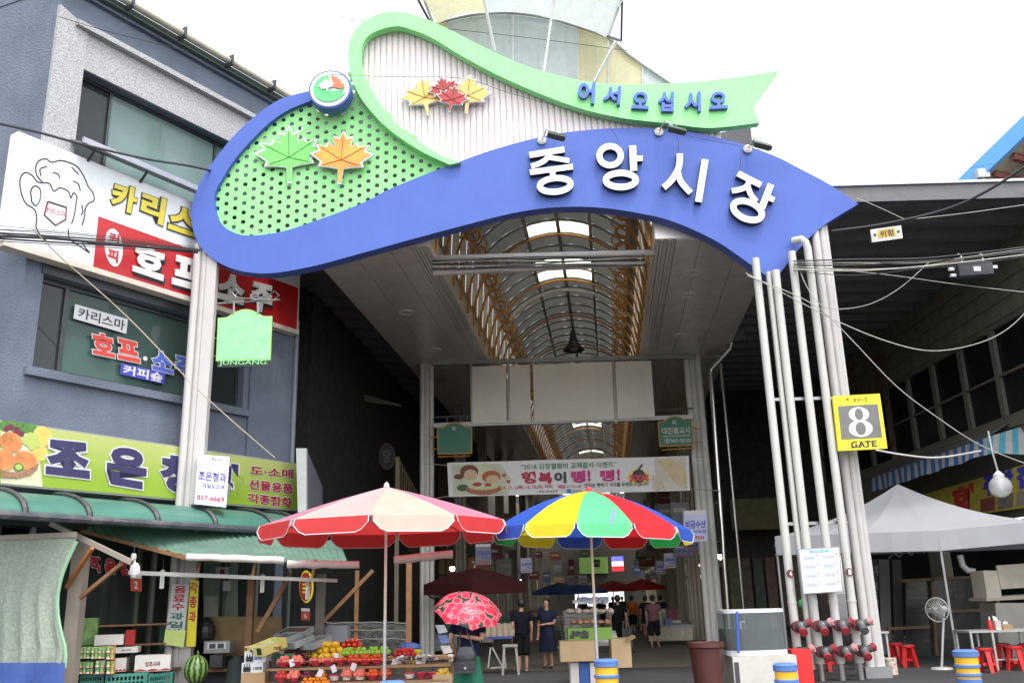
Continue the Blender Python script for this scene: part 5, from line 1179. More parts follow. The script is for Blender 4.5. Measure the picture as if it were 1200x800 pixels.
MB_ = MB().hexa(PX(1019, 561, 11.9), PX(1157, 512, 11.9), PX(1157, 512, 11.9)+V(.8, 0, .45), PX(1019, 561, 11.9)+V(.8, 0, .45), V(0, 0, .03)); tag(MB_.build('awning_cover', mat('awning_cover', (.12, .12, .12), .8)), 'dark upper cloth above the blue striped awning skirt', 'awning')
# yellow restaurant sign
q = [PX(1062, 585, 12.3), PX(1215, 540, 12.3), PX(1215, 592, 12.3), PX(1062, 615, 12.3)]
t = thing('restaurant_sign', q[3], 'dim yellow restaurant sign with red and blue lettering behind the globe lamp', 'sign')
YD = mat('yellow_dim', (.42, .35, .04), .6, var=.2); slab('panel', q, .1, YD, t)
for ch, u0, u1, v0, v1, c_ in (('화', .42, .62, .08, .95, REDINK), ('주', .66, .74, .0, .55, BLUEINK), ('창', .76, .86, .0, .55, BLUEINK), ('집', .88, .98, .0, .55, BLUEINK)): text('lettering', ch, qsub(q, u0, v0, u1, v1), .01, c_, t, bold=.05, back=.005)
for u0, c_ in ((.64, (.2, .05, .04)), (.76, (.16, .14, .12)), (.88, (.22, .18, .15))): slab('printed_dish', qsub(q, u0, .6, u0+.1, .95), .004, mat('dish', c_, .6, var=.5, scale=12), t, back=.008)
# globe lamp
c = P(1172.5, 570, 17.5); t = thing('globe_lamp', c+V(0, 0, -.22), 'clear glass globe lamp hanging from a white cord at the right', 'lamp')
MB().ball(c, .205, 24, 16).build('globe', glass('globe_glass', (.75, .75, .75), .05, .35), t, smooth=True); MB().lathe([(.10, .17), (.10, .22), (.03, .30)], c, 16).build('cap', WHITE, t)
for k in range(3): MB().tube([c+V(.035*math.cos(k*2.1), .035*math.sin(k*2.1), .14), c+V(.035*math.cos(k*2.1), .035*math.sin(k*2.1), -.08)], .018, 8).build('bulb_tube', PRINTW, t)
MB().tube([c+V(0, 0, .28), P(1163, 530, 17.5), P(1158, 505, 17.6)], .018, 6).build('cord', CABLEW, t)
# tent
TEN = cloth('tent_white', (.54, .54, .57), .3, rough=.75, var=.04, scale=2, dirt=.15, dcol=(.45, .45, .46))
A_, F1, C0, B_ = P(910, 650, 21.6), P(1012, 647, 20.6), P(1102, 645, 20.0), P(1225, 634, 19.4); Bb, Ab = V(13.2, 23.5, 2.5), P(940, 652, 25.0); pk = P(1052, 567, 22.)
tn = thing('canopy_tent', (pk.x, 21, 0), 'white peaked market tent behind the right gate column', 'tent')
up_ = V(0, 0, .42); ring = [A_, F1, C0, B_, Bb, Ab]
for i in range(6):
    a, b = ring[i]+up_, ring[(i+1) % 6]+up_; mb = MB(); N = 8
    def g(u, v):
        e = a.lerp(b, u); p = e.lerp(pk, v); return p+V(0, 0, -.42*v*(1-v)*1.6 - .10*math.sin(u*math.pi)*(1-v)*v*2)
    for iu in range(N):
        for iv in range(N): mb.quad(g(iu/N, iv/N), g((iu+1)/N, iv/N), g((iu+1)/N, (iv+1)/N), g(iu/N, (iv+1)/N))
    mb.build('roof_panel', TEN, tn, smooth=True)
    mb = MB()
    for k in range(10):
        h = lambda u, z: (a.lerp(b, u)+V(0, 0, -z)+V(0, -.02*math.sin(u*17)*z*2, 0)); mb.quad(h(k/10, 0), h((k+1)/10, 0), h((k+1)/10, .42+.0*k), h(k/10, .42))
    mb.build('valance', TEN, tn, smooth=True)
for c in (A_, C0, Bb, Ab): MB().bar(V(c.x+.03, c.y+.06, 0), V(c.x+.03, c.y+.06, c.z+.3), .045).build('leg', GREYM, tn)
for a, b in ((A_, C0), (C0, B_), (A_, Ab), (C0, V(C0.x+.5, 24, C0.z))):
    n_ = 4
    for k in range(n_):
        p, q_ = a.lerp(b, k/n_)+V(0, .08, 0), a.lerp(b, (k+1)/n_)+V(0, .08, 0); z_ = V(0, 0, .22)
        MB().bar(p, q_+z_, .025).build('scissor_bar', GREYM, tn); MB().bar(p+z_, q_, .025).build('scissor_bar', GREYM, tn)
# bulkheads and tarpaulins under the tent
WD = mat('stall_wood', (.20, .12, .06), .7, var=.2); TRP = mat('stall_film', (.045, .05, .045), .18, var=.3, scale=2, bump=.3, bsc=4)
st_ = thing('stall_partition', V(8.5, 24, 0), 'timber framed partition covered in dark plastic film under the tent', 'partition')
MB().hexa(P(1062, 680, 24), P(1165, 672, 24), P(1165, 778, 24), P(1062, 778, 24), V(0, .05, 0)).build('film', TRP, st_)
for a, b in (((1056, 680), (1170, 674)), ((1092, 678), (1098, 775)), ((1110, 716), (1168, 714)), ((1040, 736), (1090, 734)), ((1168, 674), (1172, 778))): MB().bar(P(*a, 23.9), P(*b, 23.9), .07).build('frame_bar', WD, st_)
st_ = thing('wall_panel', V(7.5, 25, 0), 'pale panels with vertical lettering standing left of the film partition', 'panel')
for x0, x1, c_ in ((1018, 1028, (.10, .1, .1)), (1030, 1042, (.20, .2, .2)), (1046, 1056, (.09, .09, .08))): MB().hexa(P(x0, 655, 25), P(x1, 655, 25), P(x1+4, 775, 25), P(x0+4, 775, 25), V(0, .05, 0)).build('panel', mat('pn', c_, .6), st_)
for k, ch in enumerate('이은민'): text('lettering', ch, qY(1022, 662+k*20, 1029, 674+k*20, 24.9), .01, mat('lgrey', (.35, .35, .35), .6), st_, bold=.05)
# stainless counter at the right
CN = mat('stainless', (.30, .29, .27), .25, .8, var=.1); ct = thing('steel_counter', V(10.6, 21.5, 0), 'stainless steel kitchen counter with a shelf at the right edge under the tent', 'counter')
MB().hexa(P(1166, 706, 20.5), P(1230, 706, 20.5), P(1230, 770, 20.5), P(1172, 770, 20.5), V(0, .7, 0)).build('body', CN, ct); MB().hexa(P(1156, 700, 20.4), P(1230, 695, 20.4), P(1230, 700, 20.4), P(1156, 704, 20.4), V(0, .8, 0)).build('top', mat('counter_top', (.35, .3, .22), .4, .3), ct)
MB().hexa(P(1152, 668, 20.4), P(1170, 668, 20.4), P(1174, 700, 20.4), P(1157, 700, 20.4), V(0, .6, 0)).build('end_panel', mat('end_beige', (.42, .38, .30), .5), ct)
MB().bar(P(1170, 676, 20.4), P(1230, 672, 20.4), .06, .5).build('shelf', mat('shelf_beige', (.40, .36, .29), .5), ct)
t = tag(MB().tube([P(1125, 650, 21), P(1128, 662, 21), P(1134, 668, 21), P(1142, 669, 21)], .07, 10).build('flexible_duct', mat('duct', (.55, .55, .55), .4, .4), smooth=True), 'short silver flexible duct curling under the tent roof', 'duct')
# table and things on it
TB = mat('table_metal', (.48, .47, .46), .35, .6)
x0, x1 = P(1116, 739, 20).x, P(1206, 739, 20).x; Yt = 19.6
t = thing('metal_table', V((x0+x1)/2, Yt, 0), 'grey metal table with tube legs under the tent at the right', 'table')
MB().box(((x0+x1)/2, Yt, .74), x1-x0, .7, .04).build('tabletop', TB, t)
for sx in (x0+.03, P(1156, 740, 19.5).x, x1-.25):
    for sy in (-.32, .32): MB().bar(V(sx, Yt+sy, 0), V(sx, Yt+sy, .72), .04).build('leg', TB, t)
MB().bar(V(P(1156, 740, 19.5).x, Yt-.32, .2), V(x1-.25, Yt-.32, .2), .03).build('cross_bar', TB, t)
def onT(px, z=.76): p = P(px, 735, Yt-.15); return V(p.x, Yt-.15, z)
c = onT(1161); t = thing('sauce_bottle', c, 'red sauce bottle with a white cap on the metal table', 'bottle'); MB().lathe([(.04, 0), (.045, .05), (.04, .16), (.018, .2)], c, 14).build('bottle', RED, t, smooth=True); MB().lathe([(.018, .2), (.012, .26)], c, 10).build('cap', PRINTW, t)
c = onT(1169); t = thing('tissue_holder', c, 'white tissue holder beside the red sauce bottle', 'tissue holder'); MB().box(c+V(0, 0, .09), .11, .11, .18).build('holder', mat('holder_cream', (.5, .45, .42), .5), t); MB().prism([c+V(-.05, 0, .18), c+V(.04, 0, .18), c+V(.01, 0, .25), c+V(-.07, 0, .28)], (0, .03, 0)).build('tissue', PRINTW, t)
c = onT(1179); t = thing('tissue_box', c, 'brown box with a white tissue tuft on the metal table', 'box'); MB().box(c+V(0, 0, .05), .2, .14, .1).build('box', mat('box_brown', (.32, .2, .1), .6), t); MB().ball(c+V(0, 0, .12), .05, 8, 6, (1.2, .8, .8)).build('tissue', PRINTW, t)
# stools
def stool():
    t = thing('plastic_stool', V(0, 0, 0), '', 'stool', 'red plastic stools under the tent')
    MB().lathe([(.15, .40), (.165, .44), (.16, .455)], (0, 0, 0), 20).build('seat', RED, t, smooth=True)
    MB().lathe([(.14, .457), (.12, .47)], (0, 0, 0), 18).build('cushion', BLACK, t)
    for k in range(4):
        a = math.pi/4+k*math.pi/2; d = V(math.cos(a), math.sin(a), 0); MB().hexa(d*.13+V(0, 0, .42)+d.orthogonal()*0+V(-d.y, d.x, 0)*.05, d*.13+V(0, 0, .42)-V(-d.y, d.x, 0)*.05, d*.21-V(-d.y, d.x, 0)*.035, d*.21+V(-d.y, d.x, 0)*.035, -d*.03).build('leg', RED, t)
    MB().lathe([(.165, .13), (.16, .18)], (0, 0, 0), 4).build('stretcher', RED, t)
    return t
s0_ = stool(); first = True
for px, py, Y, lb in ((1062, 756, 20.6, 'red plastic stool alone at the left under the tent'), (1049, 757, 21.6, 'red plastic stool half hidden behind the gate column'), (1153, 762, 18.9, 'red plastic stool under the left end of the metal table'), (1174, 758, 20.1, 'red plastic stool behind, under the middle of the table'), (1188, 760, 19.2, 'red plastic stool under the right end of the metal table'), (1203, 758, 19.8, 'red plastic stool cut by the right edge of the picture'),
                      (938, 768, 20.0, 'red plastic stool behind the leftmost standpipe'), (970, 768, 20.3, 'red plastic stool behind the middle standpipes')):
    p = P(px, py, Y)
    if first: s0_.location = (p.x, Y, 0); s0_['label'] = lb; first = False
    else: dup(s0_, V(p.x, Y, 0), lb, rz=random.uniform(0, 1.5))
# electric fan
p = P(1111, 780, 19.6); b = V(p.x, 19.9, 0); t = thing('standing_fan', b, 'grey standing electric fan facing left under the tent', 'fan'); FG = mat('fan_grey', (.42, .42, .41), .4)
MB().lathe([(.22, 0), (.2, .03), (.03, .05)], b, 20).build('base', FG, t); hd = P(1098, 714, 19.8); MB().tube([b+V(0, 0, .04), V(hd.x+.18, 19.9, hd.z-.05)], .025, 8).build('pole', FG, t)
axf = V(-.75, -.66, 0).normalized(); MB().tube([hd-axf*.1, hd-axf*.32], .08, 12).build('motor', FG, t, smooth=True); up2 = V(0, 0, 1); rt2 = axf.cross(up2)
gm = MB(); ga = [2*math.pi*k/24 for k in range(24)]
gm.tube([hd+rt2*.24*math.cos(a)+up2*.24*math.sin(a) for a in ga], .012, 5, closed=True)
gd = gm.build('guard_ring', FG, t)
for k in range(28):
    a = 2*math.pi*k/28; d = rt2*math.cos(a)+up2*math.sin(a); MB().tube([hd+axf*.07, hd+axf*.06+d*.12, hd+d*.24], .004, 3).build('guard_wire', FG, gd)
for k in range(3):
    a = 2.1*k; d = rt2*math.cos(a)+up2*math.sin(a); e_ = axf.cross(d); MB().add([hd+d*.02, hd+d*.1+e_*.07, hd+d*.21+e_*.06+axf*.02, hd+d*.2-e_*.05], [(0, 1, 2, 3)]).build('blade', mat('blade_grey', (.2, .2, .2), .4) if k == 0 else bpy.data.materials['blade_grey'], t)
# small folding table behind the column and a tin
x_ = P(1034, 742, 20.4).x; t = thing('side_table', V(x_-.3, 20.4, 0), 'grey metal side table behind the right gate column', 'table'); MB().box((x_-.35, 20.4, .74), .8, .5, .04).build('tabletop', TB, t)
for sx in (x_-.7, x_): MB().bar(V(sx, 20.2, 0), V(sx, 20.2, .72), .04).build('leg', TB, t)
c = V(P(1047, 790, 18.9).x, 19.0, 0); t = thing('paint_tin', c, 'white and orange paint tin on the ground right of the gate column', 'tin'); MB().lathe([(.13, 0), (.13, .3), (.12, .31)], c, 18).build('can', mat('tin_print', (.5, .4, .34), .4, var=.7, scale=18), t)
# lamp posts of tank area: aquarium, cabinet, planter
Yq = 16.9; xa, xb = P(853, 740, Yq).x, P(926, 740, Yq).x
t = thing('fish_tank_cabinet', V((xa+xb)/2, Yq+.4, 0), 'white cabinet under the fish tank beside the standpipes', 'cabinet'); MB().box(((xa+xb)/2+.05, Yq+.4, .27), xb-xa+.02, .8, .54).build('body', mat('cabinet_white', (.50, .48, .44), .5, dirt=.3, dcol=(.3, .27, .22)), t); MB().box((xa+.1, Yq-.005, .25), .08, .01, .4).build('vent', DARK, t)
t = thing('fish_tank', V((xa+xb)/2, Yq+.4, .54), 'round fronted glass fish tank with a white rim on the white cabinet', 'tank')
TG = glass('tank_glass', (.45, .5, .5), .05, .22); TC = mat('rim_pale', (.58, .6, .62), .4)
def tankring(z0, z1, g_, mt, nm):
    pts = []
    for k in range(13): a = math.pi*k/12; pts.append((-(xb-xa)/2*math.cos(a)*(1+g_)+(xa+xb)/2, Yq+.42-(.34*math.sin(a)**.6 if 0 < k < 12 else 0)*(1+g_)))
    pts += [((xb), Yq+.8), ((xa), Yq+.8)]
    MB().prism([V(x, y, z0) for x, y in pts], (0, 0, z1-z0)).build(nm, mt, t)
tankring(.6, 1.30, 0, TG, 'glass'); tankring(.545, .63, .015, TC, 'base_rim'); tankring(1.27, 1.33, .015, TC, 'top_rim'); tankring(.64, 1.0, -.05, mat('tank_water', (.015, .02, .02), .1), 'water')
MB().bar(V(xa+.16, Yq+.04, .6), V(xa+.2, Yq+.04, 1.3), .035).build('blue_strip', mat('blue_strip', (.03, .08, .5), .4), t); MB().tube([V(xa+.28, Yq+.2, 1.0), V(xa+.28, Yq+.2, 1.12), V(xa+.36, Yq+.2, 1.12)], .02, 6).build('inlet_pipe', PRINTW, t)
c = V(P(831, 760, 16.6).x, 16.9, 0); t = thing('planter_pot', c, 'large reddish brown plastic planter pot in front of the first right column', 'pot')
MB().lathe([(.23, 0), (.29, .7), (.33, .72), (.33, .80), (.29, .80), (.28, .74)], c, 28, cap=False).build('pot', mat('pot_brown', (.08, .022, .018), .5), t, smooth=True); MB().lathe([(.0, .72), (.28, .72)], c, 20, cap=False).build('soil', mat('soil', (.04, .03, .02), .9), t)
tag(MB().box((P(948, 780, 17).x, 17.6, .3), .35, .5, .6).build('red_crate', RED), 'red plastic crate behind the blue and yellow bollard by the fish tank', 'crate')
tag(MB().ball(P(941, 707, 19.2), .1, 10, 8).build('green_net', mat('net_green', (.05, .4, .1), .7, bump=.8)), 'bright green net ball hanging behind the standpipes', 'net')
# dark market interior behind the right poles
rm = thing('dark_stall_wall', V(7.5, 33, 0), 'dark stall back wall with shelves and bottles far behind the standpipes', 'wall')
MB().hexa(A(4.6, 38, 0), V(XR, 38, 0), V(XR, 38, 10), A(4.6, 38, 10), V(0, .1, 0)).build('back_wall', mat('cave_wall', (.035, .033, .03), .9, var=.4), rm)
for k in range(8): MB().hexa(V(8.5+.5*k, 37.8, .3), V(8.9+.5*k, 37.8, .3), V(8.9+.5*k, 37.8, 3.0), V(8.5+.5*k, 37.8, 3.0), V(0, .1, 0)).build('hanging_sheet', mat('hs', (random.uniform(.04, .13), random.uniform(.04, .1), .05), .7, var=.4), rm)
MB().hexa(V(8.4, 36, 4.0), V(10.6, 36, 4.0), V(10.6, 36, 5.2), V(8.4, 36, 5.2), V(0, .1, 0)).build('dim_sign', mat('dimsign', (.10, .09, .03), .6, var=.4, scale=4), rm)

# ================================================================== left dark roof
lr = thing('side_roof', V(-8, 20.5, 9.8), 'very dark ribbed roof on the left between the grey building and the arcade', 'roof')
def zl(x): return 9.75-.14*(x+4.5)
def xr_(y): return LATO+AK*y+.05
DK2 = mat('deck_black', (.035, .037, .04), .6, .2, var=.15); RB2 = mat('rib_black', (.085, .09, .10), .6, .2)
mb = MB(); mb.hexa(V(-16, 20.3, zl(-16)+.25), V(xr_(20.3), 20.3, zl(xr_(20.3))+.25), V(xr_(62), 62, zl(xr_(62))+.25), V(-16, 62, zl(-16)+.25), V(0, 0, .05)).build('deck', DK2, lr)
y = 20.4
while y < 58:
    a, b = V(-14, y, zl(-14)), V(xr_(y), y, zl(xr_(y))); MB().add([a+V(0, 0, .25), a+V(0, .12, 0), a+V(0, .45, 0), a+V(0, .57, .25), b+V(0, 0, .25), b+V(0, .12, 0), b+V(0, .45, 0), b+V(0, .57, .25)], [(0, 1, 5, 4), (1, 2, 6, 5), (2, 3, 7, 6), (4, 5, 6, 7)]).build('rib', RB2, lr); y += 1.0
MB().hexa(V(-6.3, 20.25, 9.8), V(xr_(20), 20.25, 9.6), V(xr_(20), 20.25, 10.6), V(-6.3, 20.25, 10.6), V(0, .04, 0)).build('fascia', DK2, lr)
dw = thing('dark_side_wall', A(-7.6, 24, 0), 'dark wall with faint round shop emblem in the alley left of the arcade', 'wall')
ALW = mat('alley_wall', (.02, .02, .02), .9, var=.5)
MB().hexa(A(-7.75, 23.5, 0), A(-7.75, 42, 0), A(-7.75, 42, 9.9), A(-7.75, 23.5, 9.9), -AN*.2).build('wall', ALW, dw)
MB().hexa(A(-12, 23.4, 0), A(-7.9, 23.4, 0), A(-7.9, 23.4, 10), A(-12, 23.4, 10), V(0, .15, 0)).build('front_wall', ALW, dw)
q = [P(444, 519, 27), P(463, 519, 27), P(463, 550, 27), P(444, 550, 27)]
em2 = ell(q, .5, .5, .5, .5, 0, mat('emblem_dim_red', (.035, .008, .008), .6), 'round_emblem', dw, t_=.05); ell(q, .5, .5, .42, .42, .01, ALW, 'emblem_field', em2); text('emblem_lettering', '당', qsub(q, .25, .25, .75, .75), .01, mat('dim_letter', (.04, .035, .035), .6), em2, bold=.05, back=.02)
MB().hexa(P(427, 462, 27.2), P(470, 474, 27.2), P(470, 476, 27.2), P(427, 470, 27.2), V(0, .05, 0)).build('yellow_strip', mat('strip_olive', (.04, .04, .01), .6), dw)

# ================================================================== cables
def cable(pts, Ys, r, mt, label, n=5, group=None, name='cable'):
    N = len(pts); P3 = []
    for i, (x, y) in enumerate(pts):
        Y = Ys[0]+(Ys[1]-Ys[0])*i/(N-1) if len(Ys) == 2 else Ys[i]; P3.append(P(x, y, Y))
    return tag(MB().tube(cr(P3, n), r*.72, 5).build(name, mt, smooth=True), label, 'cable', group)
for k in range(5): cable([(-30, 268+k*3.2), (60, 272+k*3.5+(k % 2)), (150, 281+k*2.6), (232, 292+k*1.2)], (13.6, 18.1), .022 if k in (1, 3) else .012, CABLE, 'black cable in the bundle before the bar sign, %s from the top' % ordn[k])
cable([(-30, 276), (60, 279), (150, 288), (234, 293)], (13.5, 18.0), .04, CABLE, 'thickest black cable crossing in front of the bar sign')
for k in range(4): cable([(-30, 262+k*5), (80, 272+k*4), (160, 280+k*3), (232, 290+k*1.5)], (13.6, 18.1), .007, CABLE, 'hair thin wire above the left cable bundle, %s from the top' % ordn[k])
cable([(-20, 141), (40, 154), (100, 170), (170, 186), (225, 195), (262, 204)], (13.8, 18.75), .035, CABLE, 'thick black cable running along the top of the bar sign')
cable([(38, 268), (75, 305), (150, 372), (240, 464), (322, 536)], (14.2, 19.0), .015, mat('cord_buff', (.55, .45, .34), .6), 'pale buff cord slanting down across the lower window')
cable([(70, 20), (130, 38), (220, 60)], (15.0, 17.5), .01, CABLE, 'thin black wire stapled under the roof edge of the grey building')
for k in range(8): cable([(930, 306+k*1.6), (1000, 304+k*2.4+2*math.sin(k*2)), (1075, 303+k*2.0+3*math.sin(k*1.7)), (1140, 297+k*1.6+2*math.sin(k)), (1230, 286+k*1.5)], (17.9, 16), .012 if k % 3 else .022, CABLEW if k in (1, 4, 6) else CABLE, 'wire of the bundle right of the blue sign tip, %s from the top' % ordn[k])
cable([(975, 271), (1040, 262), (1110, 245), (1160, 222), (1215, 186)], (18.0, 15.5), .04, CABLE, 'thick black cable rising to the upper right corner over the ribbed canopy')
cable([(1058, 258), (1130, 250), (1215, 238)], (18.0, 17), .012, CABLEW, 'white wire running just under the thick cable on the ribbed canopy')
cable([(1004, 232), (1030, 243), (1060, 257)], (18.2, 18), .01, CABLEW, 'short white wire from the blue sign tip to the thick cable')
cable([(874, 320), (930, 350), (985, 378), (1040, 400), (1090, 411), (1140, 404), (1180, 386), (1215, 352)], (18.0, 16.8), .014, CABLEW, 'white wire sagging deeply from the standpipes to the right edge')
cable([(876, 323), (930, 345), (965, 365), (1000, 400), (1050, 452), (1100, 490), (1150, 522), (1215, 548)], (17.9, 17.2), .014, mat('wire_grey', (.3, .3, .3), .5), 'grey wire falling diagonally past the number sign to the globe lamp')
cable([(936, 312), (945, 335), (962, 357), (985, 362), (1020, 356), (1055, 337), (1090, 306)], (17.9, 17.4), .013, CABLEW, 'white wire looping below the cable bundle right of the standpipes')
cable([(960, 314), (1040, 322), (1120, 333), (1215, 344)], (17.9, 16.8), .010, CABLEW, 'thin white wire running straight below the black junction box')
cable([(1026, 527), (1060, 533), (1100, 536), (1150, 528)], (17.8, 17.4), .028, CABLEW, 'thick white cable sagging from the number sign to the striped awning')
cable([(1008, 205), (1060, 199), (1130, 198), (1215, 180)], (18.3, 17), .006, CABLE, 'hair thin wire in the sky right of the blue sign tip')
cable([(383, 87), (450, 90), (540, 92), (600, 110), (690, 134), (790, 156), (920, 182), (1000, 205)], (17.9, 18.0), .008, CABLE, 'thin black wire draped over the ribbed white field and the blue band')
cable([(400, 22), (525, 34), (640, 47), (738, 60)], (20.5, 20.8), .010, CABLE, 'thin wire crossing the pale gable panels')
for a, b in (((725, 168), (717, 152)), ((795, 178), (793, 158)), ((866, 202), (868, 175)), ((648, 172), (652, 163))): cable([a, ((a[0]+b[0])/2+1, (a[1]+b[1])/2), b], (18.0, 18.15), .008, CABLE, 'short lead from floodlight to big letter near pixel'.replace(' near pixel', '')+', '+{725: 'second letter', 795: 'third letter', 866: 'fourth letter', 648: 'first letter'}[a[0]])
# junction box on the wires, danger plate
c = P(1141, 317, 16.9); t = thing('cable_junction_box', c-V(0, 0, .1), 'black cable junction box hanging from the wires at the right', 'junction box')
MB().box(c, .68, .2, .24, V(1, 0, .04).normalized()).build('body', mat('box_black', (.03, .033, .04), .35), t); MB().box(c+V(0, 0, .13), .6, .22, .03, V(1, 0, .04).normalized()).build('lid', BLACK, t); MB().box(c+V(.02, -.103, 0), .14, .006, .1).build('label_plate', PRINTW, t)
for dx_ in (-.2, .22): MB().tube([c+V(dx_, 0, .12), c+V(dx_, 0, .34), c+V(dx_-.06, 0, .36)], .018, 6).build('hook', ALU, t)
for dx_, dz_ in ((-.44, .04), (-.42, -.09), (.42, .06)): MB().box(c+V(dx_, 0, dz_), .1, .06, .06).build('connector', PRINTW, t)
q = [P(1020, 269, 17.9), P(1056, 264, 17.9), P(1058, 279, 17.9), P(1022, 284, 17.9)]; t = thing('danger_plate', q[3], 'small white plate with yellow 위험 lettering hanging on the right cable', 'sign'); slab('plate', q, .03, mat('plate_white', (.5, .48, .44), .5), t)
slab('yellow_field', qsub(q, .22, .15, .78, .75), .003, mat('plate_yellow', (.5, .3, .02), .5), t, back=.004); text('lettering', '위험', qsub(q, .28, .2, .72, .7), .003, INK, t, bold=.02, back=.004)
for u in (.12, .88): a = qsub(q, u, .45, u+.01, .46)[0]; MB().lathe([(.03, 0), (.03, .01)], a, 12, (0, -1, 0)).build('bolt', DARK, t)
# ================================================================== big parasols in front
def big_parasol(cx, ytop, Y, w_px, y_rim, cols, val, label, n=8, tilt=0., rot=0., drop=None, val_h=.26, hemc=None, top_c=None, sag=.06, dome=.03):
    top = P(cx, ytop, Y); r = w_px/2*(P(cx+1, y_rim, Y).x-P(cx, y_rim, Y).x); zr = P(cx, y_rim, Y).z
    t = thing('market_parasol', V(top.x, Y, 0), label, 'parasol')
    tl = math.radians(tilt); tx = lambda p: V(top.x+(p.x-top.x)*math.cos(tl)-(p.z-zr)*0, p.y, p.z+(p.x-top.x)*math.sin(tl))
    hem = hemc or PRINTW
    for k in range(n):
        a0, a1 = rot+2*math.pi*k/n, rot+2*math.pi*(k+1)/n; N = 6; mb = MB()
        def g(u, v):
            e0 = V(math.cos(a0), math.sin(a0), 0); e1 = V(math.cos(a1), math.sin(a1), 0); e = e0.lerp(e1, u)*r
            z = zr+(top.z-zr)*(1-v)**1.0 + dome*math.sin(v*math.pi); z -= sag*math.sin(u*math.pi)*v*(1-v)*2
            return tx(V(top.x+e.x*v, Y+e.y*v, z))
        for iu in range(N):
            for iv in range(N): mb.quad(g(iu/N, iv/N), g((iu+1)/N, iv/N), g((iu+1)/N, (iv+1)/N), g(iu/N, (iv+1)/N)) if iv else mb.add([g(0, 0), g(iu/N, 1/N), g((iu+1)/N, 1/N)], [(0, 1, 2)])
        pn = mb.build('canopy_panel', cols[k % len(cols)], t, smooth=True)
        mb = MB(); edge = []
        M_ = 12; out_ = .04
        for i in range(M_):
            u0, u1 = i/M_, (i+1)/M_
            def h(u, f): 
                p = g(u*.94+.03, 1); d = val_h*min(1, 6*min(u, 1-u)+.25)**.7; dr = (p-V(top.x, Y, p.z)).normalized(); return p+dr*out_*f+V(0, 0, -d*f)
            mb.quad(h(u0, 0), h(u1, 0), h(u1, 1), h(u0, 1)); edge.append(h(u0, 1))
        edge.append(h(1, 1)); mb.build('valance', val[k % len(val)], pn, smooth=True); MB().tube([h(0, 0)]+edge+[h(1, 0)], .007, 4).build('hem', hem, pn)
        MB().tube([tx(V(top.x, Y, top.z-.05)), g(0, 1)-V(0, 0, .02)], .012, 5).build('rib', ALU, t)
        MB().tube([tx(V(top.x, Y, zr-.02)), g(0, .5)-V(0, 0, .02)], .010, 5).build('stretcher', ALU, t)
    MB().tube([V(top.x, Y, 0), V(top.x, Y, 1.35)], .03, 10).build('pole', mat('pole_steel', (.5, .52, .55), .35, .5), t, smooth=True); MB().tube([V(top.x, Y, 1.35), V(top.x, Y, top.z+.02)], .024, 10).build('upper_pole', mat('pole_cream', (.6, .52, .42), .5), t, smooth=True)
    MB().lathe([(.05, 0), (.045, .05), (0.01, .09)], V(top.x, Y, top.z-.01), 14).build('finial', top_c or WHITE, t); MB().lathe([(.22, 0), (.2, .06), (.05, .09)], V(top.x, Y, 0), 24).build('base', BLACK, t)
    MB().lathe([(.045, 0), (.045, .08)], V(top.x, Y, zr-.06), 12).build('runner', BLACK, t)
    return t
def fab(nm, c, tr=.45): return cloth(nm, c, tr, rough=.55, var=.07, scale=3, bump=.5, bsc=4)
FRGP = fab('fabric_red_pale_glare', (.76, .52, .50)); FRG, FC, FR = fab('fabric_red_glare', (.64, .27, .38)), fab('fabric_cream', (.70, .57, .47)), fab('fabric_red', (.66, .05, .05))
# colours: pink tops paint the glare on red cloth, one panel is cream; the canopy is seen with a corner of the cream panel towards the camera
big_parasol(453, 570, 15.5, 288, 616, [FC, FRG, FRG, FR, FR, FR, FR, FRG, FRG, FRGP], [FC, FR, FR, FR, FR, FR, FR, FR, FR, FR], 'big red and cream parasol with painted glare over the fruit stall', 10, .2, math.radians(-88), val_h=.24)
FY, FG, FB, FRd, FMint = fab('fabric_yellow', (.85, .68, .02)), fab('fabric_green', (.03, .45, .10)), fab('fabric_blue', (.04, .12, .60)), fab('fabric_bright_red', (.72, .02, .03)), fab('fabric_mint', (.14, .68, .30))
cols = [FG, FB, FRd, FB, FG, FB, FY, FMint, FRd, FB]
big_parasol(690, 575, 15.9, 232, 622, [FMint, FRd, FB, FY, FG, FRd, FB, FY, FG, FRd, FB, FY], [FMint, FRd, FB, FY, FG, FRd, FB, FY, FG, FRd, FB, FY], 'big parasol with blue yellow green and red panels in front of the arcade', 12, -2.2, math.radians(-102), val_h=.21, top_c=RED, dome=.12)
MB_ = P(718, 600, 14.6); tag(MB().quad(P(718, 597, 14.35), P(722, 596, 14.35), P(718, 616, 14.25), P(714, 616, 14.25)).build('lilac_ribbon', cloth('ribbon_lilac', (.3, .3, .6), .4)), 'lilac ribbon tied to the rim of the colourful parasol', 'ribbon')

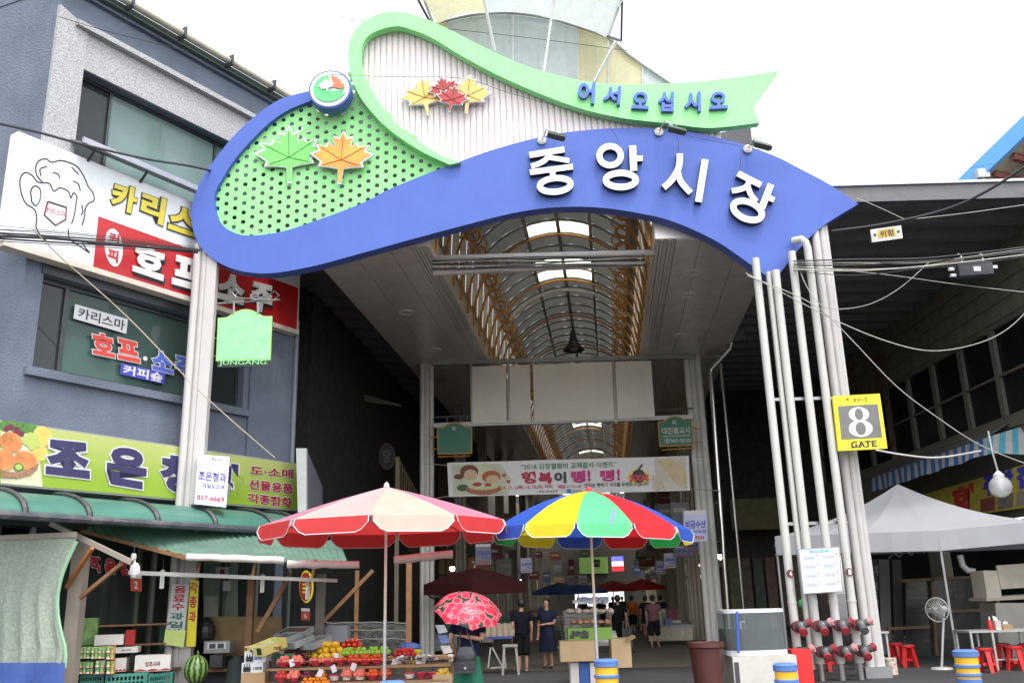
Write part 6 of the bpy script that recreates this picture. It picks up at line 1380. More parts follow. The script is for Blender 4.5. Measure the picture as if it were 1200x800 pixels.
# ================================================================== bollards
def bollard(px, ytop, Y, label, w=.27):
    c = V(P(px, ytop, Y).x, Y, 0); t = thing('bollard', c, label, 'bollard', 'blue and yellow rubber bollards along the entrance'); r = w/2
    BB, BY = bpy.data.materials.get('bollard_blue') or mat('bollard_blue', (.08, .17, .42), .5, dirt=.3, dcol=(.2, .2, .25)), bpy.data.materials.get('bollard_yellow') or mat('bollard_yellow', (.75, .42, .02), .45, dirt=.15)
    H = 1.6-(ytop-(702-(px-650)*.0275))*Y/1102
    MB().lathe([(r*1.05, 0), (r*1.05, H*.45), (r, H*.46)], c, 20).build('lower_sleeve', BB, t, smooth=True)
    MB().lathe([(r, H*.46), (r, H*.92)], c, 20).build('yellow_sleeve', BY, t, smooth=True)
    for f in (.3, .5, .66, .86): MB().lathe([(r*1.0, H*f), (r*1.12, H*f+.01), (r*1.12, H*f+.04), (r*1.0, H*f+.05)], c, 20, cap=False).build('band', BB, t, smooth=True)
    MB().lathe([(r*1.1, H*.92), (r*1.12, H*.97), (r*.9, H), (0.01, H)], c, 20, cap=False).build('cap', BB, t, smooth=True)
bollard(459.5, 792, 11.2, 'blue and yellow bollard barely showing at the bottom below the fruit stall', .27); bollard(709.5, 768, 13.8, 'blue and yellow bollard right of the colourful parasol pole', .32); bollard(919, 772, 12.6, 'blue and yellow bollard in front of the fish tank cabinet', .28); bollard(1130, 757, 14, 'blue and yellow bollard in front of the metal table', .32)

# ================================================================== stalls and goods
CARD = mat('cardboard', (.36, .23, .12), .75, var=.12, scale=3); CARDL = mat('cardboard_light', (.50, .36, .20), .75, var=.1)
def carton(c, sx, sy, sz, rz, label, mt=None, rim=None, tiltx=0., open_=True, name='fruit_carton', print_=None, cat='carton'):
    """open carton: four walls and a floor"""
    t = thing(name, c, label, cat); mt = mt or CARD
    R3 = Matrix.Rotation(rz, 3, 'Z') @ Matrix.Rotation(tiltx, 3, 'X'); ax, ay, az = R3@V(1, 0, 0), R3@V(0, 1, 0), R3@V(0, 0, 1); w = .012
    for nm, o_, dx_, dy_, dz_ in (('front_wall', -ay*(sy/2), sx, w, sz), ('back_wall', ay*(sy/2), sx, w, sz), ('side_wall', -ax*(sx/2-w), w, sy-w*2, sz), ('side_wall', ax*(sx/2-w), w, sy-w*2, sz)):
        MB().box(Vector(c)+o_+az*(sz/2), dx_, dy_, dz_, ax, ay, az).build(nm, mt, t)
    MB().box(Vector(c)+az*(.01 if open_ else sz-.01), sx-.03, sy-.03, .014, ax, ay, az).build('base' if open_ else 'lid', mt, t)
    return t, ax, ay, az
FRU = {}
def fruit_mesh(kind):
    if kind in FRU: return FRU[kind]
    r, mt, sc, nm = {'green_apple': (.05, mat('apple_green', (.28, .50, .05), .35, var=.2, scale=9), (1, 1, .92), 'green_apple'), 'red_apple': (.052, mat('apple_red', (.42, .02, .02), .3, var=.3, scale=9), (1, 1, .92), 'red_apple'),
        'peach': (.05, mat('peach', (.70, .18, .12), .5, var=.4, scale=8), (1, 1, .95), 'peach'), 'tomato': (.05, mat('tomato', (.55, .03, .01), .25), (1, 1, .8), 'tomato'), 'persimmon': (.047, mat('persimmon', (.68, .09, .02), .3, var=.2), (1, 1, .8), 'persimmon'),
        'tangerine': (.036, mat('tangerine', (.75, .26, .01), .4, bump=.2), (1, 1, .85), 'tangerine'), 'melon': (.055, mat('melon_yellow', (.74, .46, .02), .35, var=.1), (1.6, 1, 1), 'yellow_melon'), 'plum': (.040, mat('plum', (.12, .02, .035), .3, var=.6, scale=12), (1, 1, 1), 'plum'),
        'mixed': (.042, mat('plum_olive', (.20, .13, .03), .35, var=.6, scale=12), (1, 1, 1), 'plum'), 'pear': (.05, mat('pear_yellow', (.65, .45, .05), .4, var=.2), (1, 1, 1), 'yellow_pear')}[kind]
    mb = MB(); prof = [(.001, -.78), (.45, -.92), (.85, -.5), (1, 0), (.9, .5), (.55, .88), (.15, .82), (.001, .7)]
    mb.lathe([(a*r, b*r*sc[2]) for a, b in prof], (0, 0, 0), 12, cap=False, sc=(sc[0], sc[1])); o = mb.build(nm, mt, smooth=True)
    me = o.data; dz = Vector(o.location); 
    for v in me.vertices: v.co += dz
    bpy.data.objects.remove(o); FRU[kind] = (me, nm, r); return FRU[kind]
def pile(kind, px, py, Y, nx, ny, nz, label, group, jit=.012, sp=None, zoff=0., c=None):
    me, nm, r = fruit_mesh(kind); c = Vector(c) if c else P(px, py, Y); s_ = sp or r*1.95
    for k in range(nz):
        for i in range(nx-k):
            for j in range(max(1, ny-k)):
                o = bpy.data.objects.new(nm, me); COL.objects.link(o)
                o.location = c+V((i-(nx-k-1)/2)*s_+random.uniform(-jit, jit), (j-(max(1, ny-k)-1)/2)*s_+random.uniform(-jit, jit), r*.8+k*s_*.78+zoff)
                o.rotation_euler = (random.uniform(-.5, .5), random.uniform(-.5, .5), random.uniform(0, 6)); o.scale = (random.uniform(.9, 1.1),)*3; tag(o, label, nm.split('_')[-1], group)
BWR = mat('bowl_red', (.42, .03, .06), .3); BWW = mat('bowl_white', (.66, .62, .58), .3)
def bowl(px, py, Y, label, white=False, r=.105, c=None):
    c = Vector(c) if c else P(px, py, Y)
    t = thing('fruit_bowl', c, label, 'bowl', 'red and white plastic bowls on the fruit stall')
    MB().lathe([(r*.62, 0), (r*.95, .075)], c, 20, cap=False).build('body', BWW if white else BWR, t, smooth=True); MB().lathe([(r*.95, .075), (r*1.06, .085), (r*1.04, .095), (r*.9, .09), (r*.6, .02), (.001, .015)], c, 20, cap=False).build('rim', BWR, t, smooth=True); return c+V(0, 0, .05)
# stall steps
st = thing('fruit_stall', V(-3.4, 17.8, 0), 'stepped wooden fruit stall table covered with bowls of fruit under the red parasol', 'stall')
xA, xB = P(310, 790, 17.3).x, P(528, 790, 17.3).x
def zat(px, py, Y): return P(px, py, Y).z
z1s, z2s, z3s = zat(420, 796, 17.0), zat(420, 778, 17.45), zat(420, 770, 17.9)
for z_, y0, y1, nm in ((z1s-.02, 16.85, 17.25, 'front_shelf'), (z2s-.02, 17.25, 17.7, 'middle_shelf'), (z3s-.02, 17.7, 18.5, 'rear_shelf')): MB().box(((xA+xB)/2, (y0+y1)/2, z_-.02), xB-xA, y1-y0-.01, .04).build(nm, mat('stall_board', (.33, .2, .1), .7, var=.2), st)
for x_ in (xA+.05, (xA+xB)/2, xB-.05):
    for y_ in (16.9, 18.4): MB().bar(V(x_, y_, 0), V(x_, y_, z1s-.04 if y_ < 17 else z3s-.04), .05).build('leg', WOOD, st)
MB().hexa(V(xA, 16.86, .05), V(xB, 16.86, .05), V(xB, 16.86, z1s-.06), V(xA, 16.86, z1s-.06), V(0, .02, 0)).build('front_board', mat('front_print', (.42, .42, .33), .6, var=.6, scale=9), st)
# bowls with fruit
def S1(px): p = P(px, 790, 17.05); return V(p.x, 17.05, z1s)
def S2(px, dy=0): p = P(px, 778, 17.45+dy); return V(p.x, 17.45+dy, z2s)
def S3(px, dy=0): p = P(px, 768, 17.95+dy); return V(p.x, 17.95+dy, z3s)
for k, (px, wh, fr_) in enumerate(((392, 1, None), (406.5, 1, 'peach'), (422, 1, 'peach'), (437, 0, 'persimmon'), (451, 0, 'persimmon'), (480, 1, None), (494, 0, None), (507, 0, None))):
    c = bowl(0, 0, 0, ('white bowl with red rim' if wh else 'red bowl')+' in the front row, %s from the left' % ordn[k], wh, c=S1(px))
    if fr_: pile(fr_, 0, 0, 0, 3, 3, 2, {'peach': 'peach in the %s bowl of the front row' % ordn[k], 'persimmon': 'orange red persimmon in the %s bowl of the front row' % ordn[k]}[fr_], {'peach': 'peaches in the front white bowls', 'persimmon': 'persimmons in the front red bowls'}[fr_], c=c, sp=.062)
for k, px in enumerate((333, 348)): c = bowl(0, 0, 0, 'red bowl of wrapped peaches at the stall left, %s one' % ('outer', 'inner')[k], c=S2(px, -.15), r=.12); pile('peach', 0, 0, 0, 3, 2, 2, 'peach in the %s red bowl at the left of the fruit stall' % ('outer', 'inner')[k], 'peaches in the left red bowls', c=c, sp=.08)
for k, px in enumerate((370, 385, 400)): c = bowl(0, 0, 0, 'red bowl in the second row of the fruit stall, %s from the left' % ordn[k], c=S2(px)); pile('peach' if k < 2 else 'persimmon', 0, 0, 0, 3, 2, 1, ('peach in the second row of bowls' if k < 2 else 'persimmon in the second row bowl'), 'fruit in the second row of bowls'+(' (peaches)' if k < 2 else ' (persimmons)'), c=c, sp=.075)
for k, px in enumerate((409, 424, 438, 450)): c = bowl(0, 0, 0, 'red bowl of green apples in the back row, %s from the left' % ordn[k], c=S3(px, -.1)); pile('green_apple', 0, 0, 0, 3, 3, 2, 'green apple in the %s red bowl of the back row' % ordn[k], 'green apples on the fruit stall', c=c, sp=.078)
pile('persimmon', 0, 0, 0, 6, 2, 2, 'orange red fruit piled in the middle row left of the parasol pole', 'orange red fruit in the middle row', c=S2(430, .02), sp=.085)
pile('melon', 0, 0, 0, 5, 2, 3, 'yellow melon in the pile left of the green apples', 'yellow melons on the fruit stall', c=S3(386, -.05), sp=.13)
pile('tomato', 0, 0, 0, 5, 3, 3, 'red tomato in the pile behind the green apples', 'tomatoes on the fruit stall', c=S3(412, .35)+V(0, 0, .09), sp=.1)
pile('plum', 0, 0, 0, 7, 3, 2, 'dark plum in the heap left of the yellow melons', 'dark plums on the fruit stall', c=S3(345, -.05), sp=.075); pile('mixed', 0, 0, 0, 4, 3, 2, 'olive brown plum in the heap right of the dark plums', 'olive plums on the fruit stall', c=S3(366, .0)+V(0, 0, .02), sp=.075); pile('red_apple', 0, 0, 0, 3, 2, 1, 'red apple behind the dark plums', 'red apples on the fruit stall', c=S3(336, .15)+V(0, 0, .06), sp=.1)
pile('tangerine', 0, 0, 0, 8, 3, 3, 'tangerine in the bagged heap at the front of the fruit stall', 'tangerines at the front of the fruit stall', c=V(P(370, 797, 16.7).x, 16.7, z1s-.08), sp=.068)
pile('pear', 0, 0, 0, 3, 3, 2, 'yellow pear in the small carton at the right end of the stall', 'yellow pears at the right end of the stall', c=V(P(519, 788, 17).x, 17.05, z1s+.0), sp=.085)
carton(V(P(519, 790, 17).x, 17.05, z1s-.10), .34, .34, .16, .0, 'small brown carton with yellow pears at the right end of the fruit stall', CARDL)
for k, px in enumerate((330, 345, 360, 376)):
    c = bowl(0, 0, 0, 'red bowl at the left of the front row, %s from the left' % ordn[k], c=S1(px)); kd_ = ('red_apple', 'peach', 'plum', 'tangerine')[k]
    pile(kd_, 0, 0, 0, 3, 3, 2, '%s in the %s red bowl from the left in the front row' % ({'red_apple': 'red apple', 'peach': 'peach', 'plum': 'dark plum', 'tangerine': 'tangerine'}[kd_], ordn[k]), 'fruit in the left front bowls', c=c, sp=.066)
for k, px in enumerate((414, 428, 442)):
    c = bowl(0, 0, 0, 'red bowl under the orange red fruit in the middle row, %s from the left' % ordn[k], c=S2(px, -.16))
    pile('persimmon', 0, 0, 0, 3, 2, 2, 'persimmon in the %s bowl of the middle row right part' % ordn[k], 'persimmons in the middle row bowls', c=c, sp=.075)
pile('plum', 0, 0, 0, 9, 2, 1, 'dark plum along the left edge of the middle row', 'dark plums on the fruit stall', c=S2(352, .1), sp=.09)
pile('red_apple', 0, 0, 0, 5, 2, 2, 'small dark red fruit heaped behind the wrapped trays', 'dark red fruit behind the wrapped trays', c=S3(474, -.05), sp=.085)
for k, (px, w_, lb, c_) in enumerate(((345, .42, 'lime green printed fruit box', (.32, .42, .08)), (372, .40, 'white fruit box with red print', (.5, .46, .42)), (404, .44, 'light brown fruit box', (.40, .27, .14)), (436, .40, 'grey white fruit box with black lettering', (.42, .42, .42)), (492, .46, 'brown fruit box', (.30, .19, .1)))):
    t, *_ = carton(V(P(px, 800, 16.6).x, 16.62, .0), w_, .34, z1s-.14, 0, lb+' under the front row of bowls', mat('box_col', c_, .6, var=.2, scale=6), open_=False)
    x_ = P(px, 800, 16.6).x; z_ = z1s-.2; MB().hexa(V(x_-.12, 16.445, z_-.16), V(x_+.02, 16.445, z_-.16), V(x_+.02, 16.445, z_-.02), V(x_-.12, 16.445, z_-.02), V(0, .004, 0)).build('printed_patch', BRD if k % 2 else GRP2, t) if False else None
    text('printed_lettering', ('청과', '사과', '포도', '11018', '복숭아')[k], [V(x_-.14, 16.445, z_), V(x_+.1, 16.445, z_), V(x_+.1, 16.445, z_-.09), V(x_-.14, 16.445, z_-.09)], .004, INK if k != 1 else REDINK, t, bold=.03)
# white wrapped fruit trays
WRP = mat('wrap_white', (.62, .62, .62), .45, bump=.6, bsc=25); 
for k, (px, dy) in enumerate(((470, 0), (482, .1), (494, 0), (506, .05), (476, .28), (499, .3))):
    c = S2(px, dy); t = thing('wrapped_tray', c, 'tray of dark fruit in crumpled white wrapping right of the parasol pole, %s of six' % ordn[k], 'tray', 'white wrapped fruit trays')
    mb = MB(); rr_ = random.Random(k)
    for a in range(9): a0 = a*.7; mb.add([c+V(0, 0, .03), c+V(.13*math.cos(a0), .1*math.sin(a0), .02+rr_.uniform(0, .12)), c+V(.13*math.cos(a0+.7), .1*math.sin(a0+.7), .02+rr_.uniform(0, .12))], [(0, 1, 2)])
    mb.build('wrapping', WRP, t)
    for a in range(4): MB().ball(c+V(rr_.uniform(-.06, .06), rr_.uniform(-.05, .05), .07), .028, 8, 5).build('dark_fruit', mat('grape_black', (.02, .015, .03), .3) if a == 0 else bpy.data.materials['grape_black'], t)
for k, (px, py, Y) in enumerate(((342, 776, 17.2), (375, 788, 16.8), (391, 783, 17.0), (414, 781, 17.1), (329, 766, 17.6), (394, 769, 17.5), (490, 775, 17.5), (496, 773, 17.6), (462, 776, 17.5), (468, 773, 17.7), (528, 770, 17.8))):
    a = random.Random(k).uniform(-.5, .5); c = P(px, py, Y); u = V(math.cos(a), 0, math.sin(a)); v = V(-math.sin(a)*.9, .3, math.cos(a)*.9)
    o = MB().hexa(c-u*.045-v*.07, c+u*.045-v*.07, c+u*.045+v*.07, c-u*.045+v*.07, V(0, .004, 0)).build('price_card', PRINTW); tag(o, 'small white price card among the fruit, %s card from the left' % ['fourth', 'fifth', 'sixth', 'eighth', 'second', 'seventh', 'eleventh', 'twelfth', 'ninth', 'tenth', 'last'][k], 'price card', 'price cards on the fruit stall')
for k in range(5):
    c = [S2(331, -.1), S2(350, -.12), S2(372, 0.05), S2(384, .05), S2(396, .1)][k]+V(0, 0, .10); rr_ = random.Random(k+9); mb = MB()
    for a in range(7): a0 = a*.9; mb.add([c, c+V(.11*math.cos(a0), .07*math.sin(a0), rr_.uniform(-.02, .06)), c+V(.11*math.cos(a0+.5), .07*math.sin(a0+.5), rr_.uniform(-.02, .06))], [(0, 1, 2)])
    tag(mb.build('tissue_wrap', WRP), 'crumpled white tissue wrapped round the peaches, %s from the left' % ordn[k], 'wrapping', 'tissue wraps among the peaches')
# cartons at the back and left of the stall
YC1 = mat('carton_yellow', (.55, .52, .16), .6, var=.08); GC1 = mat('carton_grey', (.30, .34, .34), .6, var=.2); LGC = mat('carton_lime', (.26, .34, .05), .6)
cc = P(314, 763, 17.3); t, ax, ay, az = carton(cc, .42, .56, .17, math.radians(-35), 'yellow fruit carton with a round fruit mark propped on a wooden pallet', YC1, tiltx=.25)
for a_, b_ in ((-.12, .0), (0, .12), (.12, -.1), (0, -.1)): pass
c2 = cc+az*.09; MB().box(cc+az*.10, .36, .48, .03, ax, ay, az).build('plastic_film', mat('film_blue_white', (.34, .42, .42), .2, var=.5, scale=14, bump=.8, bsc=18), t)
d1 = cc-ay*.287+az*.09
MB().lathe([(.055, 0), (.055, .004)], d1-ax*.08, 18, -ay).build('printed_disc', PRINTW, t); MB().lathe([(.042, 0), (.042, .006)], d1-ax*.08, 18, -ay).build('printed_fruit', mat('printed_navy', (.05, .06, .12), .5), t); MB().box(d1+ax*.12, .12, .006, .12, ax, ay, az).build('printed_grapes', mat('printed_black', (.03, .03, .03), .5, var=.8, scale=30), t)
for k, (px, py, Y, rz, w_, lb) in enumerate(((334, 752, 18.0, -35, .45, 'grey green carton behind the yellow one'), (350, 755, 17.9, -35, .36, 'pale tray carton with a plastic lid behind the plums, left one'), (371, 756, 17.95, -35, .36, 'pale tray carton with a plastic lid behind the plums, right one'), (345, 745, 18.5, -20, .6, 'wide dark red edged carton at the very back of the stall'))):
    t, ax, ay, az = carton(P(px, py, Y), w_, .5, .12, math.radians(rz), lb, GC1, tiltx=.25); MB().box(P(px, py, Y)+az*.09, w_-.05, .44, .03, ax, ay, az).build('plastic_film', mat('film_grey', (.20, .22, .24) if k < 3 else (.2, .12, .08), .2, var=.5, scale=12, bump=.8, bsc=18), t)
xs_ = P(299, 780, 17.2).x
carton(V(xs_, 17.3, 0), .42, .42, zat(300, 787, 17.2), 0, 'plain brown cardboard box at the bottom of the stack left of the fruit stall', CARD, open_=False)
zz = zat(300, 787, 17.2)
for k in range(2):
    t, *_ = carton(V(xs_-.02+.04*k, 17.3, zz), .38, .4, .17, 0, 'white wine bottle printed carton in the stack left of the fruit stall, '+('lower' if k == 0 else 'upper'), mat('carton_white', (.52, .53, .55), .6), open_=False)
    for j in range(3): MB().lathe([(.022, 0), (.022, .07), (.008, .1), (.008, .13)], V(xs_-.16+.045*j+.04*k, 17.09, zz+.02), 8).build('printed_bottle', INK, t)
    text('printed_number', '11018' if k == 0 else '포도', [V(xs_+.0, 17.085, zz+.1), V(xs_+.15, 17.085, zz+.1), V(xs_+.15, 17.085, zz+.05), V(xs_, 17.085, zz+.05)], .004, INK if k == 0 else BLUEINK, t, bold=.03)
    zz += .172
t = thing('wooden_pallet', V(xs_+.1, 17.4, zz), 'short wooden pallet carrying the yellow fruit carton', 'pallet')
for k in range(2): MB().box((xs_+.12, 17.2+.35*k, zz+.09), .62, .14, .02).build('slat', CARDL, t); MB().box((xs_+.12, 17.2+.35*k, zz+.01), .62, .14, .02).build('slat', CARDL, t)
for k in range(3): MB().box((xs_-.17+.29*k, 17.38, zz+.05), .04, .46, .06).build('block', WOOD, t)
t, *_ = carton(V(P(322, 795, 17).x, 16.72, .0), .5, .3, z1s-.08, 0, 'printed box with a blue picture and red tomato at the front left of the stall', mat('carton_green_print', (.30, .42, .18), .6, var=.6, scale=7), open_=False)
tag(MB().box((P(332, 775, 17.5).x, 17.72, .7), .34, .3, .14).build('green_box', mat('green_dark_box', (.02, .14, .08), .5)), 'dark green box squeezed between the pallet and the fruit stall', 'box')
# watermelon hanging on the column
WMM = mat('watermelon_skin', (.05, .16, .03), .35); nn2 = WMM.node_tree; wv = nn2.nodes.new('ShaderNodeTexWave'); wv.wave_type = 'BANDS'; wv.bands_direction = 'X'
gr2 = nn2.nodes.new('ShaderNodeTexGradient'); gr2.gradient_type = 'RADIAL'; tc2 = nn2.nodes.new('ShaderNodeTexCoord'); nn2.links.new(tc2.outputs['Object'], gr2.inputs[0])
mt2 = nn2.nodes.new('ShaderNodeMath'); mt2.operation = 'MULTIPLY'; mt2.inputs[1].default_value = 75; nn2.links.new(gr2.outputs[0], mt2.inputs[0]); ns2 = nn2.nodes.new('ShaderNodeTexNoise'); ns2.inputs['Scale'].default_value = 14; nn2.links.new(tc2.outputs['Object'], ns2.inputs[0])
ad2 = nn2.nodes.new('ShaderNodeMath'); ad2.operation = 'MULTIPLY_ADD'; ad2.inputs[1].default_value = 5; nn2.links.new(ns2.outputs[0], ad2.inputs[0]); nn2.links.new(mt2.outputs[0], ad2.inputs[2]); sn2 = nn2.nodes.new('ShaderNodeMath'); sn2.operation = 'SINE'; nn2.links.new(ad2.outputs[0], sn2.inputs[0])
rp = nn2.nodes.new('ShaderNodeValToRGB'); rp.color_ramp.elements[0].color = (.02, .07, .015, 1); rp.color_ramp.elements[1].color = (.22, .33, .09, 1); rp.color_ramp.elements[0].position = .35; rp.color_ramp.elements[1].position = .8; mr2 = nn2.nodes.new('ShaderNodeMapRange'); mr2.inputs[1].default_value = -1; nn2.links.new(sn2.outputs[0], mr2.inputs[0]); nn2.links.new(mr2.outputs[0], rp.inputs[0]); nn2.links.new(rp.outputs[0], nn2.nodes['Principled BSDF'].inputs['Base Color'])
c = P(230, 784, 17.6); t = thing('watermelon', c, 'striped green watermelon hung beside the left gate column', 'watermelon'); mw = MB().ball(V(0, 0, 0), .215, 28, 18, (1, 1, 1.2)).build('fruit', WMM, smooth=True); mw.parent = t; mw.location = (0, 0, 0)
for v in mw.data.vertices: v.co.z -= .258
MB().tube([c+V(0, 0, .24), c+V(.02, 0, .29), c+V(.0, 0, .33)], .012, 6).build('stem', LGC, t)
# left shop interior goods
SH = thing('shop_shelf', V(-7, 17.9, 0), 'dark wooden shelf with apple boxes and drink packs behind the beige post', 'shelf')
Ysh = 17.4
for (py) in (733, 757, 766, 788): p0, p1 = P(96, py, Ysh), P(212, py+2, Ysh+.9); MB().hexa(V(p0.x, p0.y, p0.z), V(p1.x, p1.y, p0.z), V(p1.x-.3, p1.y+.5, p0.z), V(p0.x-.3, p0.y+.5, p0.z), V(0, 0, -.03)).build('board', WOOD, SH) if py != 766 else None
def fbox(x0, y0, x1, y1, Y, dp, mt, label, txt=None, name='fruit_box', cat='box', tm=None, sub=None):
    a_, b_ = P(x0, y1, Y), P(x1, y1, Y+.15); h = P(x0, y0, Y).z-a_.z; b_.z = a_.z
    t = thing(name, a_, label, cat); MB().hexa(a_, b_, b_+V(0, 0, h), a_+V(0, 0, h), V(-.1, dp, 0)).build('body', mt, t)
    if txt: text('printed_lettering', txt, [a_.lerp(b_, .3)+V(0, -.004, h*.62), a_.lerp(b_, .72)+V(0, -.004, h*.62), a_.lerp(b_, .72)+V(0, -.004, h*.32), a_.lerp(b_, .3)+V(0, -.004, h*.32)], .004, tm or mat('ink_brown', (.15, .04, .03), .6), t, bold=.02)
    if sub is not None: MB().prism([a_+V(0, -.003, .01)]+[a_.lerp(b_, u)+V(0, -.003, .015+.03*abs(math.sin(u*9))) for u in [k/14 for k in range(15)]]+[b_+V(0, -.003, .01)], (0, .002, 0)).build('printed_apples', sub, t)
    return t
BXW = mat('box_white', (.56, .54, .50), .6, var=.06); BRD = mat('box_red_print', (.35, .02, .02), .6, var=.3)
fbox(110, 744, 144, 756, 17.1, .4, BXW, 'white box with a black brand mark on the upper shelf of the fruit shop', None); fbox(134, 758, 161, 765, 17.25, .4, BXW, 'low white apple box on the middle shelf, fully readable one', '꿀사과', sub=None)
fbox(134, 771, 147, 787, 17.2, .4, BXW, 'white apple box on the bottom shelf, left one', None, sub=BRD); fbox(157, 768, 199, 787, 17.3, .4, BXW, 'wide white apple box with red apples on the bottom shelf', '맛조사과', sub=BRD)
fbox(146, 738, 157, 756, 17.3, .3, BRD, 'small red box with yellow fruit on the upper shelf'); fbox(95, 724, 112, 756, 17.2, .3, mat('poster_green', (.16, .3, .08), .6, var=.7, scale=5), 'green carton with an orange round mark standing behind the beige post', None)
DP = [mat('drink_pack_green', (.20, .34, .12), .5, var=.8, scale=16), mat('drink_pack_orange', (.50, .22, .08), .5, var=.7, scale=14), mat('drink_pack_white', (.6, .6, .6), .5, var=.2)]
for k, (x0, y0, x1, y1, m_, lb) in enumerate(((93, 758, 105, 772, 0, 'pack of green drink cans on the upper left stack'), (106, 758, 123, 772, 0, 'middle pack of green and orange drinks on the upper stack'), (124, 757, 134, 773, 1, 'orange drink pack on the upper stack'), (92, 775, 109, 790, 0, 'wide pack of green drink cans on the lower stack'), (111, 774, 122, 790, 2, 'white drink pack on the lower stack'), (124, 774, 134, 790, 1, 'orange drink pack on the lower stack'))):
    t = fbox(x0, y0, x1, y1, 16.6, .25, DP[m_], lb, None, name='drink_pack', cat='drink pack')
    nc = max(2, (x1-x0)//4)
    for j in range(nc):
        for rr in range(2):
            pc_ = P(x0+(x1-x0)*(j+.5)/nc, y1-(y1-y0)*(.08+.48*rr), 16.58+.02*j/nc); h_ = (P(x0, y0, 16.6).z-P(x0, y1, 16.6).z)*.4; r_c = .42*(P(x1, y1, 16.6).x-P(x0, y1, 16.6).x)/nc
            MB().lathe([(r_c, 0), (r_c, h_*.3)], pc_, 8).build('can_top', DP[1 if j % 2 else 2], t); MB().lathe([(r_c, h_*.3), (r_c*.99, h_)], pc_, 8).build('can', DP[0], t)
CRT = mat('crate_green', (.04, .20, .16), .5)
for k, (x0, x1) in enumerate(((93, 120), (123, 171), (174, 200))):
    a_, b_ = P(x0, 800, 16.7), P(x1, 800, 16.8+.2*k); z1_ = P(x0, 790, 16.7).z; t = thing('plastic_crate', V(a_.x, a_.y, .1), 'dark green plastic crate under the fruit shop shelf, %s from the left' % ordn[k], 'crate', 'green plastic crates in the fruit shop')
    MB().sheet(lambda u, z: a_.lerp(b_, u)*1.0+V(0, 0, z-a_.lerp(b_, u).z), 0, .1, 1, z1_, V(-.1, .4, 0)*.1, [(.06+.1*i, z1_-.20+.09*j, .12+.1*i, z1_-.14+.09*j) for i in range(9) for j in range(2)]).build('front_panel', CRT, t)
    for u_ in (0, 1): p_ = a_.lerp(b_, u_); MB().hexa(V(p_.x, p_.y, .1), V(p_.x-.1, p_.y+.4, .1), V(p_.x-.1, p_.y+.4, z1_), V(p_.x, p_.y, z1_), V(.02, 0, 0)).build('side_panel', CRT, t)
for (x0, y0, x1, y1, Y, num, lb) in ((153, 672, 166, 692, 17.6, '2', 'red number 2 plate on the shop glass'), (353, 712, 363, 726, 20.2, '6', 'red number 6 plate on the shop glass behind the stall')):
    q = [P(x0, y0, Y), P(x1, y0+.5, Y), P(x1, y1+.5, Y), P(x0, y1, Y)]; t = thing('number_plate', q[3], lb, 'plate'); slab('plate', q, .02, mat('plate_red', (.45, .06, .02), .5), t); slab('white_strip', qsub(q, 0, 0, 1, .25), .003, PRINTW, t, back=.004); text('numeral', num, qsub(q, .35, .42, .65, .85), .003, PRINTW, t, bold=.02, back=.004)
q = [P(352, 668, 20.3), P(366, 668, 20.3), P(366, 706, 20.3), P(352, 706, 20.3)]; t = thing('oval_sticker', q[3], 'red and yellow oval sticker on the shop glass above the number 6 plate', 'sticker'); ell(q, .5, .5, .6, .5, 0, YEL, 'oval', t); ell(q, .45, .5, .5, .44, .01, BRD, 'red_field', t)
for k in range(4): slab('yellow_bar', qsub(q, .2, .28+.12*k, .7, .34+.12*k), .004, YEL, t, back=.02)
# compact bulbs
for k, (px, py, Y, lb) in enumerate(((157, 648, 16.4, 'white compact fluorescent bulb at the left corner of the corrugated awning'), (191, 667, 17.2, 'white compact fluorescent bulb left of the white strip sign'), (308, 672, 17.6, 'white compact fluorescent bulb by the diagonal timber brace'), (361, 680, 17.6, 'white compact fluorescent bulb in front of the oval sticker'))):
    c = P(px, py, Y); t = thing('fluorescent_bulb', c-V(0, 0, .38), lb, 'bulb', 'compact fluorescent bulbs hanging under the awning'); MB().lathe([(.02, .0), (.045, -.02), (.05, -.09), (.035, -.1)], c, 12).build('socket', WHITE, t)
    for j in range(4): a = j*math.pi/2; o_ = V(.026*math.cos(a), .026*math.sin(a), 0); MB().tube([c+o_+V(0, 0, -.09), c+o_+V(0, 0, -.34)], .015, 6).build('bulb_tube', mat('bulb_white', (.8, .82, .78), .3) if j == 0 and k == 0 else bpy.data.materials['bulb_white'], t)
    MB().tube([c, c+V(0, 0, .22)], .008, 4).build('cord', CABLE, t)
tag(MB().ball(P(158, 668, 15.8), .09, 8, 6, (1, .8, 1.5)).build('plastic_bag_knot', WRP), 'crumpled white plastic bag tied at the awning corner', 'plastic bag')
# inside of shop behind: flag, boards, switch, coat
SHI = mat('shop_grey', (.20, .23, .19), .7, var=.2)
t = thing('shop_side_wall', P(255, 700, 19.8), 'grey green side wall piece with a notice board behind the left column', 'wall'); MB().hexa(P(238, 655, 20), P(278, 655, 20.4), P(278, 760, 20.4), P(238, 760, 20), V(0, .05, 0)).build('wall', SHI, t); MB().hexa(P(239, 698, 19.9), P(255, 698, 19.95), P(255, 722, 19.95), P(239, 722, 19.9), V(0, .02, 0)).build('paper', mat('paper_grey', (.36, .38, .33), .7), t)
q = qY(253, 664, 268, 677, 19.7); t = thing('small_flag', q[3], 'small white flag with a red and blue disc inside the shop', 'flag'); slab('cloth', q, .01, PRINTW, t); ell(q, .5, .42, .2, .22, .008, BRD, 'red_half', t); ell(q, .5, .6, .2, .16, .010, BLUEINK, 'blue_half', t)
tag(MB().box(P(266, 686, 19.6), .14, .1, .2).build('switch_box', PRINTW), 'small white switch box below the flag in the shop', 'switch box')
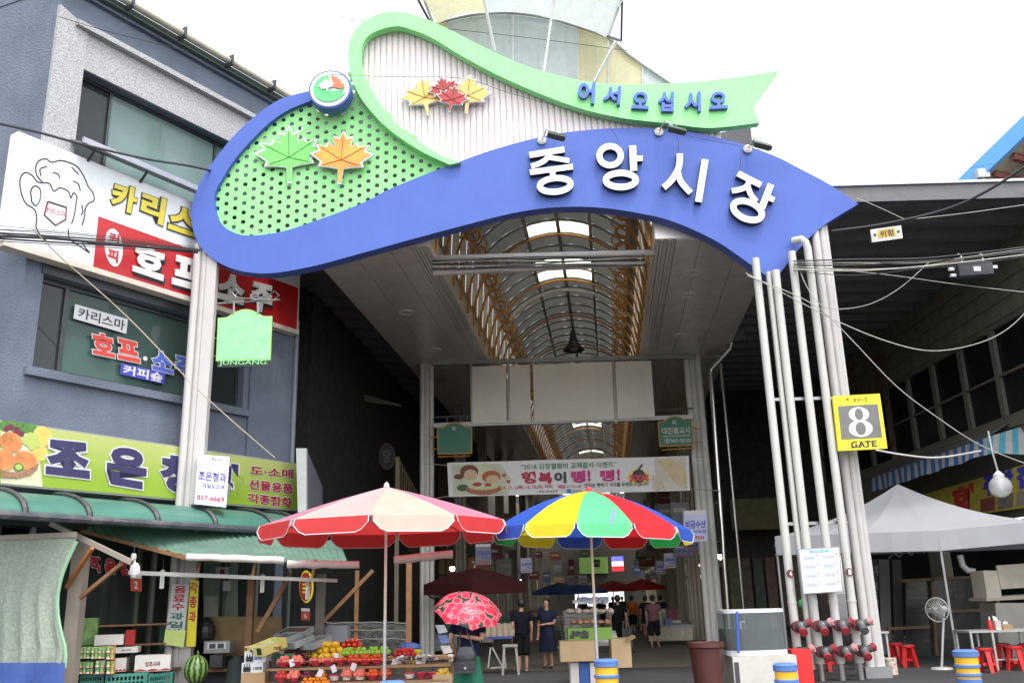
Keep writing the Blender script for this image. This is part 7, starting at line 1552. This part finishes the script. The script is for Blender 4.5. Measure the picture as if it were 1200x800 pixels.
tag(MB().hexa(P(250, 722, 19.2), P(330, 722, 19.4), P(330, 768, 19.4), P(250, 768, 19.2), V(0, .04, 0)).build('plywood_board', mat('plywood', (.22, .15, .06), .7, var=.2)), 'brown plywood board leaning behind the fruit cartons', 'board')
c = P(258, 757, 18.6); t = thing('cash_register', c, 'old grey cash register on the shop counter behind the left column', 'cash register'); MB().box(c, .5, .4, .22).build('body', mat('register', (.26, .26, .24), .5), t); MB().box(c+V(0, -.21, .02), .36, .02, .12).build('display', PRINTW, t)
for k in range(2): MB().box(c+V(-.08+.16*k, -.225, .02), .12, .01, .09).build('key_block', DARK, t)
MB().box(c+V(.0, -.1, -.26), .24, .2, .22).build('drawer', DARK, t)
tag(MB().lathe([(.06, .5), (.16, .4), (.2, .1), (.24, 0)], P(277, 784, 18.2)-V(0, 0, .25), 10, cap=False).build('hanging_coat', mat('coat', (.02, .035, .03), .8), smooth=True), 'dark coat hanging at the end of the shop counter', 'coat')
tag(MB().ball(P(241, 740, 18.9), .2, 12, 8, (1, 1, 1.4)).build('black_chair_back', BLACK), 'black rounded chair back inside the shop behind the column', 'chair')
t = thing('shop_counter', V(-6, 19, 0), 'brown wooden counter inside the shop behind the left column', 'counter'); MB().box((P(262, 780, 18.8).x, 18.9, .45), 1.2, .6, .06).build('top', WOOD, t); MB().box((P(262, 780, 18.8).x, 19.1, .2), 1.1, .3, .4).build('body', DARK, t)

# goods behind the stall (plastic film stacks), shelves behind
FLM = mat('film_dark', (.06, .065, .06), .2, var=.4, scale=5, bump=.8, bsc=10)
t = thing('covered_goods', V(-2.8, 19.8, 0), 'stack of goods covered in clear grey plastic film behind the green apples', 'goods'); MB().hexa(P(382, 728, 20), P(478, 732, 20), P(478, 772, 20), P(382, 772, 20), V(0, .5, 0)).build('film', FLM, t)
for py in (729, 738, 748): MB().tube([P(380+k*10, py+random.uniform(-1, 1), 19.95) for k in range(11)], .015, 4).build('film_fold', mat('fold', (.2, .2, .17), .4) if py == 729 else bpy.data.materials['fold'], t)
tag(MB().hexa(P(381, 733, 19.6), P(407, 733, 19.6), P(407, 752, 19.6), P(381, 752, 19.6), V(0, .4, 0)).build('grey_bin', mat('bin_grey', (.18, .19, .22), .5)), 'grey plastic bin behind the tomatoes', 'bin')
t = thing('yellow_shelf', P(475, 780, 18.6), 'small yellow plastic stool frame behind the wrapped trays', 'stool'); 
for a, b in (((463, 764), (494, 762)), ((465, 764), (465, 782)), ((485, 763), (484, 782)), ((490, 763), (490, 782))): MB().bar(P(*a, 18.7), P(*b, 18.7), .06).build('bar', mat('yellow_pl', (.4, .36, .02), .5) if a[0] == 463 else bpy.data.materials['yellow_pl'], t)
tag(MB().ball(P(480, 759, 18.9), .22, 14, 8, (1.1, 1, .5)).build('blue_bag', mat('bag_navy', (.02, .06, .2), .6)), 'dark blue bag lying on the yellow plastic stool', 'bag')
t = thing('meter_box', P(513, 700, 28), 'white electric box with a black cable on the first left arcade column', 'electric box'); MB().hexa(P(508, 684, 28.2), P(515, 684, 28.2), P(515, 700, 28.2), P(508, 700, 28.2), V(0, .15, 0)).build('box', WHITE, t); MB().tube([P(500, 692, 28.1), P(503, 698, 28.1), P(508, 701, 28.1)], .03, 5).build('cable', CABLE, t)
# centre stack by the colourful parasol pole
Yc = 17.3
def cb(x0, y0, x1, y1, Y, dp, mt, nm, label, cat): a_ = P(x0, y1, Y); b_ = P(x1, y1, Y); b_.z = a_.z; h = P(x0, y0, Y).z-a_.z; return tag(MB().hexa(a_, b_, b_+V(0, 0, h), a_+V(0, 0, h), V(0, dp, 0)).build(nm, mt), label, cat)
cb(657, 751, 700, 775, 16.6, .5, CARDL, 'cardboard_box', 'large brown cardboard box at the foot of the colourful parasol pole', 'box'); cb(718, 748, 741, 782, 16.7, .5, CARDL, 'cardboard_box', 'brown cardboard box with open flaps right of the bollard', 'box')
tag(MB().hexa(P(734, 748, 16.6), P(744, 744, 16.4), P(745, 747, 16.4), P(735, 752, 16.6), V(0, .3, 0)).build('box_flap', CARDL), 'open flap of the cardboard box sticking out to the right', 'box flap')
t = thing('display_stand', P(690, 800, 16.8), 'white and blue crate stand under the cardboard box', 'crate'); a_ = P(668, 800, 16.8); 
for x0, x1, m_ in ((668, 678, BWW), (679, 690, mat('crate_blue', (.03, .1, .35), .5)), (691, 718, BWW)): p0, p1 = P(x0, 776, 16.8), P(x1, 776, 16.8); MB().hexa(V(p0.x, 16.8, 0), V(p1.x, 16.8, 0), V(p1.x, 16.8, p0.z), V(p0.x, 16.8, p0.z), V(0, .5, 0)).build('panel', m_, t)
gb_ = cb(666, 736, 718, 750, 16.9, .45, mat('grape_box', (.18, .34, .05), .5, var=.1), 'grape_box', 'green box printed with black grapes on the cardboard box', 'box'); ga_ = P(679, 743, 16.88)
mb = MB()
for k in range(60): mb.ball(ga_+V(random.uniform(-.16, .16), 0, random.uniform(-.055, .06)), .018, 6, 4, (1, .3, 1))
pg = mb.build('printed_grapes', mat('grape_print', (.04, .04, .06), .4), gb_); pg['kind'] = 'stuff'
BAGM = glass('bag_film', (.5, .45, .42), .15, .6)
for k, (x0, y0, x1, y1, c_, lb) in enumerate(((668, 722, 716, 735, (.42, .22, .16), 'bagged reddish snacks on the green grape box'), (664, 710, 720, 722, (.50, .42, .36), 'clear plastic bags of snacks above the reddish ones'), (676, 696, 714, 707, (.16, .2, .3), 'blue grey tray stack behind the bagged snacks'), (672, 700, 712, 709, (.35, .36, .38), 'grey lidded trays at the far end of the centre stall'))):
    Y = 17+.5*k; t = thing('snack_bags' if k < 2 else 'tray_stack', P(x0, y1, Y), lb, 'goods'); rr_ = random.Random(k)
    for j in range(6):
        xa_, xb_ = x0+(x1-x0)*j/6+rr_.uniform(-1, 1), x0+(x1-x0)*(j+1)/6+rr_.uniform(-1, 1.5); p = P((xa_+xb_)/2, (y0+y1)/2, Y); (MB().ball(p+V(0, .15, 0), .001+.5*abs(P(xb_, y0, Y).x-P(xa_, y0, Y).x)*1.15, 10, 7, (1, 1.8, .5+.3*(j % 2))) if k < 2 else MB().box(p+V(0, .15, .0), abs(P(xb_, y0, Y).x-P(xa_, y0, Y).x)*.94, .4, .06+.03*(j % 2))).build('bag' if k < 2 else 'tray', mat('goods_col', c_, .3, var=.4, scale=8, bump=.6, bsc=20), t, smooth=True)
cst = thing('centre_stall', V(P(690, 740, 20).x, 20, 0), 'low stall table running into the arcade behind the parasol pole', 'stall'); p0, p1 = P(676, 742, 19), P(716, 742, 19); MB().hexa(V(p0.x, 17.6, .75), V(p1.x, 17.6, .75), V(p1.x+.6, 24, .75), V(p0.x+.6, 24, .75), V(0, 0, .05)).build('tabletop', TB, cst)
for y_ in (17.7, 23.8): 
    for x_ in (p0.x+.05+(.6 if y_ > 20 else 0), p1.x-.05+(.6 if y_ > 20 else 0)): MB().bar(V(x_, y_, 0), V(x_, y_, .75), .05).build('leg', TB, cst)
# stalls deeper inside
rs = random.Random(5); colsG = [(.35, .1, .06), (.3, .32, .34), (.08, .2, .1), (.45, .4, .3), (.1, .14, .3), (.4, .25, .08), (.5, .48, .44), (.25, .05, .08)]
GM = [mat('goods_%s' % n_, c_, .6, var=.3, scale=6) for n_, c_ in zip(('rust', 'grey', 'green', 'cream', 'navy', 'ochre', 'white', 'wine'), colsG)]; GN = ['rust brown', 'grey', 'green', 'cream', 'navy', 'ochre', 'white', 'wine red']
pos_w = ['nearest', 'second', 'third', 'fourth', 'fifth', 'sixth', 'seventh', 'farthest']
for side, lat0, nm in ((-1, -5.2, 'left'), (1, 1.9, 'right'), (0, -1.3, 'middle')):
    for k in range(8):
        Y = (31 if side < 0 else 33.5 if side else 36)+k*5.2
        t = thing('market_stall', A(lat0, Y, 0), 'market stall table with goods on the %s side inside the arcade, %s one' % (nm, pos_w[k]), 'stall', 'stalls inside the arcade'); w_ = 1.5 if side else 1.3
        MB().box(A(lat0, Y, .62), w_, 2.6, .06).build('tabletop', GM[(k*3+1) % 8], t)
        for sx in (-1, 1):
            for sy in (-1, 1): MB().bar(A(lat0+sx*(w_/2-.06), Y+sy*1.2, 0), A(lat0+sx*(w_/2-.06), Y+sy*1.2, .6), .05).build('leg', DARK, t)
        MB().hexa(A(lat0-w_/2, Y-1.3, .15), A(lat0+w_/2, Y-1.3, .15), A(lat0+w_/2, Y-1.3, .58), A(lat0-w_/2, Y-1.3, .58), V(0, .02, 0)).build('skirt', GM[(k*5+2+side) % 8], t)
        for j in range(7):
            ci = rs.randrange(8); h = rs.uniform(.10, .5); c = A(lat0+rs.uniform(-.5, .5)*(w_-.3), Y-1.15+.36*j, .65)
            o = MB().box(c+V(0, 0, h/2), rs.uniform(.25, .5), rs.uniform(.2, .34), h).build('goods_box', GM[ci]); tag(o, '%s goods box on the %s %s stall inside the arcade' % (GN[ci], pos_w[k], nm), 'box', 'goods boxes on the arcade stalls')
for k in range(5):
    c = V(P(671, 745, 34).x+.02*(k % 2), 34, .24*k); tag(MB().box(c+V(0, 0, .12), .62, .5, .22).build('foam_box', mat('foam', (.45, .42, .36), .7) if k == 0 else bpy.data.materials['foam']), 'cream foam box in the stack beyond the two shoppers, %s from the bottom' % ordn[k], 'box', 'stacked cream foam boxes')
t = thing('hand_trolley', V(P(664, 750, 29).x, 29, 0), 'small green platform trolley beyond the standing woman', 'trolley'); MB().box((P(664, 750, 29).x, 29, .2), .6, .4, .08).build('platform', CRT, t); MB().tube([V(P(658, 750, 29).x, 29, .2), V(P(658, 750, 29).x, 29, .95), V(P(670, 750, 29).x, 29, .95), V(P(670, 750, 29).x, 29, .2)], .015, 6).build('handle', DARK, t)
for dx_ in (-.22, .22): MB().tube([V(P(664, 750, 29).x+dx_, 28.85, .08), V(P(664, 750, 29).x+dx_, 29.15, .08)], .08, 10).build('wheel', BLACK, t)
LMP = mat('lamp_glow', (1, .82, .5), .5, emit=14.0)
for k in range(12):
    sd = -1 if k % 2 else 1; Y = 33+4.6*k; lat = -6.4 if sd < 0 else 3.9; c = A(lat, Y, 2.9)
    t = thing('shop_lamp', c, 'small warm lit bulb over the %s %s shop opening inside the arcade' % (ordn[k//2], 'left' if sd < 0 else 'right'), 'lamp', 'lit bulbs over the arcade shops'); MB().ball(c, .11, 10, 7).build('bulb', LMP, t); MB().lathe([(.16, .06), (.04, .16)], c, 12, cap=False).build('shade', DARK, t); MB().tube([c+V(0, 0, .16), c+V(0, 0, 1.0)], .01, 4).build('cord', CABLE, t)
for k in range(34):
    sd = -1 if k % 2 else 1; Y = 34+1.75*k; lat = (-5.3 if sd < 0 else 2.9)+rs.uniform(-.7, .7)*(1 if k > 10 else .4); z_ = rs.uniform(2.6, 6.4); w_ = rs.uniform(.5, 1.1); h_ = rs.uniform(.4, .9); ci = rs.randrange(8)
    t = thing('shop_sign', A(lat, Y, z_), '%s hanging shop sign over the %s side lane, number %s from the gate' % (GN[ci], 'left' if sd < 0 else 'right', ['first', 'second', 'third', 'fourth', 'fifth', 'sixth', 'seventh', 'eighth', 'ninth', 'tenth', 'eleventh', 'twelfth', 'thirteenth', 'fourteenth', 'fifteenth', 'sixteenth', 'seventeenth'][k//2]), 'sign', 'small shop signs hanging along the lane')
    MB().box(A(lat, Y, z_+h_/2), w_, .1, h_).build('board', GM[ci], t); MB().box(A(lat, Y-.06, z_+h_*.6), w_*.7, .01, h_*.2).build('writing_band', IVORY, t)
# folding tables with goods right of the woman (left of shoppers)
t = thing('folding_table', V(P(585, 760, 22).x, 22.3, 0), 'folding table with blue cloth and bagged grain behind the woman with the umbrella', 'table'); x0, x1 = P(572, 760, 22).x, P(601, 760, 22).x
MB().box(((x0+x1)/2, 22.3, .78), x1-x0, .8, .05).build('tabletop', mat('table_blue', (.03, .05, .2), .6), t)
for a, b in (((575, 758), (572, 782)), ((590, 758), (593, 782)), ((575, 782), (592, 781)), ((577, 758), (590, 783))): MB().bar(P(*a, 22.1), P(*b, 22.1), .035).build('leg', TB, t)
for k in range(5): c = V(P(571+k*7, 750, 22.1).x, 22.2, .8); tag(MB().lathe([(.09, 0), (.11, .12), (.09, .26), (.03, .3)], c, 10).build('grain_bag', mat('grain', (.30, .24, .16), .6, var=.3) if k == 0 else bpy.data.materials['grain'], smooth=True), 'bag of pale grain on the folding table, %s from the left' % ordn[k], 'bag', 'grain bags on the folding table')
t = thing('white_plastic_stool', V(P(600, 765, 21.9).x, 21.6, 0), 'off-white plastic stool left of the standing man', 'stool'); x_ = P(598, 765, 21.6).x; MB().box((x_, 21.6, .62), .34, .34, .05).build('seat', mat('stool_grey', (.25, .24, .22), .5), t)
for sx in (-1, 1):
    for sy in (-1, 1): MB().bar(V(x_+sx*.13, 21.6+sy*.13, .6), V(x_+sx*.18, 21.6+sy*.18, 0), .05).build('leg', bpy.data.materials['stool_grey'], t)
for k in range(3): tag(MB().hexa(*[P(x, y, 20.6) for x, y in ((510+3*k, 732+12*k), (520+3*k, 732+12*k), (524+3*k, 740+12*k), (514+3*k, 742+12*k))], V(0, .2, 0)).build('leaning_sign', [GM[1], GM[4], GM[6]][k]), 'small tilted board behind the umbrella woman, %s from the top' % ordn[k], 'board')

# ================================================================== people
def skinned(name, nodes, edges, mt, parent, sub=2):
    """nodes: list of (x, y, z, rx, ry)"""
    me = bpy.data.meshes.new(name); wl = WL[parent.name]; me.from_pydata([Vector(n_[:3])-wl for n_ in nodes], edges, []); me.materials.append(mt)
    o = bpy.data.objects.new(name, me); COL.objects.link(o); o.parent = parent; sk = o.modifiers.new('skin', 'SKIN'); sk.use_smooth_shade = True
    for i, n_ in enumerate(nodes): sv = me.skin_vertices[0].data[i]; sv.radius = (n_[3], n_[4] if len(n_) > 4 else n_[3]); sv.use_root = (i == 0)
    ss = o.modifiers.new('sub', 'SUBSURF'); ss.levels = sub; ss.render_levels = sub; WL[o.name] = wl; return o
SKIN = mat('skin', (.38, .20, .13), .55, var=.05); HAIR = mat('hair_black', (.015, .012, .01), .5)
def person(x, y, h, rz, label, top_c, low_c, skirt=False, armL=None, armR=None, stride=0., hat=None, sleeves=True, head=True):
    """body at scale h/1.7, facing -y before rz; arm* = list of 3 joint offsets from the shoulder"""
    s = h/1.7; t = thing('person', V(x, y, 0), label, 'person'); cr_, sr_ = math.cos(rz), math.sin(rz)
    def T(a, b, c): return (x+(a*cr_-b*sr_)*s, y+(a*sr_+b*cr_)*s, c*s)
    def N(a, b, c, r1, r2=None): return (*T(a, b, c), r1*s, (r2 or r1)*s)
    top_m = mat('shirt', top_c, .9, var=.3, bump=.6, bsc=9, spec=.05); low_m = mat('lower', low_c, .9, var=.3, bump=.6, bsc=8, spec=.05)
    aL = armL or [(-.20, 0, 1.38), (-.25, .03, 1.12), (-.25, -.04, .88)]; aR = armR or [(.20, 0, 1.38), (.25, .03, 1.12), (.25, -.04, .88)]
    nodes = [N(0, 0, .96, .08, .07), N(0, 0, 1.15, .08, .06), N(0, 0, 1.33, .09, .065), N(0, 0, 1.43, .06, .055), N(0, -.01, 1.50, .05), N(0, -.02, 1.57, .062, .07), N(0, -.02, 1.65, .075, .088), N(0, -.015, 1.71, .05, .06)]
    ed = [(i, i+1) for i in range(7)]
    for side, A3 in ((-1, aL), (1, aR)):
        b = len(nodes); nodes += [N(*A3[0], .052), N(*A3[1], .042), N(*A3[2], .03)]; d = Vector(A3[2])-Vector(A3[1]); d.normalize(); hd = Vector(A3[2])+d*.09; nodes += [N(*hd, .036, .02)]
        ed += [(2, b), (b, b+1), (b+1, b+2), (b+2, b+3)]
        for k in range(4):                                      # fingers
            f0 = Vector(A3[2])+d*.09; ox = V(-.03+.02*k, 0, 0); p1 = f0+d*.06+ox; p2 = f0+d*(.10 if k in (1, 2) else .085)+ox*1.05+V(0, -.02, 0); m_ = len(nodes); nodes += [N(*p1, .010), N(*p2, .008)]; ed += [(b+3, m_), (m_, m_+1)]
        th = Vector(A3[2])+d*.05+V(-side*.04, -.02, 0); m_ = len(nodes); nodes += [N(*th, .011), N(*(th+d*.04+V(0, -.01, 0)), .009)]; ed += [(b+2, m_), (m_, m_+1)]
    for side in (-1, 1):
        st_ = stride*side; b = len(nodes); nodes += [N(.09*side, 0, .82, .06), N(.095*side, -.02+st_*.5, .48, .058), N(.095*side, .02+st_, .09, .04), N(.10*side, -.06+st_, .035, .04, .032), N(.105*side, -.14+st_, .03, .032, .024)]
        ed += [(0, b), (b, b+1), (b+1, b+2), (b+2, b+3), (b+3, b+4)]
    body = skinned('body', nodes, ed, SKIN, t)
    sn = [N(0, 0, .80, .20, .16), N(0, 0, 1.15, .185, .145), N(0, 0, 1.33, .20, .15), N(0, 0, 1.45, .10, .09)]; se = [(0, 1), (1, 2), (2, 3)]
    for A3 in (aL, aR): b = len(sn); sn += [N(*A3[0], .085), N(*(Vector(A3[0]).lerp(Vector(A3[1]), .72)), .075)]; se += [(2, b), (b, b+1)]
    skinned('shirt', sn, se, top_m, t)
    if skirt:
        mb = MB(); pr_ = [(.15, .98), (.18, .85), (.22, .6), (.25, .42)]; b0 = []
        for r_, z_ in pr_:
            for k in range(20): a = 2*math.pi*k/20; rr2 = r_*(1+.06*math.sin(a*5)*(1-z_)); b0.append(V(*T(rr2*math.cos(a), rr2*.8*math.sin(a), z_)))
        fs = [(i*20+k, i*20+(k+1) % 20, (i+1)*20+(k+1) % 20, (i+1)*20+k) for i in range(3) for k in range(20)]; mb.add(b0, fs); mb.build('skirt', low_m, t, smooth=True)
    else:
        ln_ = [N(0, 0, 1.0, .15, .12)]; le = []
        for side in (-1, 1): b = len(ln_); st_ = stride*side; ln_ += [N(.095*side, 0, .80, .125), N(.10*side, -.01+st_*.5, .48, .11), N(.10*side, .01+st_*.7, .38, .105)]; le += [(0, b), (b, b+1), (b+1, b+2)]
        skinned('trousers', ln_, le, low_m, t)
    mb = MB(); hc = V(*T(0, .01, 1.655)); mb.ball(hc, .105*s, 16, 12, (.95, 1.05, 1.1))
    o = mb.build('hair', HAIR, t, smooth=True)
    import bmesh as _b
    bm = _b.new(); bm.from_mesh(o.data); f = V(-sr_*-1*0, 0, 0); fx, fy = (sr_, -cr_)
    kill = [v for v in bm.verts if ((v.co.x+WL['%s' % t.name].x-hc.x)*fx+(v.co.y+WL[t.name].y-hc.y)*fy) > .035*s and (v.co.z-hc.z) < .045*s]
    _b.ops.delete(bm, geom=kill, context='VERTS'); bm.to_mesh(o.data); bm.free()
    for sx in (-1, 1): MB().ball(V(*T(.03*sx, -.098, 1.635)), .011*s, 8, 5).build('eye', INK, t); MB().ball(V(*T(.078*sx, -.01, 1.62)), .022*s, 8, 6, (.5, .8, 1.3)).build('ear', SKIN, t)
    MB().ball(V(*T(0, -.11, 1.605)), .014*s, 8, 6, (.8, 1, 1.4)).build('nose', SKIN, t); MB().ball(V(*T(0, -.098, 1.568)), .02*s, 8, 5, (1.2, .5, .35)).build('mouth', mat('lips', (.25, .06, .05), .5), t)
    for sx in (-1, 1): MB().ball(V(*T(.10*sx, -.06+stride*sx, .035)), .05*s, 10, 6, (1, 2.4, .7)).build('shoe', mat('shoe_light', (.35, .33, .36), .6) if not skirt else BLACK, t, smooth=True)
    return t
# woman with umbrella, seen from behind
Yw = 13.9; xw = P(549, 760, Yw).x
person(xw, Yw, 1.6, math.pi-.15, 'woman in a navy top and green skirt seen from behind under a red flowered umbrella', (.012, .014, .035), (.02, .10, .065), True,
       armL=[(-.20, 0, 1.38), (-.24, .10, 1.14), (-.02, .18, 1.18)], armR=[(.20, 0, 1.38), (.27, .05, 1.15), (.22, -.1, .95)])
# umbrella with printed flowers
UF = cloth('umbrella_flowers', (.5, .03, .06), .3, rough=.4); nf = UF.node_tree; lk = nf.links.new
tcf = nf.nodes.new('ShaderNodeTexCoord'); vo = nf.nodes.new('ShaderNodeTexVoronoi'); vo.inputs['Scale'].default_value = 9; n3 = nf.nodes.new('ShaderNodeTexNoise'); n3.inputs['Scale'].default_value = 14; n3.inputs['Detail'].default_value = 6
lk(tcf.outputs['Object'], vo.inputs['Vector']); lk(tcf.outputs['Object'], n3.inputs['Vector']); ad = nf.nodes.new('ShaderNodeMath'); ad.operation = 'ADD'; lk(vo.outputs['Distance'], ad.inputs[0]); ml = nf.nodes.new('ShaderNodeMath'); ml.operation = 'MULTIPLY'; ml.inputs[1].default_value = .55; lk(n3.outputs[0], ml.inputs[0]); lk(ml.outputs[0], ad.inputs[1])
rmp = nf.nodes.new('ShaderNodeValToRGB'); e = rmp.color_ramp.elements; e[0].position = .4; e[0].color = (.50, .01, .04, 1); e[1].position = 1.08; e[1].color = (.02, .03, .02, 1)
for p_, c_ in ((.66, (.62, .04, .09, 1)), (.80, (.62, .22, .26, 1)), (.88, (.50, .02, .05, 1)), (.98, (.45, .48, .40, 1))): k_ = rmp.color_ramp.elements.new(p_); k_.color = c_
rmp.color_ramp.interpolation = 'CONSTANT'; lk(ad.outputs[0], rmp.inputs[0]); lk(rmp.outputs[0], nf.nodes['Principled BSDF'].inputs['Base Color'])
for l in [l_.to_node for l_ in rmp.outputs[0].links]: pass
tb = [n_ for n_ in nf.nodes if n_.type == 'BSDF_TRANSLUCENT'][0]; lk(rmp.outputs[0], tb.inputs[0])
uc = P(549, 712, Yw); axu = V(.18, -.42, .89).normalized(); uu = axu.cross(V(0, 1, 0)).normalized(); vv = axu.cross(uu)
t = thing('flowered_umbrella', uc, 'open red umbrella printed with pink and white flowers held over the woman', 'umbrella'); RU, HU = .52, .26
for k in range(8):
    a0, a1 = 2*math.pi*k/8+.25, 2*math.pi*(k+1)/8+.25; mb = MB()
    def g(u, v): d = (uu*math.cos(a0)+vv*math.sin(a0)).lerp(uu*math.cos(a1)+vv*math.sin(a1), u); return uc+d*(RU*math.sin(v*1.25)/math.sin(1.25))+axu*(HU*(math.cos(v*1.25)-math.cos(1.25))/(1-math.cos(1.25))*1.0-.08+.03*math.sin(u*math.pi)*v)
    for iu in range(4):
        for iv in range(5): mb.quad(g(iu/4, iv/5), g((iu+1)/4, iv/5), g((iu+1)/4, (iv+1)/5), g(iu/4, (iv+1)/5)) if iv else mb.add([g(0, 0), g(iu/4, .2), g((iu+1)/4, .2)], [(0, 1, 2)])
    mb.build('canopy_panel', UF, t, smooth=True)
    MB().tube([g(0, v) - axu*.005 for v in (0, .33, .66, 1)], .004, 4).build('rib', ALU, t)
MB().tube([uc+axu*.22, uc-axu*.45], .008, 6).build('shaft', ALU, t); MB().tube([uc-axu*.42, uc-axu*.5, uc-axu*.52+V(.02, 0, 0)], .016, 8).build('handle', RED, t); MB().tube([uc+axu*.18, uc+axu*.25], .01, 6).build('tip', BLACK, t)
# bags
BGK = mat('bag_leather', (.02, .022, .028), .3, bump=.5, bsc=8); c = V(P(546, 768, Yw-.3).x, Yw-.28, P(546, 768, Yw-.3).z)
t = thing('black_handbag', c-V(0, 0, .1), 'shiny black quilted handbag with a silver clasp on the back of the woman', 'handbag')
MB().lathe([(.001, .14), (.10, .12), (.145, .02), (.14, -.08), (.11, -.14), (.001, -.15)], c, 18, cap=False, sc=(1, .5)).build('body', BGK, t, smooth=True); MB().tube([c+V(-.1, 0, .1), c+V(-.08, 0, .3), c+V(-.02, .05, .42), c+V(.04, 0, .28), c+V(.1, 0, .1)], .012, 6).build('strap', BGK, t)
c2 = c+V(-.01, -.02, -.15); t2 = thing('black_purse', c2-V(0, 0, .08), 'flat black purse with a round clasp below the handbag', 'purse'); MB().box(c2, .30, .08, .16).build('body', BLACK, t2); MB().box(c2+V(0, -.045, .03), .28, .012, .1).build('flap', BGK, t2); MB().lathe([(.018, 0), (.018, .01)], c2+V(0, -.055, -.01), 12, (0, -1, 0)).build('clasp', ALU, t2)
person(P(613, 785, 22).x, 22.2, 1.58, math.pi+.25, 'person with short dark hair in black shirt and long dark shorts seen from behind', (.01, .01, .014), (.012, .012, .012), False)
person(P(643, 778, 23).x, 23.2, 1.58, -.5, 'woman in a dark knee length dress facing the shopper in black', (.015, .018, .035), (.015, .018, .035), True, armR=[(.20, 0, 1.38), (.23, -.02, 1.12), (.02, -.2, 1.10)])
person(P(727, 765, 29).x, 29, 1.62, math.pi, 'dark dressed person pushing a walker down the middle of the arcade', (.01, .01, .01), (.012, .012, .012), False)
xk = P(735, 760, 28.8).x; t = thing('wheeled_walker', V(xk, 28.7, 0), 'black wheeled shopping walker beside the dark dressed person', 'walker')
for a, b in ((V(xk-.15, 28.5, .1), V(xk-.1, 28.6, .9)), (V(xk+.15, 28.5, .1), V(xk+.05, 28.6, .9)), (V(xk-.1, 28.6, .9), V(xk+.05, 28.6, .9)), (V(xk-.15, 28.5, .12), V(xk+.15, 28.5, .12))): MB().bar(a, b, .035).build('frame_bar', BLACK, t)
for dx_ in (-.16, .16): MB().tube([V(xk+dx_-.02, 28.5, .09), V(xk+dx_+.02, 28.5, .09)], .09, 12).build('wheel', BLACK, t)
MB().box((xk, 28.7, .5), .3, .25, .4).build('bag', BLACK, t)
person(P(768, 755, 31).x, 31, 1.6, math.pi-.3, 'person in a dusty pink shirt and dark trousers walking away on the right', (.16, .08, .08), (.015, .015, .02), False, stride=.12)
for px, Y, c_, lb in ((757, 38, (.02, .02, .02), 'dark dressed shopper standing right of the orange one'), (741, 44, (.5, .12, .02), 'distant shopper in an orange shirt in the middle of the arcade'), (705, 48, (.02, .02, .03), 'distant dark dressed shopper left of the walker'), (719, 52, (.03, .02, .02), 'distant shopper just left of the orange one'), (683, 46, (.03, .04, .03), 'distant shopper under the dark blue parasol'), (775, 40, (.02, .02, .03), 'shopper in dark clothes by the right stalls'), (730, 58, (.05, .05, .06), 'farthest shopper near the bright end of the arcade')):
    person(P(px, 720, Y).x, Y, 1.6, random.uniform(2.4, 3.8), lb, c_, (.02, .02, .02), False, stride=random.uniform(-.14, .14))
